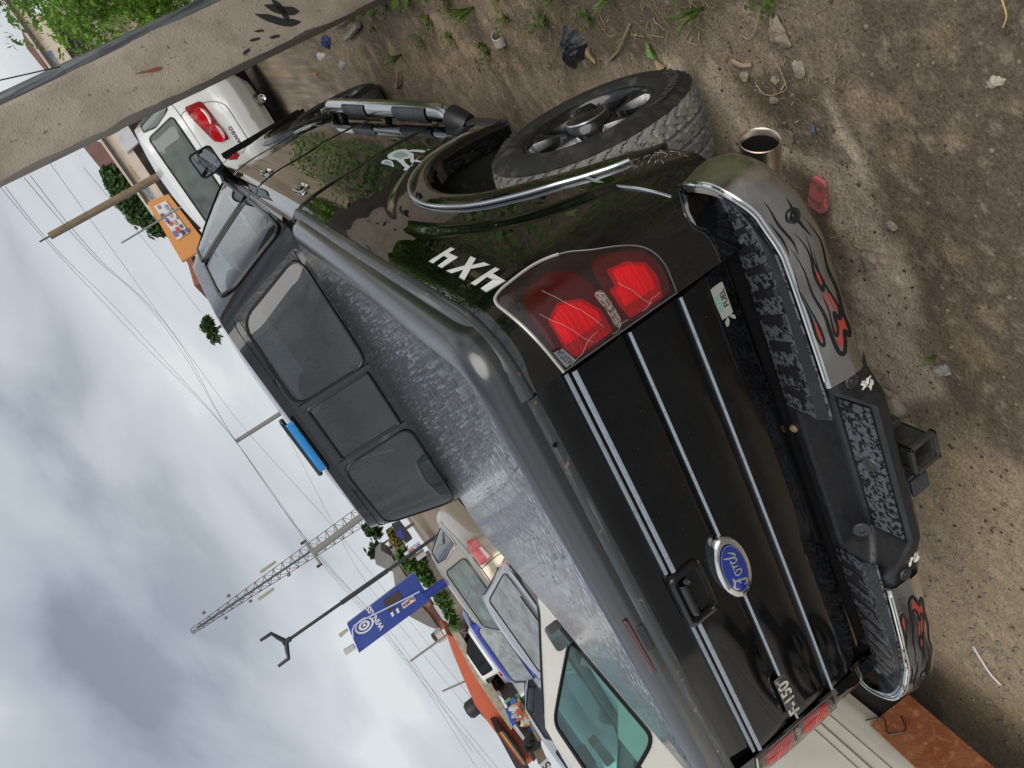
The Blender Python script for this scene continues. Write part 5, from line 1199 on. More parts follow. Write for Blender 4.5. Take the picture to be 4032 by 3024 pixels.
# red shoe sole
L = [(p.x, p.y) for p in cat_rom([(a, c, 0) for a, c in ((-.062, 0), (-.055, .030), (-.02, .034), (.02, .032), (.05, .038), (.070, .018), (.070, -.018), (.05, -.036), (.02, -.033), (-.02, -.032), (-.055, -.028))], 5, True)]
V, F = fill2d([L]); o = mk('sandal_sole', [(v.x, v.y,   .006+.003*math.sin(v.x*20)) for v in V], F, mat('red_rubber', (.62, .15, .155), .7, 0, .3, noise=(28, (.20, .13, .105), .48, .60), bump=(160, .3)), None, smooth=False); solid(o, .012); o.location = (.520, -.570, gz(.52, -.57)+.022); o.rotation_euler = (.05, .08, R(158)); tag(o, 'worn muddy red rubber sandal sole on the earth by bumper', 'sandal')
# plastic sachet
b = MB(); b.grid(lambda u, v: (.040*(u-.5), .030*(v-.5)*2, .006+.003*math.sin(u*8+v*3)), 10, 8); o = b.build('plastic_sachet', mat('sachet_plastic', (.42, .40, .38), .3, 0, .5, noise=(60, (.26, .20, .14), .5, .6)), None); o.location = (-.096, -.902, gz(-.096, -.902)+.004); o.rotation_euler = (.1, .1, .5); tag(o, 'flattened clear plastic sachet with muddy stains on soil', 'sachet')
mk('sachet_print', [(.014, -.028, .012), (.020, -.028, .012), (.020, -.018, .012), (.014, -.020, .012)], [(0, 1, 2, 3)], mat('sachet_blue', (.08, .22, .60), .4), o, smooth=False)
b = MB(); b.grid(lambda u, v: (.026*(u-.5), .006*(v-.5)*2, .005+.003*math.sin(u*5)), 8, 4); o = b.build('blue_wrapper', mat('blue_wrap', (.12, .16, .34), .4), None); o.location = (.735, -.606, gz(.735, -.606)+.003); o.rotation_euler = (0, 0, .2); tag(o, 'tiny blue wrapper strip on dry soil', 'wrapper')
def stick(x, y, L, a, r, m, label, bend=.1, name='stick'):
    z = gz(x, y)+r+.004; P = [(x, y, z), (x+math.cos(a)*L*.35, y+math.sin(a)*L*.35, z+.006), (x+math.cos(a+bend)*L*.7, y+math.sin(a+bend)*L*.7, z+.010), (x+math.cos(a+bend*1.6)*L, y+math.sin(a+bend*1.6)*L, z+.002)]
    o = MB().tube(cat_rom(P, 4), r, 6).build(name, m, None); return tag(o, label, name.replace('_', ' '), 'sticks and twigs on the ground')
TW = mat('dry_twig', (.34, .26, .165), .85, noise=(40, (.22, .16, .10), .45, .7)); WD = mat('grey_wood', (.30, .27, .23), .85)
stick(.995, .40, .26, R(-70), .0045, TW, 'long pale straw stalk lying under the rear tyre edge'); stick(.967, -.33, .085, R(-110), .007, TW, 'short split tan wood chip behind the rear tyre'); stick(1.045, -.40, .13, R(-105), .0025, TW, 'thin curved twig leading to the crumpled paper', .5)
stick(.889, -.40, .12, R(-140), .002, TW, 'thin dry twig lying across the damp patch', .4); stick(.86, -.52, .10, R(-60), .0018, TW, 'fine forked twig beside the pale stone', .6); stick(1.007, -1.25, .09, R(-30), .0022, mat('yellow_straw', (.55, .40, .14), .8), 'yellow straw stalk at the far corner of the bare soil', .3); stick(-1.70, -.76, .20, R(-150), .005, mat('white_stick', (.68, .68, .68), .6), 'thin white plastic stick beside the gravel heap', .02)
stick(1.30, 3.9, .50, R(-85), .022, WD, 'weathered grey plank end lying by the post foot', .03, 'plank'); stick(1.39, 4.1, .55, R(-88), .016, WD, 'narrow grey batten lying along the verge', .02, 'plank'); stick(.90, 3.35, .30, R(-80), .010, TW, 'split pale bark strip beside the running board', .15)
crumple('cloth_scrap', 'blue and black cloth scrap on the ground beyond the post', 'cloth', 1.30, 4.6, .05, .14, .04, mat('blue_cloth', (.04, .10, .36), .7, noise=(12, (.02, .02, .025), .48, .52)), 31, .1)
crumple('plastic_scrap', 'white plastic scrap lying in front of the white car', 'plastic', 1.20, 5.05, .03, .16, .02, mat('white_plastic', (.62, .62, .58), .5), 32, .05); crumple('plastic_scrap', 'pale grey plastic scrap among the straw', 'plastic', 1.10, 4.5, .03, .12, .02, mat('grey_plastic2', (.36, .37, .37), .5), 33, .2)
# fallen leaves
for k, (x, y, c, lab) in enumerate(((.974, .066, (.36, .25, .14), 'dry tan leaf on the soil above the tyre'), (1.02, .52, (.36, .27, .15), 'curled brown leaf beside the black bag'), (1.05, 5.6, (.55, .30, .03), 'single orange leaf on the ground before the white car'), (1.02, .10, (.10, .22, .04), 'green and white leaf scrap at the tyre shoulder'))):
    b = MB(); b.grid(lambda u, v: ((u-.5)*.07, (v-.5)*.034*math.sin(math.pi*min(max(u, .04), .97))**.7*2*.6, .010+.008*math.cos(v*6)+.006*math.sin(u*5)), 10, 6); o = b.build('fallen_leaf', mat('fallen_leaf_%d' % k, c, .7), None); o.location = (x, y, gz(x, y)); o.rotation_euler = (0, .1, k*1.9+1.2); tag(o, lab, 'leaf', 'fallen leaves')
# heap of gravel on the left, stuff
mb = MB()
for k in range(210):
    x, y = -1.62+rnd.gauss(0, .34), -.84+rnd.gauss(0, .10); s = rnd.uniform(.003, .016); V, F = RK[rnd.randrange(6)]; z = gz(x, y); mb.add([(x+s*v.x*1.3, y+s*v.y, z+s*.6*v.z+s*.2) for v in V], F)
tag(mb.build('gravel', mat('gravel', (.30, .26, .205), .88, noise=(20, (.19, .16, .12), .4, .7)), None, smooth=False), 'patch of loose gravel left of the bumper', 'gravel', kind='stuff')
# ------------------------------------------------------------------ the other vehicles: ring-lofted bodies with real window openings
class Rings:
    """car body below the windows: table of (z, half width, y rear, y front)"""
    def __init__(s, T, n=5, hood=None): s.T, s.n, s.hood = T, n, hood
    def dims(s, z):
        v = [table(z, [(r[0], r[k]) for r in s.T]) for k in (1, 2, 3)]; return v[0], (v[1]+v[2])/2, (v[2]-v[1])/2
    def rear(s, x, z, off=0):
        w, yc, h = s.dims(z); q = max(0, 1-min(1, abs(x/w))**s.n); return (x, yc-h*q**(1/s.n)-off, z)
    def side(s, y, z, sgn=1, off=0):
        w, yc, h = s.dims(z); q = max(0, 1-min(1, abs((y-yc)/h))**s.n); return (sgn*(w*q**(1/s.n)+off), y, s.drop(y, z))
    def corner(s, a, z, off=0):
        """a: arc position, 0 on the rear centre line, growing round the right rear corner"""
        w, yc, h = s.dims(z); t = -math.pi/2+a; c, d = math.cos(t), math.sin(t); e = 2/s.n; return (math.copysign(abs(c)**e, c)*(w+off), yc+math.copysign(abs(d)**e, d)*(h+off), z)
    def drop(s, y, z):
        if not s.hood: return z
        y0, y1, d = s.hood; zt = s.T[-1][0]; return z-d*max(0, min(1, (y-y0)/(y1-y0)))**1.2*(z/zt)**2
    def mesh(s, N_=120):
        mb = MB(); e = 2/s.n; Z = []; zs = [r[0] for r in s.T]
        for a, b in zip(zs, zs[1:]): Z += [lerp(a, b, k/3) for k in range(3)]
        Z.append(zs[-1]); R_ = []
        def ring(z, k=1.0, dz=0):
            w, yc, h = s.dims(z); P = []
            for i in range(N_):
                t = 2*math.pi*i/N_; c, d = math.cos(t), math.sin(t); y = yc+k*h*math.copysign(abs(d)**e, d); P.append((k*w*math.copysign(abs(c)**e, c), y, s.drop(y, z)+dz))
            return P
        R_.append(ring(zs[0], .9)); R_ += [ring(z) for z in Z]
        for k in (.985, .95, .85, .6, .3, .02): R_.append(ring(zs[-1], k, .022*(1-k**2)))
        mb.grid(lambda u, v: R_[int(round(v*(len(R_)-1)))][int(round(u*N_)) % N_], N_, len(R_), cu=True); return mb
def curve_ring(cx0, z0, a, b_, n=40): return [(cx0+a*math.cos(2*math.pi*k/n), z0+b_*math.sin(2*math.pi*k/n)) for k in range(n)]
def vehicle(name, label, loc, rz, paint, body, G, wins, glass, W, L, wheels=True, interior=M_inter, rw=.32, trim=None, gl2=None):
    """wins: list of (face, loop, kind)"""
    t = thing(name, label, 'car', loc, rz)
    body.mesh().build('body', paint, t, auto=50)
    sh = G.mesh(MB(), 260, 40, [(f, l) for f, l, k in wins]).build('roof_and_pillars', paint, t, auto=50)
    for f, l, k in wins:
        m = {'right': lambda a, z, o=.004: G.side(a, z, 1, o), 'left': lambda a, z, o=.004: G.side(a, z, -1, o), 'rear': lambda a, z, o=.004: G.rear(a, z, o), 'front': lambda a, z, o=.004: G.front(a, z, o)}[f]
        rpane(m, l, (gl2 or {}).get(f, glass), t, {'rear': 'rear_window', 'front': 'windscreen'}.get(f, 'side_window')); gasket(m, l, .012, M_trim, t, 'window_seal')
        if trim and f in ('right', 'left'):
            zb_ = min(z for a, z in l)+.03; pts = [m(a, z, .014) for a, z in l if z > zb_]
            ca = sum(a for a, z in l)/len(l)
            gasket(lambda a, z: m(ca+(a-ca)*1.03, z+(.022 if z > zb_ else -.012), .010), l, .011, trim, t, 'chrome_trim')
    # cabin: seats, shelf, wheel
    b = MB(); zb = G.zb; yc = (G.b[1]+G.b[2])/2
    for x in (-.36, .36):
        for y in (yc+.25, yc-.55):
            b.grid(lambda u, v: (x+.23*math.cos(2*math.pi*u)*(1-.2*v), y+.09*math.sin(2*math.pi*u)-.08*v, zb-.45+.62*v), 14, 6, cu=True); b.grid(lambda u, v: (x+.12*math.cos(2*math.pi*u)*math.sin(math.pi*(.08+.9*v)), y-.10+.05*math.sin(2*math.pi*u)*math.sin(math.pi*(.08+.9*v)), zb+.18+.16*v), 14, 6, cu=True)
    b.build('seats', interior, t)
    box('dashboard', (0, G.b[2]-.45, zb-.02), (W*.8, .5, .12), M_inter, t, .03)
    if wheels:
        for y in (.78 if L > 3 else .5, L-.85):
            for sg in (1, -1): wheel(t, W/2-.01, y, sg, r=rw, w=.2, detail=False)
    return t
def lamp_part(B, t, loop, m, name, off=.006, sgn=1): return rpane(lambda a, z: (lambda q: (sgn*q[0], q[1], q[2]))(B.corner(a, z, off)), loop, m, t, name)
def side_y(B, a): return a
# --- champagne sedan
def gold():
    W, L = 1.82, 4.85; w = W/2
    B = Rings([(.18, w*.86, .14, L-.12), (.30, w*.96, .05, L-.05), (.46, w, .0, L), (.60, w, .02, L-.02), (.76, w*.995, .09, L-.08), (.92, w*.97, .10, L-.2), (1.00, w*.93, .13, L-.3), (1.035, w*.86, .20, L-.5)], 5, (3.4, L, .22))
    G = Green(1.0, 1.42, (w*.90, .62, 3.70), (w*.66, 1.55, 2.75), .05, 4.5, 1.05)
    sw = rloop([(1.32, 1.045), (2.95, 1.03), (2.62, 1.37), (1.75, 1.385), (1.45, 1.24)], .05); rw_ = rloop([(-.66, 1.05), (.66, 1.05), (.50, 1.375), (-.50, 1.375)], .06); fw = rloop([(-.70, 1.05), (.70, 1.05), (.52, 1.37), (-.52, 1.37)], .06)
    loc = gold_loc; t = vehicle('sedan_car', 'champagne gold sedan parked left of the pickup with chrome window trim', loc, gold_rz, M_goldpaint, B, G, [('right', sw, 0), ('left', sw, 0), ('rear', rw_, 0), ('front', fw, 0)], M_glassgreen, W, L, interior=M_seat, trim=mat('soft_chrome', (.72, .70, .72), .2, .9), gl2={'right': M_glassdark, 'left': M_glassdark})
    for sg in (1, -1):
        lp = rloop([(.40, .77), (1.02, .80), (1.12, .90), (.98, .965), (.40, .95)], .03)
        l = lamp_part(B, t, lp, mat('salmon_lens', (.52, .06, .07), .12, 0, .5, coat=.6, noise=(6, (.62, .16, .15), .45, .6)), 'tail_lamp', .008, sg); lamp_part(B, t, rloop([(.42, .785), (.72, .80), (.74, .84), (.42, .835)], .02), mat('clear_lens_white', (.62, .58, .55), .15, .2), 'reversing_lens', .012, sg)
    # boot lid seam, plate, emblem
    MB().tube([B.rear(x, .975, .003) for x in np.linspace(-.72, .72, 30)], .006, 5).build('boot_seam', M_dark, t)
    for sg in (1, -1): MB().tube([B.corner(sg*.36+(0 if 1 else 0), z, .003) for z in np.linspace(.62, .97, 8)], .005, 5).build('boot_seam', M_dark, t)
    MB().tube([B.side(y, .975, 1, .003) for y in np.linspace(.45, 3.0, 20)], .004, 5).build('shoulder_seam', M_trim, t)
    yp = B.rear(0, .80)[1]-.006
    box('plate_recess', (0, yp+.004, .915), (.62, .012, .040), M_dark, t); p = box('number_plate', (.0, yp-.004, .815), (.44, .008, .15), mat('plate_white', (.62, .68, .68), .4), t, .003)
    wrap('plate_letters', text2d('878CY', .105, 0, off=.002), lambda x, z, e: (x*1.05, yp-.0095, .795+z), mat('plate_blue', (.05, .20, .34), .5), p); wrap('plate_letters', text2d('LAGOS', .03, 0, off=.001), lambda x, z, e: (x, yp-.0095, .870+z), mat('plate_dark', (.05, .05, .05), .5), p)
    em = MB(); ye = B.rear(0, 1.0)[1]-.012
    for P in ([(-.04, .035), (-.028, -.035)], [(.04, .035), (.028, -.035)], [(-.034, 0), (.034, 0)]): V, F = stroke([(P[0][0], P[0][1]), ((P[0][0]+P[1][0])/2, (P[0][1]+P[1][1])/2), P[1]], .008); em.add([(v.x, ye, .995+v.y) for v in V], F)
    em.build('emblem', M_chrome, t, smooth=False)
    o = MB().lathe([(0, .0003), (0, .035)], 'y', (.30, B.rear(.3, .90)[1]-.008, .90), 24).build('round_badge', mat('round_badge', (.03, .026, .02), .3, noise=(60, (.35, .26, .14), .58, .62)), t)
    return t
gold_rz = R(24); gp = pix(1996, 2394, 10.6); gold_loc = (gp.x, gp.y, gz(gp.x, gp.y))
gold_loc = (gp.x, gp.y, gp.z-1.0)
gold()
# --- silver hatchback with black garnish
def silver_hatch():
    W, L = 1.76, 4.3; w = W/2
    B = Rings([(.18, w*.86, .12, L-.12), (.30, w*.96, .04, L-.05), (.46, w, .0, L), (.62, w, .03, L-.02), (.80, w*.985, .07, L-.08), (.94, w*.96, .09, L-.2), (1.02, w*.92, .12, L-.3), (1.06, w*.86, .20, L-.5)], 5, (3.2, L, .2))
    G = Green(1.03, 1.44, (w*.91, .30, 3.5), (w*.70, 1.25, 2.55), .05, 4.5, 1.0)
    sw = rloop([(1.1, 1.075), (2.9, 1.06), (2.45, 1.39), (1.45, 1.40), (1.2, 1.25)], .05); rw_ = rloop([(-.68, 1.075), (.68, 1.075), (.53, 1.40), (-.53, 1.40)], .05); fw = rloop([(-.70, 1.08), (.70, 1.08), (.54, 1.39), (-.54, 1.39)], .06)
    p = pix(2166, 2424, 8.9); t = vehicle('hatchback_car', 'silver hatchback with black rear garnish strip and round emblem', (p.x, p.y, p.z-.985), R(41), M_silverpaint, B, G, [('right', sw, 0), ('left', sw, 0), ('rear', rw_, 0), ('front', fw, 0)], M_glasshaze, W, L, gl2={'right': M_glassdark, 'left': M_glassdark})
    MB().grid(lambda u, v: B.rear(lerp(-.70, .70, u), lerp(.93, 1.035, v), .010), 40, 6).build('rear_garnish', mat('gloss_black', (.012, .012, .014), .12), t)
    for sg in (1, -1): lamp_part(B, t, rloop([(.72, .90), (1.18, .92), (1.16, 1.02), (.72, 1.02)], .02), mat('ruby_lens', (.22, .012, .018), .15, 0, .5, coat=.6), 'tail_lamp', .012, sg)
    ye = B.rear(0, .985)[1]-.024
    for a, b_ in ((.062, .046), (.040, .018), (.016, .040)): MB().tube([(x, ye, z) for x, z in curve_ring(0, .985+(.012 if a == .040 else 0), a, b_)+[(a, .985+(.012 if a == .040 else 0))]], .006, 6, caps=False).build('emblem_ring', M_chrome, t)
    MB().tube([G.rear(x, 1.23, .008) for x in np.linspace(-.3, .56, 10)], .006, 5).build('heater_line', mat('grey_line', (.25, .26, .28), .6), t)
    box('wiper', (.1, G.rear(.1, 1.10)[1]-.03, 1.10), (.5, .015, .015), M_trim, t)
    return t
silver_hatch()
# --- blue hatchback
def blue_car():
    W, L = 1.74, 4.0; w = W/2
    B = Rings([(.18, w*.86, .12, L-.12), (.32, w*.97, .04, L-.05), (.50, w, .0, L), (.70, w, .04, L-.04), (.90, w*.98, .08, L-.15), (1.00, w*.93, .12, L-.3), (1.03, w*.86, .20, L-.5)], 5, (3.0, L, .2))
    G = Green(1.0, 1.46, (w*.92, .25, 3.3), (w*.70, .85, 2.4), .06, 4.2, 1.0)
    sw = rloop([(.75, 1.07), (1.75, 1.05), (1.68, 1.40), (1.05, 1.41), (.78, 1.20)], .06); sw2 = rloop([(1.85, 1.05), (2.75, 1.05), (2.35, 1.39), (1.80, 1.40)], .06); rw_ = rloop([(-.64, 1.10), (.64, 1.10), (.52, 1.40), (-.52, 1.40)], .06); fw = rloop([(-.70, 1.05), (.70, 1.05), (.54, 1.40), (-.54, 1.40)], .06)
    p = pix(1985, 2555, 13.2); t = vehicle('hatchback_car', 'bright blue hatchback between gold sedan and silver hatchback', (p.x, p.y-.4, p.z-1.22), R(26), M_bluepaint, B, G, [('right', sw, 0), ('right', sw2, 0), ('left', sw, 0), ('left', sw2, 0), ('rear', rw_, 0), ('front', fw, 0)], glassmat('clear_car_glass', (.66, .72, .70), .9), W, L, interior=mat('dark_seat', (.05, .05, .055), .8), gl2={'rear': M_glasshaze})
    for sg in (1, -1): lamp_part(B, t, rloop([(.85, .80), (1.2, .82), (1.18, .98), (.85, .98)], .02), M_lamp_dkred, 'tail_lamp', .010, sg)
    MB().lathe([(0, .0003), (0, .012)], 'y', (.1, G.rear(.1, 1.43)[1]-.01, 1.43), 10).build('washer_jet', M_trim, t)
    return t
blue_car()
# --- silver sedan at the left, chrome line over dark side glass
def silver_sedan():
    W, L = 1.80, 4.7; w = W/2
    B = Rings([(.18, w*.86, .14, L-.12), (.30, w*.96, .05, L-.05), (.46, w, .0, L), (.60, w, .02, L-.02), (.80, w*.99, .08, L-.1), (.95, w*.96, .11, L-.25), (1.02, w*.90, .20, L-.5)], 5, (3.3, L, .22))
    G = Green(1.0, 1.41, (w*.90, .55, 3.6), (w*.67, 1.45, 2.7), .05, 4.5, 1.05)
    sw = rloop([(1.0, 1.045), (2.95, 1.03), (2.55, 1.37), (1.65, 1.38), (1.3, 1.24)], .05); rw_ = rloop([(-.66, 1.05), (.66, 1.05), (.50, 1.375), (-.50, 1.375)], .06); fw = rloop([(-.70, 1.05), (.70, 1.05), (.52, 1.37), (-.52, 1.37)], .06)
    p = pix(2050, 2700, 12.0); t = vehicle('sedan_car', 'silver sedan with chrome line over dark side glass, farthest left', (p.x-1.2, p.y-1.9, p.z-1.24), R(14), M_silverpaint, B, G, [('right', sw, 0), ('left', sw, 0), ('rear', rw_, 0), ('front', fw, 0)], M_glassdark, W, L, trim=M_chrome)
    for sg in (1, -1): lamp_part(B, t, rloop([(.55, .78), (1.1, .80), (1.12, .92), (.55, .92)], .02), M_lamp_dkred, 'tail_lamp', .008, sg)
    return t
silver_sedan()
# --- white SUV ahead of the pickup
def suv():
    W, L = 1.93, 4.9; w = W/2; cxs = .47
    B = Rings([(.24, w*.84, .14, L-.12), (.33, w*.93, .06, L-.05), (.46, w*.98, .0, L), (.60, w, .0, L), (.68, w, .03, L-.02), (.72, w, .07, L-.04), (.95, w*.99, .09, L-.1), (1.10, w*.965, .11, L-.25), (1.18, w*.92, .16, L-.5)], 5.5, (3.4, L, .16))
    G = Green(1.15, 1.68, (w*.935, .13, 3.75), (w*.74, .50, 2.9), .09, 5.5, 1.0)
    sw = rloop([(.45, 1.22), (1.30, 1.20), (1.28, 1.58), (.72, 1.60), (.50, 1.45)], .06); sw2 = rloop([(1.42, 1.20), (3.1, 1.20), (2.75, 1.56), (1.40, 1.585)], .06); rw_ = rloop([(-.73, 1.225), (.73, 1.225), (.63, 1.60), (-.63, 1.60)], .05); fw = rloop([(-.78, 1.20), (.78, 1.20), (.6, 1.60), (-.6, 1.60)], .06)
    t = vehicle('suv_car', 'white SUV with dual round red tail lamps, rear facing viewer', (cxs, 8.0, gz(cxs, 8.0)), 0, M_white, B, G, [('right', sw, 0), ('right', sw2, 0), ('left', sw, 0), ('left', sw2, 0), ('rear', rw_, 0), ('front', fw, 0)], glassmat('suv_glass', (.03, .04, .04), .9, .0, dust=((.36, .42, .38), .40)), W, L, rw=.36)
    def onrear(loop, m, nm, off, sg): return rpane(lambda a, z: (lambda q: (sg*q[0], q[1], q[2]))(B.rear(a, z, off)), loop, m, t, nm)
    for sg in (1, -1):
        onrear(rloop([(.22, .815), (.735, .850), (.755, 1.06), (.60, 1.055), (.27, .985)], .04), mat('suv_lamp_red', (.32, .012, .018), .12, 0, .5, coat=.6), 'tail_lamp', .010, sg)
        for ca_, cz_, ra, rb_ in ((.345, .902, .105, .072), (.565, .945, .118, .082)):
            onrear(curve_ring(ca_, cz_, ra, rb_, 28), M_lamp_red, 'round_red_lens', .016, sg); onrear([(a, z) for a, z in curve_ring(ca_, cz_, ra*.94, rb_*.92, 28) if z < cz_-.024], mat('lamp_clear', (.72, .66, .64), .15, .3), 'clear_lens', .019, sg)
            MB().tube([(lambda q: (sg*q[0], q[1], q[2]))(B.rear(a, z, .018)) for a, z in curve_ring(ca_, cz_, ra, rb_, 24)+[(ca_+ra, cz_)]], .006, 6, caps=False).build('lens_ring', mat('ring_red', (.60, .05, .05), .2), t)
    # tailgate seam, lettering, bumper, exhaust
    L_ = rloop([(-.60, .64), (.60, .64), (.70, .80), (.72, 1.16), (-.72, 1.16), (-.70, .80)], .10); gasket(lambda a, z: B.rear(a, z, .002), L_, .005, mat('seam_grey', (.16, .17, .17), .6), t, 'tailgate_seam')
    yd = B.rear(.4, .755)[1]-.004; wrap('tailgate_lettering', text2d('DURANGO', .060, .003, off=.001, space=1.2), lambda x, z, e: (.16+x*1.1, B.rear(.16+x, .745)[1]-.004-e, .740+z), mat('dark_letters', (.11, .11, .10), .35, .5), t)
    MB().grid(lambda u, v: B.rear(lerp(-.86, .86, u), lerp(.30, .46, v), .012), 40, 6).build('bumper_skirt', mat('lower_white', (.62, .63, .59), .3), t); MB().grid(lambda u, v: (lerp(-.8, .8, u), .30+.02*math.sin(9*u), lerp(.20, .34, v)), 20, 4).build('underbody', M_dark, t)
    MB().box((0, 2.4, .26), (1.7, 4.2, .1)).build('floor_pan', M_dark, t, smooth=False)
    gasket(lambda a, z: B.rear(a, z, .003), rrectz(.315, .43, .040, .036), .002, mat('seam_grey', (.16, .17, .17), .6), t, 'tow_cover')
    b = MB(); b.lathe([(.30, .045), (.0, .05), (-.01, .052), (-.01, .044), (.05, .042), (.06, .001)], 'y', (.44, .04, .235), 24); b.build('exhaust_tip', M_chrome, t, auto=50)
    MB().lathe([(.0, .075), (.03, .078), (.10, .07)], 'y', (.44, .06, .245), 20).build('exhaust_cutout', M_dark, t)
    MB().tube([G.rear(x, lerp(1.30, 1.30, 0), .012) for x in (-.05, .0, .05)], .004, 5).build('aerial_base', M_trim, t)
    return t
def rrectz(cx0, cz0, w, h): return [(cx0+a, cz0+c) for a, c in rrect(w, h, .012, 3)]
suv()
# --- cream van on the left of the pickup, only its near side shows past the bed
def van():
    W, L = 1.70, 4.5; w = W/2; x0 = -1.90-w; y0 = -2.55
    B = Rings([(.44, w*.95, .10, L-.10), (.50, w*.985, .04, L-.05), (.58, w, .0, L), (.72, w, .0, L-.02), (.90, w, .02, L-.04), (1.10, w*.99, .04, L-.10), (1.24, w*.975, .06, L-.2), (1.27, w*.95, .08, L-.3)], 10, (3.9, L, .10))
    G = Green(1.25, 1.70, (w*.965, .08, 4.15), (w*.80, .16, 3.35), .07, 9, 1.0)
    sw = rloop([(2.62, 1.285), (3.50, 1.285), (3.20, 1.645), (2.55, 1.655)], .07); sw2 = rloop([(1.0, 1.285), (2.40, 1.285), (2.36, 1.655), (1.05, 1.655)], .06); rw_ = rloop([(-.7, 1.30), (.7, 1.30), (.58, 1.65), (-.58, 1.65)], .06); fw = rloop([(-.74, 1.29), (.74, 1.29), (.60, 1.66), (-.60, 1.66)], .06)
    g_ = glassmat('teal_glass', (.46, .74, .70), .8, .0, dust=((.40, .60, .58), .16)); t = vehicle('van', 'cream white van parked close along the left of the pickup', (x0, y0, 0), 0, M_cream, B, G, [('right', sw, 0), ('right', sw2, 0), ('left', sw, 0), ('left', sw2, 0), ('rear', rw_, 0), ('front', fw, 0)], g_, W, L, interior=mat('van_seat', (.20, .22, .22), .8), rw=.33)
    t['category'] = 'van'
    # blue sun strip at the windscreen top
    MB().grid(lambda u, v: G.front(lerp(-.60, .60, u), lerp(1.57, 1.65, v), -.004), 20, 5).build('sun_strip', glassmat('sun_strip', (.05, .35, .62), .6, 0, dust=((.05, .33, .55), .45)), t)
    # side seams, mouldings, sill
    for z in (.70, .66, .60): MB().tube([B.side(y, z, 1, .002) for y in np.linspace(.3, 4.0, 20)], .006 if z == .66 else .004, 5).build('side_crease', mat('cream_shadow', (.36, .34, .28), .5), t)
    for y in (2.50, 3.62): MB().tube([B.side(y, z, 1, .002) for z in np.linspace(.52, 1.24, 12)], .005, 5).build('door_seam', M_dark, t)
    MB().grid(lambda u, v: (w*.93-.02*v, lerp(.2, 4.2, u), lerp(.30, .45, v)), 8, 3).build('rocker', mat('van_underside', (.02, .02, .02), .9), t); box('hinge', (w+.012, 2.36, .575), (.02, .06, .03), M_cream, t, .004); box('hinge', (w+.012, 2.20, .82), (.02, .06, .025), M_cream, t, .004)
    # rusty plate wired to the sill
    o = box('rusty_plate', (w+.030, 1.70, .42), (.012, .44, .23), M_rust, t, .004, rot=Matrix.Rotation(R(-4), 3, 'X')); o['label'] = 'rust-brown steel plate wired to the van sill'
    MB().tube(cat_rom([(w+.04, 1.95, .52), (w+.05, 1.90, .46), (w+.045, 1.84, .50), (w+.05, 1.80, .44), (w+.04, 1.86, .40)], 5), .003, 5).build('binding_wire', M_trim, t)
    # mirror
    b = MB(); LR = rrect(.080, .060, .028, 5); rg_ = [[(w+.10+p[0]*k, 3.42+dy, 1.335+p[1]*k) for p in LR] for dy, k in ((.09, .4), (.07, .85), (.0, 1.0), (-.012, .95))]; n = len(LR); b.grid(lambda u, v: rg_[int(round(v*3))][int(round(u*n)) % n], n, 4, cu=True); b.add(rg_[0], [tuple(range(n))]); mr = b.build('door_mirror', mat('grey_mirror_shell', (.10, .11, .11), .4), t, auto=50); mk('mirror_glass', [(q[0], q[1]-.001, q[2]) for q in rg_[3]], [tuple(range(n))], MATS['mirror_glass'], mr, smooth=False)
    MB().tube([(w+.04, 3.44, 1.32), (w-.04, 3.46, 1.29)], .02, 8).build('mirror_arm', M_trim, mr)
    MB().lathe([(0, .0002), (0, .18), (.012, .19), (.012, .17)], 'y', (-.38, 3.35, 1.22), 24).build('steering_wheel', M_trim, t)
    MB().tube(cat_rom([(.55, 4.02, 1.28), (.30, 3.96, 1.31), (.0, 3.93, 1.315)], 5), .010, 6).build('wiper', M_trim, t)
    box('rear_view_mirror', (.0, 3.42, 1.60), (.22, .02, .07), mat('grey_mirror_shell', (.10, .11, .11), .4), t, .012)
    return t
van()
# ------------------------------------------------------------------ street beyond: shops, signs, poles, wires
def slab(name, P, d, thick, m, parent=None):
    """solid wall or board: an outline at depth d, given real thickness away from the street"""
    W_ = [pix(x, y, d) for x, y in P]; mb = MB(); mb.poly(W_, FH*thick); o = mb.build(name, m, parent, smooth=False); bm = bmesh.new(); bm.from_mesh(o.data); bmesh.ops.remove_doubles(bm, verts=bm.verts, dist=1e-4); bmesh.ops.recalc_face_normals(bm, faces=bm.faces); bm.to_mesh(o.data); bm.free(); return o
def frame_px(c, w, h, rot=0):
    """upright rectangle (pixels) centred on c: w along the street, h up"""
    r_ = Vector((-math.sin(TILT), -math.cos(TILT))); u_ = Vector((-math.cos(TILT), math.sin(TILT))); c = Vector(c); return [tuple(c-r_*w/2-u_*h/2), tuple(c+r_*w/2-u_*h/2), tuple(c+r_*w/2+u_*h/2), tuple(c-r_*w/2+u_*h/2)]
def on_board(VF, c, d, sc, m, parent, name, off=.02, rot=0.0, sx=1.0):
    """lettering laid on a board: c pixel of its centre, sc metres per unit; reads along the street"""
    o3 = pix(c[0], c[1], d)-FH*off; a = math.cos(rot); s = math.sin(rot); V, F = VF
    return mk(name, [o3+RGT*((v.x*sx)*a-v.y*s)*sc+Vector((0, 0, 1))*((v.x*sx)*s+v.y*a)*sc-FH*v.z*sc for v in V], F, m, parent, smooth=False)
wallm = lambda n, c, r=.8: mat(n, c, r, 0, .25, noise=(3, tuple(v*.8 for v in c), .45, .7))
def px_per_m(d): return FPX/d
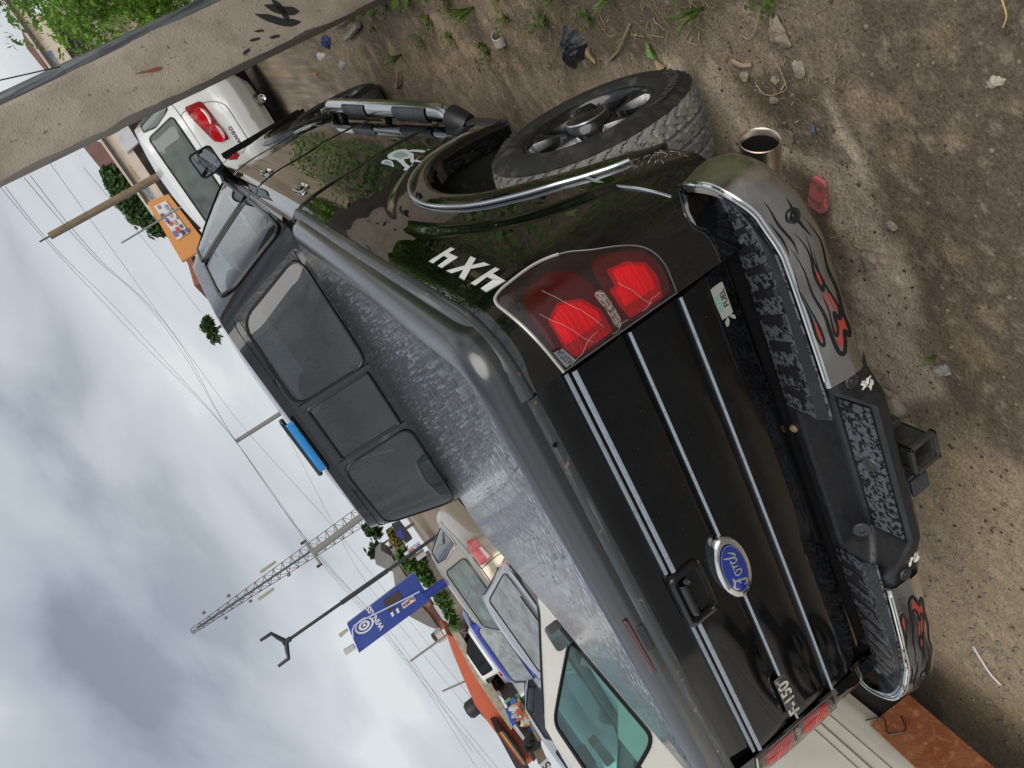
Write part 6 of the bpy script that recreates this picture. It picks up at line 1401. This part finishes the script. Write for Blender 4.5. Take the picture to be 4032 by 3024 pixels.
# --- cream fascia of the foam shop (two sign panels) with building behind
FD = 26
shop = thing('foam_shop', 'long cream shop fascia lettered FOAM DISTRIBUTOR behind the white SUV', 'shop', pix(300, 420, FD).to_tuple()[:2]+(0,)); shop.location = (0, 0, 0)
cream = wallm('fascia_cream', (.62, .55, .45))
slab('fascia_panel', [(600, 850), (672, 812), (168, 60), (18, -20), (10, 10)], FD, .5, cream, shop)
slab('fascia_edge', [(575, 800), (583, 797), (20, -16), (8, -10)], FD-.15, .3, mat('fascia_edge', (.05, .045, .045), .6), shop)
slab('shop_front', [(668, 815), (760, 770), (300, 60), (168, 62)], FD+1.2, 3, mat('dark_shop', (.05, .04, .035), .8, noise=(2, (.12, .10, .09), .5, .7)), shop)
blue = mat('sign_blue', (.10, .27, .50), .5); goldm = mat('sign_gold', (.48, .32, .07), .5)
for (fx, fy), (dx_, dy_) in (((586, 757), (528, 680)), ((209, 228), (148, 132))):
    on_board(text2d('FOAM', 1.0, 0, off=.02), (fx, fy), FD, .185, blue, shop, 'sign_letters', .04, R(-1)); on_board(text2d('DISTRIBUTOR', 1.0, 0, off=.012), (dx_, dy_), FD, .088, goldm, shop, 'sign_letters', .04, R(-1), 1.0)
slab('white_shutter', [(452, 520), (500, 600), (545, 560), (500, 490)], FD-.1, .1, wallm('pale_shutter', (.55, .57, .62)), shop)
# dull red roofs over the fascia
rf1 = slab('pitched_roof', [(20, 8), (80, 105), (105, 190), (150, 245), (190, 275)], FD+6, 4, wallm('roof_brown', (.22, .13, .11))); tag(rf1, 'dull brown pitched roof rising behind the foam fascia, beside the pipe', 'roof')
rf2 = slab('pitched_roof', [(312, 560), (330, 545), (400, 560), (470, 660), (440, 668), (385, 650)], FD+6, 4, MATS['roof_brown']); tag(rf2, 'small dull brown roof left of the concrete post', 'roof')
rf3 = slab('pitched_roof', [(665, 930), (690, 955), (740, 1040), (765, 1125), (800, 1110), (745, 1000), (700, 925)], FD+4, 4, wallm('roof_red', (.30, .12, .08))); tag(rf3, 'rust-red roof with arched fascia just above the cab window', 'roof')
# orange framed poster board
pb = slab('poster_board', [(580, 797), (662, 764), (790, 930), (790, 985), (716, 1030)], 22, .12, mat('board_orange', (.62, .27, .08), .6)); tag(pb, 'orange framed poster board covered in product pictures', 'poster board')
mposter = mat('poster_print', (.66, .66, .66), .5, noise=(9, (.20, .20, .30), .60, .63), noise2=(7.3, (.55, .15, .12), .70, .72)); slab('poster_sheet', [(606, 812), (653, 790), (745, 915), (700, 945)], 21.97, .02, mposter, pb)
for k, (x, y, c) in enumerate(((625, 815, (.25, .24, .24)), (640, 850, (.10, .10, .30)), (668, 845, (.40, .38, .40)), (672, 880, (.50, .12, .05)), (690, 875, (.45, .30, .32)), (700, 905, (.50, .06, .06)), (712, 890, (.09, .09, .12)), (720, 915, (.05, .05, .05)), (660, 870, (.08, .09, .30)), (735, 905, (.10, .10, .32)), (655, 815, (.30, .30, .45)), (690, 920, (.12, .14, .45)))):
    slab('product_picture', frame_px((x, y), 15+5*(k % 3), 10+3*(k % 2)), 21.94, .012, mat('print_%d' % k, c, .5), pb)
slab('poster_underside', [(662, 764), (672, 760), (805, 930), (790, 932)], 22.2, 2.0, mat('dark_shop', (.05, .04, .035), .8), pb)
# tree behind the fascia
def far_tree(name, label, blobs, d, c1, c2, leaf, n, seed, trunk=None, cat='tree', droop=.3):
    rg = random.Random(seed); ctr = pix(blobs[0][0], blobs[0][1], d); o = thing(name, label, cat, (ctr.x, ctr.y, 0)); o.location = (0, 0, 0); mb = MB(); sc = d/FPX
    tot = sum(b[2]**2 for b in blobs)
    for x, y, r_ in blobs:
        c = pix(x, y, d); R0 = r_*sc
        for k in range(int(n*r_*r_/tot)):
            q = Vector((rg.gauss(0, 1), rg.gauss(0, 1), rg.gauss(0, 1))).normalized()*R0*rg.random()**.4; p = c+q*Vector((1, 1, 1)).x; t_ = Vector((rg.uniform(-1, 1), rg.uniform(-1, 1), rg.uniform(-1, .4)-droop)).normalized(); n_ = t_.cross(Vector((rg.uniform(-1, 1), rg.uniform(-1, 1), rg.uniform(-1, 1)))).normalized(); s = leaf*rg.uniform(.6, 1.3)
            mb.add([p, p+t_*s*.5+n_*s*.22, p+t_*s, p+t_*s*.5-n_*s*.22], [(0, 1, 2, 3)])
    mb.build('crown', leafmat('leaf_'+name+str(seed), c1, c2, .25), o, smooth=False)
    if trunk:
        a, b = pix(trunk[0][0], trunk[0][1], d), pix(trunk[1][0], trunk[1][1], d); b.z = min(b.z, gz(b.x, b.y)); pts = [a, a.lerp(b, .5)+RGT*.05, b]; MB().tube(pts, [.05, .09, .13], 8).build('trunk', mat('bark', (.12, .09, .06), .9), o)
    return o
far_tree('bushy_tree', 'dark green drooping tree behind the foam shop fascia', [(455, 720, 45), (500, 780, 60), (545, 840, 52), (590, 860, 45), (430, 690, 30), (600, 900, 30), (640, 905, 22)], 31, (.02, .055, .012), (.085, .16, .04), .24, 6500, 71, ((540, 800), (700, 700)))
far_tree('bushy_tree', 'small green treetop peeking over the cab roof', [(812, 1290, 22), (836, 1330, 18), (805, 1270, 12)], 34, (.015, .045, .01), (.07, .14, .03), .30, 420, 72, ((830, 1310), (900, 1270)))
far_tree('palm_tree', 'small dark palm crown above the grey roofs', [(1470, 2170, 14), (1452, 2185, 9), (1488, 2160, 9)], 60, (.02, .04, .02), (.06, .09, .05), .5, 260, 73, ((1470, 2170), (1540, 2125)), 'palm tree')
far_tree('bushy_tree', 'dark green bush at the foot of the lattice mast', [(1452, 2092, 22), (1478, 2105, 20), (1440, 2078, 12)], 60, (.012, .04, .01), (.05, .10, .03), .5, 420, 74, ((1460, 2092), (1500, 2060)))
# --- poles
def pole(name, label, a, b, d, r, m, cat='pole', group=None):
    A, Bp = pix(a[0], a[1], d), pix(b[0], b[1], d); dirv = (A-Bp); g_ = gz(Bp.x, Bp.y); foot = Bp-dirv*((Bp.z-g_)/dirv.z); o = thing(name, label, cat, foot, group=group); MB().tube([Vector((0, 0, -.1)), (Bp-foot), (A-foot)], [r*1.15, r*1.1, r], 10).build('shaft', m, o); return o, A-foot, dirv.normalized()
woodm = mat('pole_wood', (.22, .17, .11), .85, noise=(3, (.15, .115, .075), .45, .7)); greym = mat('pole_concrete', (.24, .235, .22), .85); darkm = mat('pole_dark', (.022, .03, .034), .5)
o, A, dv_ = pole('wooden_pole', 'brown wooden pole crossing in front of the foam sign', (196, 930), (608, 703), 17, .075, woodm); box('insulator_bracket', A+Vector((0, 0, -.12)), (.10, .10, .10), woodm, o); MB().tube([A, A+dv_*.22], .018, 6).build('pin', M_trim, o)
pole('thin_pole', 'thin grey rod rising above the poster board tree', (478, 957), (556, 910), 20, .02, greym)
o, A, dv_ = pole('utility_pole', 'slim grey utility pole right of the blue cab lamp', (930, 1738), (1066, 1652), 40, .10, greym)
o, A, dv_ = pole('utility_pole', 'grey utility pole with crossarm before the lattice mast', (1236, 2174), (1396, 2054), 36, .14, greym); box('crossarm', A+Vector((0, 0, .05)), (1.3, .1, .1), greym, o, rot=Matrix.Rotation(YAW, 3, 'Z'))
for s in (-.6, .6): MB().tube([A+RGT*s, A+RGT*s+Vector((0, 0, .25))], .06, 6).build('insulator', M_trim, o)
pole('thin_pole', 'thin leaning pole over the brown shop by the orange roof', (1615, 2604), (1752, 2505), 30, .04, greym); pole('thin_pole', 'short thin pole rising through the orange roof', (1742, 2722), (1870, 2665), 30, .035, greym); pole('thin_pole', 'small thin rod beside the black roof tank', (1836, 2780), (1872, 2756), 30, .025, greym)
# street lamp with two bent arms
o, A, dv_ = pole('street_lamp', 'tall dark street lamp post with two bent arms at the top', (1123, 2529), (1595, 2198), 17, .034, darkm, 'street lamp')
MB().tube([A-dv_*1.30, A-dv_*2.4], .050, 10).build('lower_sleeve', darkm, o)
for s in (-1, 1): MB().tube([A-dv_*.02, A+RGT*s*.16+dv_*.06, A+RGT*s*.30+dv_*.12, A+RGT*s*.31+dv_*.36], [.05, .045, .04, .03], 8).build('lamp_arm', darkm, o)
MB().tube([A-dv_*.12, A+dv_*.05], .055, 10).build('collar', darkm, o)
# lattice mast
def mast():
    d = 72; top, bot = pix(755, 2487, d), pix(1386, 2059, d); ax = (top-bot).normalized(); o = thing('lattice_mast', 'tall steel lattice telecom mast, grey with faded red sections', 'mast', (bot.x, bot.y, gz(bot.x, bot.y))); o.location = (0, 0, 0); n = 22; base = bot-ax*4; H = (top-base).length
    gm, rm = mat('mast_grey', (.20, .21, .22), .6, .3), mat('mast_red', (.34, .13, .10), .6)
    legs = [RGT+FH*.6, -RGT+FH*.6, -FH*1.1]
    def pt(k, t): w = lerp(.95, .22, t); return base+ax*H*t+legs[k]*w
    for k in range(3):
        for i in range(4): MB().tube([pt(k, i/4), pt(k, (i+1)/4)], .036, 5).build('leg', (rm if i % 2 == 0 else gm), o)
    b = MB()
    for i in range(n):
        for k in range(3): b.tube([pt(k, i/n), pt((k+1) % 3, (i+1)/n)], .028, 4); b.tube([pt(k, (i+1)/n), pt((k+1) % 3, (i+1)/n)], .024, 4)
    b.build('bracing', gm, o)
    MB().tube([pt(2, .0), pt(2, .97)], .09, 6).build('cable_run', mat('cable_run', (.06, .08, .08), .7), o)
    for t_, s in ((.60, 1), (.67, -1)): box('antenna_panel', base+ax*H*t_+RGT*s*.9, (.22, .16, 1.5), mat('antenna_panel', (.42, .42, .30), .6), o, rot=Matrix.Rotation(.0, 3, 'Z'))
    for t_, s in ((.74, -1), (.80, 1), (.86, -1), (.92, 1), (.55, -1)): MB().lathe([(0, .001), (.08, .16), (.10, .17)], 'y', base+ax*H*t_+RGT*s*.7, 14).build('dish', gm, o)
mast()
# blue pylon sign
def pylon():
    d = 15; P = [(1366, 2457), (1414, 2571), (1695, 2363), (1630, 2256)]; o = thing('pylon_sign', 'tall blue pylon sign lettered WINASS on a blue post', 'sign', (0, 0, 0)); bm_ = mat('sign_navy', (.018, .045, .26), .4, noise=(2, (.03, .065, .30), .4, .7)); slab('sign_panel', P, d, .18, bm_, o)
    A, B_ = pix(1690, 2335, d), pix(1762, 2285, d); dv2 = (B_-A).normalized(); MB().tube([A-dv2*.1, B_, B_+Vector((0, 0, gz(B_.x, B_.y)-B_.z))], .085, 14).build('sign_post', mat('post_blue', (.012, .03, .22), .35), o)
    wh = mat('sign_white', (.66, .68, .72), .5); rot = R(2)
    C_ = pix(1434, 2468, d)
    for r0, r1 in ((.165, .135), (.098, .058)):
        V = []; n = 40
        for k in range(n): a = 2*math.pi*k/n; V += [Vector((r0*math.cos(a)*.75, r0*math.sin(a)*1.12, 0)), Vector((r1*math.cos(a)*.72, r1*math.sin(a)*1.08, 0))]
        on_board((V, [(2*k, 2*k+1, (2*k+3) % (2*n), (2*k+2) % (2*n)) for k in range(n)]), (1434, 2462), d, 1.0, wh, o, 'logo_ring', .012)
    on_board(([Vector((-.03, -.03, 0)), Vector((.035, -.03, 0)), Vector((.0, .045, 0))], [(0, 1, 2)]), (1434, 2462), d, 1.0, wh, o, 'logo_mark', .012)
    on_board(text2d('WINASS', 1, 0, off=.03), (1478, 2432), d, .135, wh, o, 'sign_letters', .012, R(-1), .95)
    slab('brown_panel', [(1508, 2366), (1568, 2325), (1587, 2356), (1531, 2412)], d-.012, .01, mat('panel_brown', (.045, .025, .025), .5), o)
    slab('white_label', [(1537, 2415), (1546, 2407), (1553, 2423), (1545, 2430)], d-.012, .01, wh, o); slab('white_label', [(1558, 2400), (1567, 2393), (1574, 2410), (1565, 2416)], d-.012, .01, wh, o)
    nb = slab('notice', [(1579, 2378), (1626, 2344), (1638, 2363), (1590, 2397)], d-.014, .012, mat('notice_cream', (.62, .55, .50), .6), o)
    for k, (P_, c) in enumerate((([(1588, 2386), (1600, 2372), (1612, 2374)], (.35, .03, .05)), ([(1600, 2384), (1610, 2364), (1628, 2354)], (.35, .03, .05)), ([(1586, 2380), (1594, 2388)], (.02, .02, .03)), ([(1612, 2358), (1630, 2360)], (.30, .02, .05)))): MB().tube([pix(x, y, d-.03) for x, y in P_], .008, 5).build('scribble', mat('scribble_%d' % k, c, .6), nb)
    MB().tube([pix(x, y, d-.06) for x, y in ((1652, 2329), (1580, 2366), (1490, 2411), (1460, 2425), (1420, 2447), (1396, 2462), (1388, 2482), (1392, 2510))], .016, 8).build('light_tube', mat('light_tube', (.40, .50, .78), .4), o)
    slab('roof_fitting', [(1333, 2500), (1364, 2478), (1370, 2486), (1341, 2512)], d, .1, mat('beige_box', (.42, .38, .28), .6), o); slab('flood_lamp', [(1352, 2562), (1390, 2538), (1400, 2556), (1362, 2582)], d, .12, mat('flood_grey', (.48, .48, .47), .4), o)
pylon()
# --- grey roofed houses behind
def house(label, roof, walls, d, rc, wc, extra=()):
    o = thing('house', label, 'house', (0, 0, 0)); slab('roof', roof, d-.3, 6, wallm('roof_%d' % (int(roof[0][0]),), rc), o); slab('wall', walls, d, 5, wallm('wall_%d' % (int(walls[0][0]),), wc), o)
    for k, (P, nm, c) in enumerate(extra): slab(nm, P, d-.1-.02*k, .15, mat('%s_%d' % (nm, int(P[0][0])), c, .5), o)
house('grey ridged roof house behind the street lamp', [(1476, 2196), (1500, 2168), (1540, 2190), (1556, 2215), (1560, 2255), (1535, 2248), (1480, 2222)], [(1540, 2190), (1600, 2160), (1640, 2240), (1560, 2255)], 44, (.23, .225, .215), (.34, .19, .13), (([(1545, 2195), (1556, 2189), (1566, 2205), (1555, 2211)], 'window', (.05, .06, .07)),))
house('grey roof house beside the blue pylon sign', [(1552, 2255), (1572, 2230), (1610, 2290), (1585, 2310), (1556, 2312)], [(1572, 2230), (1600, 2215), (1640, 2285), (1610, 2292)], 40, (.25, .245, .235), (.40, .24, .17))
house('brown grey sloping roof left of the pylon sign', [(1613, 2428), (1662, 2390), (1690, 2420), (1732, 2482), (1690, 2468)], [(1662, 2390), (1690, 2372), (1760, 2470), (1735, 2484)], 38, (.20, .195, .19), (.42, .22, .14), (([(1690, 2392), (1706, 2384), (1740, 2440), (1725, 2450)], 'shutter', (.13, .06, .055)), ([(1706, 2384), (1722, 2378), (1762, 2436), (1745, 2444)], 'white_sign_board', (.52, .54, .52))))
house('low house with terracotta wall behind the street lamp foot', [(1535, 2160), (1548, 2150), (1585, 2205), (1572, 2215)], [(1548, 2150), (1575, 2135), (1612, 2195), (1586, 2208)], 42, (.26, .25, .24), (.45, .22, .13))
# block wall and hedge between
wl = slab('block_wall', [(1650, 2200), (1690, 2170), (1780, 2300), (1765, 2390), (1735, 2330), (1700, 2270)], 24, .4, mat('block_wall', (.17, .145, .12), .9, noise=(2.2, (.09, .08, .07), .45, .6), noise2=(1.2, (.07, .11, .17), .66, .70))); tag(wl, 'weathered grey block wall with blue patches behind the gold sedan', 'wall')
wl = slab('block_wall', [(1745, 2340), (1790, 2320), (1850, 2420), (1800, 2450), (1770, 2400)], 24, .4, mat('mud_wall', (.27, .23, .18), .9, noise=(1.5, (.16, .13, .10), .45, .6))); tag(wl, 'sandy brown wall right of the brown shop', 'wall')
far_tree('hedge', 'green hedge of shrubs along the block wall by the pylon', [(1585, 2195, 22), (1605, 2225, 24), (1630, 2215, 16), (1655, 2260, 22), (1680, 2290, 18), (1650, 2232, 18), (1728, 2360, 22), (1745, 2380, 16), (1760, 2420, 16), (1780, 2460, 12)], 22, (.02, .06, .012), (.10, .20, .04), .22, 2400, 75, None, 'hedge')
far_tree('flowering_shrub', 'bushy plants with orange blossoms near the white billboard', [(1545, 2120, 14), (1560, 2140, 16), (1530, 2100, 10)], 30, (.03, .06, .015), (.30, .22, .06), .25, 420, 76, None, 'shrub')
bb = slab('billboard', [(1590, 2180), (1650, 2135), (1660, 2155), (1605, 2200)], 20, .1, mat('billboard_white', (.58, .62, .68), .5)); tag(bb, 'small pale printed billboard over the gold sedan roof', 'billboard')
slab('billboard_print', [(1606, 2172), (1625, 2158), (1630, 2166), (1612, 2180)], 19.95, .02, mat('print_red', (.40, .12, .10), .5), bb); slab('billboard_print', [(1635, 2150), (1648, 2140), (1656, 2152), (1642, 2162)], 19.95, .02, mat('print_violet', (.30, .22, .36), .5), bb)
for a, b in (((1612, 2204), (1640, 2180)), ((1635, 2190), (1668, 2165))): MB().tube([pix(*a, 20.1), pix(*b, 20.1)], .03, 6).build('billboard_leg', woodm, bb)
wc = slab('white_container', [(1625, 2175), (1660, 2150), (1680, 2185), (1645, 2210)], 21, 1.5, wallm('kiosk_white', (.46, .46, .50))); tag(wc, 'pale kiosk box under the billboard', 'kiosk')
wc = slab('tarpaulin_stall', [(1545, 2075), (1580, 2060), (1625, 2120), (1600, 2140), (1570, 2115)], 21, 1.5, mat('dark_stall', (.03, .03, .045), .8, noise=(1.5, (.03, .06, .30), .55, .6))); tag(wc, 'dark stall with blue tarpaulin edge beside the cab corner', 'stall')
# --- brown shop, grey shutters, orange roofs
bs_ = thing('brown_shop', 'dark brown shop with lettered fascia and beige awning', 'shop', (0, 0, 0)); slab('wall', [(1795, 2470), (1850, 2440), (1900, 2560), (1960, 2600), (1890, 2625), (1850, 2560)], 25, 3, mat('shop_brown', (.115, .075, .07), .7), bs_)
on_board(text2d('EXCLUSIVE', 1, 0, off=.01), (1858, 2530), 25, .22, mat('shop_letters', (.45, .40, .38), .6), bs_, 'fascia_letters', .05)
sh_ = thing('cement_depot', 'grey shuttered depot lettered DANGOTE CEMENT in blue', 'shop', (0, 0, 0))
slab('shutter_wall', [(1878, 2620), (1960, 2590), (2030, 2705), (1975, 2745), (1950, 2730), (1910, 2670)], 25, 3, mat('shutter_grey', (.42, .41, .385), .6, streak=((8, 8, 8), (.34, .33, .31), .45, .6)), sh_)
for k in range(9): MB().tube([pix(1884+k*9, 2622+k*13.5, 24.97), pix(1958+k*8, 2590+k*13, 24.97)], .012, 4).build('shutter_rib', mat('rib_grey', (.30, .30, .28), .6), sh_)
on_board(text2d('DANGOTE', 1, 0, off=.02), (1963, 2652), 24.9, .24, mat('depot_blue', (.06, .13, .24), .6), sh_, 'sign_letters', .05); on_board(text2d('CEMENT', 1, 0, off=.02), (1973, 2642), 24.9, .20, MATS['depot_blue'], sh_, 'sign_letters', .05)
slab('round_logo', [(1936+6.5*math.cos(a), 2661+6.5*math.sin(a)) for a in [k*.52 for k in range(12)]], 24.93, .03, mat('logo_blue', (.07, .20, .42), .5), sh_)
slab('notice', [(1952, 2712), (1972, 2696), (1990, 2712), (1970, 2732)], 24.93, .03, mat('notice_white', (.60, .64, .72), .5), sh_); slab('blue_door', [(1975, 2745), (2030, 2706), (2042, 2728), (1995, 2768)], 25, .5, mat('door_blue', (.03, .085, .20), .5), sh_)
aw = slab('shop_awning', [(1772, 2482), (1795, 2470), (1905, 2640), (2025, 2850), (2012, 2875), (1960, 2800), (1870, 2665)], 23.6, 1.0, mat('awning_beige', (.40, .35, .27), .8, streak=((6, 6, 6), (.28, .24, .18), .45, .6))); tag(aw, 'long beige corrugated awning running over the shop fronts', 'awning')
ord_ = slab('orange_roof', [(1762, 2500), (1790, 2510), (1860, 2640), (1960, 2790), (2060, 2920), (2102, 2990), (2080, 3010), (1960, 2895), (1870, 2775), (1820, 2660)], 27, 3, mat('orange_sheet', (.55, .12, .055), .6, noise=(1.2, (.46, .09, .045), .5, .7))); tag(ord_, 'long faded orange sheet roof above the shop awning', 'roof')
st = slab('striped_roof', [(1955, 2885), (1975, 2878), (2070, 2990), (2100, 3060), (2050, 3060)], 25.5, 1.5, mat('roof_black', (.03, .03, .032), .6)); tag(st, 'dark roof with red and yellow stripe at the far left', 'roof')
for k, (o_, c) in enumerate(((0, (.35, .03, .03)), (7, (.50, .32, .05)), (14, (.10, .10, .10)))): slab('stripe', [(1962+o_, 2888-o_*.35), (1967+o_, 2884-o_*.35), (2062+o_, 3010), (2054+o_, 3012)], 25.4, .05, mat('stripe_%d' % k, c, .6), st)
for k, (x, y) in enumerate(((1868, 2782), (1926, 2788))):
    c = pix(x, y, 28); o = MB().lathe([(-.30, .0004), (-.30, .26), (-.24, .30), (.20, .30), (.30, .22), (.34, .0004)], 'z', c, 18).build('water_tank', mat('tank_black', (.018, .018, .020), .5), None, auto=40); tag(o, 'black plastic water tank above the orange roof, %s' % ('nearer the rod' if k == 0 else 'lower on the orange sheet'), 'water tank', 'black water tanks')
c1_ = slab('roof_cistern', [(1700, 2510), (1712, 2500), (1728, 2520), (1716, 2530)], 30, .6, mat('cistern_black', (.03, .03, .03), .6)); tag(c1_, 'black box tank over the white roof stand', 'tank'); c2_ = slab('tank_stand', [(1712, 2500), (1735, 2485), (1760, 2520), (1728, 2535)], 30, .8, wallm('stand_white', (.52, .52, .52))); tag(c2_, 'white tank stand beside the brown shop roof', 'tank stand')
# market stall with heaped goods
ms_ = thing('market_stall', 'crowded roadside stall heaped with bottles, tins and tyres', 'stall', (0, 0, 0)); slab('stall_back', [(1995, 2770), (2042, 2728), (2120, 2850), (2135, 2960), (2100, 3000), (2060, 2900)], 22.5, 1.5, mat('stall_dark', (.035, .03, .03), .9), ms_); slab('stall_floor', [(2080, 2800), (2110, 2775), (2150, 2900), (2120, 2920)], 21.0, 1.2, mat('stall_earth', (.20, .14, .10), .9), ms_)
slab('blue_side', [(1992, 2800), (2004, 2792), (2030, 2850), (2018, 2862)], 22.0, .2, mat('stall_blue', (.02, .08, .42), .5), ms_); slab('white_sheet', [(2010, 2850), (2022, 2842), (2078, 2920), (2060, 2916)], 22.0, .3, wallm('stall_sheet', (.50, .52, .55)), ms_)
rg = random.Random(5); GOODS = [(.50, .50, .46), (.05, .12, .45), (.45, .10, .06), (.50, .42, .08), (.10, .25, .12), (.35, .36, .38), (.55, .52, .42)]
for k in range(64):
    a = rg.random(); x = lerp(2008, 2085, a)+rg.uniform(0, 34); y = lerp(2768, 2862, a)+rg.uniform(-28, 18); c = pix(x, y, 21.6+rg.uniform(-.3, .5)); q = rg.uniform(.05, .11); h = rg.uniform(.10, .24); m_ = mat('goods_%d' % (k % 7), GOODS[k % 7], .4)
    if k % 3 == 0: o = MB().box(c, (q*1.6, q*1.6, h)).build('goods_box', m_, None, smooth=False); tag(o, None)
    else: o = MB().lathe([(0, .0004), (0, q*.7), (h*.7, q*.7), (h*.85, q*.3), (h, q*.3), (h, .0004)], 'z', c, 10).build('goods_bottle', m_, None, auto=40)
    o.parent = ms_
for k, (x, y) in enumerate(((2104, 2896), (2128, 2882), (2092, 2925))):
    c = pix(x, y, 21.8); b = MB(); 
    b.grid(lambda u, v: (c.x+(.20+.07*math.cos(2*math.pi*v))*math.cos(2*math.pi*u), c.y+.07*math.sin(2*math.pi*v), c.z+(.20+.07*math.cos(2*math.pi*v))*math.sin(2*math.pi*u)), 24, 10, cu=True, cv=True); o = b.build('old_tyre', M_rubber, None); tag(o, ('old tyre lying among dark goods, nearest the stall floor', 'second old tyre in the dark heap beside the van roof', 'old tyre in the dark heap farthest from the goods')[k], 'tyre', 'old tyres at the stall')
bn = slab('printed_banner', [(2126, 3012), (2156, 2985), (2180, 3040), (2150, 3060)], 20, .05, wallm('banner_pale', (.56, .55, .58))); tag(bn, 'pale printed banner with dark numeral behind the van roof', 'banner'); on_board(text2d('5', 1, 0, off=.02), (2152, 3010), 19.9, .30, mat('banner_ink', (.04, .04, .06), .6), bn, 'banner_letters', .04)
bk = slab('brown_fence', [(2103, 2960), (2135, 2945), (2152, 2985), (2122, 3012)], 21, .1, mat('fence_brown', (.10, .075, .05), .9, streak=((5, 5, 5), (.16, .12, .08), .45, .6))); tag(bk, 'brown plank fence panel between tyres and banner', 'fence')
# distant white car at the shutter
p = pix(1880, 2548, 23); W, L = 1.75, 4.2; w = W/2
B = Rings([(.2, w*.9, .1, L-.1), (.45, w, 0, L), (.9, w*.98, .06, L-.1), (1.0, w*.92, .12, L-.3)], 5); G = Green(.98, 1.45, (w*.92, .15, 3.2), (w*.72, .6, 2.4), .05, 4.5)
sw = rloop([(.6, 1.03), (2.7, 1.03), (2.3, 1.38), (.8, 1.39)], .06); rw_ = rloop([(-.65, 1.05), (.65, 1.05), (.53, 1.40), (-.53, 1.40)], .06)
fc = vehicle('estate_car', 'distant white car with red tail lamp before the brown shop', (p.x, p.y, p.z-1.05), R(62), M_white, B, G, [('right', sw, 0), ('left', sw, 0), ('rear', rw_, 0)], M_glassdark, W, L)
for sg in (1, -1): lamp_part(B, fc, rloop([(.95, .75), (1.25, .75), (1.25, .98), (.95, .98)], .02), M_lamp_red, 'tail_lamp', .012, sg)
# --- overhead wires
wm = mat('wire', (.10, .105, .11), .6)
W_ = [([(0, 735), (228, 1000), (551, 1342), (928, 1738), (1230, 2170), (1560, 2560), (1960, 3060)], (9, 12, 19, 40, 52, 40, 26), .012), ([(20, 735), (240, 1000), (580, 1345), (932, 1742), (1240, 2168), (1580, 2570), (1990, 3060)], (9, 12, 19, 40, 52, 40, 26), .012),
      ([(95, 700), (358, 1000), (690, 1345), (928, 1736), (1180, 2090), (1530, 2500), (1900, 3060)], (8, 11, 18, 40, 54, 44, 26), .012), ([(118, 690), (372, 1000), (720, 1370), (930, 1738), (1250, 2185), (1540, 2490), (1860, 2960)], (8, 11, 18, 40, 54, 44, 28), .011),
      ([(195, 640), (455, 1000), (740, 1390), (978, 1705), (1290, 2050), (1560, 2380), (1880, 2780)], (10, 14, 22, 40, 52, 44, 30), .009), ([(330, 660), (612, 1000), (790, 1230)], (12, 18, 26), .008), ([(1105, 1660), (1300, 2040), (1420, 2260), (1620, 2520), (1850, 2800)], (40, 50, 44, 38, 30), .008)]
LB = ['pair of', 'second of the pair of', 'upper', 'second', 'lone thin', 'short thin', 'lowest thin']
for k, (P, D_, r) in enumerate(W_):
    pts = cat_rom([pix(x, y, d) for (x, y), d in zip(P, D_)], 10); n = len(pts); ds = [ (q-CAM).length for q in pts]
    o = MB().tube(pts, [max(.003, .00017*q) for q in ds], 5).build('overhead_wire', wm, None); tag(o, ['outermost overhead wire crossing the grey sky', 'overhead wire hugging the outermost wire across the sky', 'overhead wire of the inner pair, nearer the outer pair', 'overhead wire of the inner pair, farther from the outer pair', 'lone thin overhead wire running below the two pairs', 'short thin overhead wire ending behind the cab roof', 'lowest thin overhead wire passing behind the blue pylon'][k], 'wire', 'overhead wires')
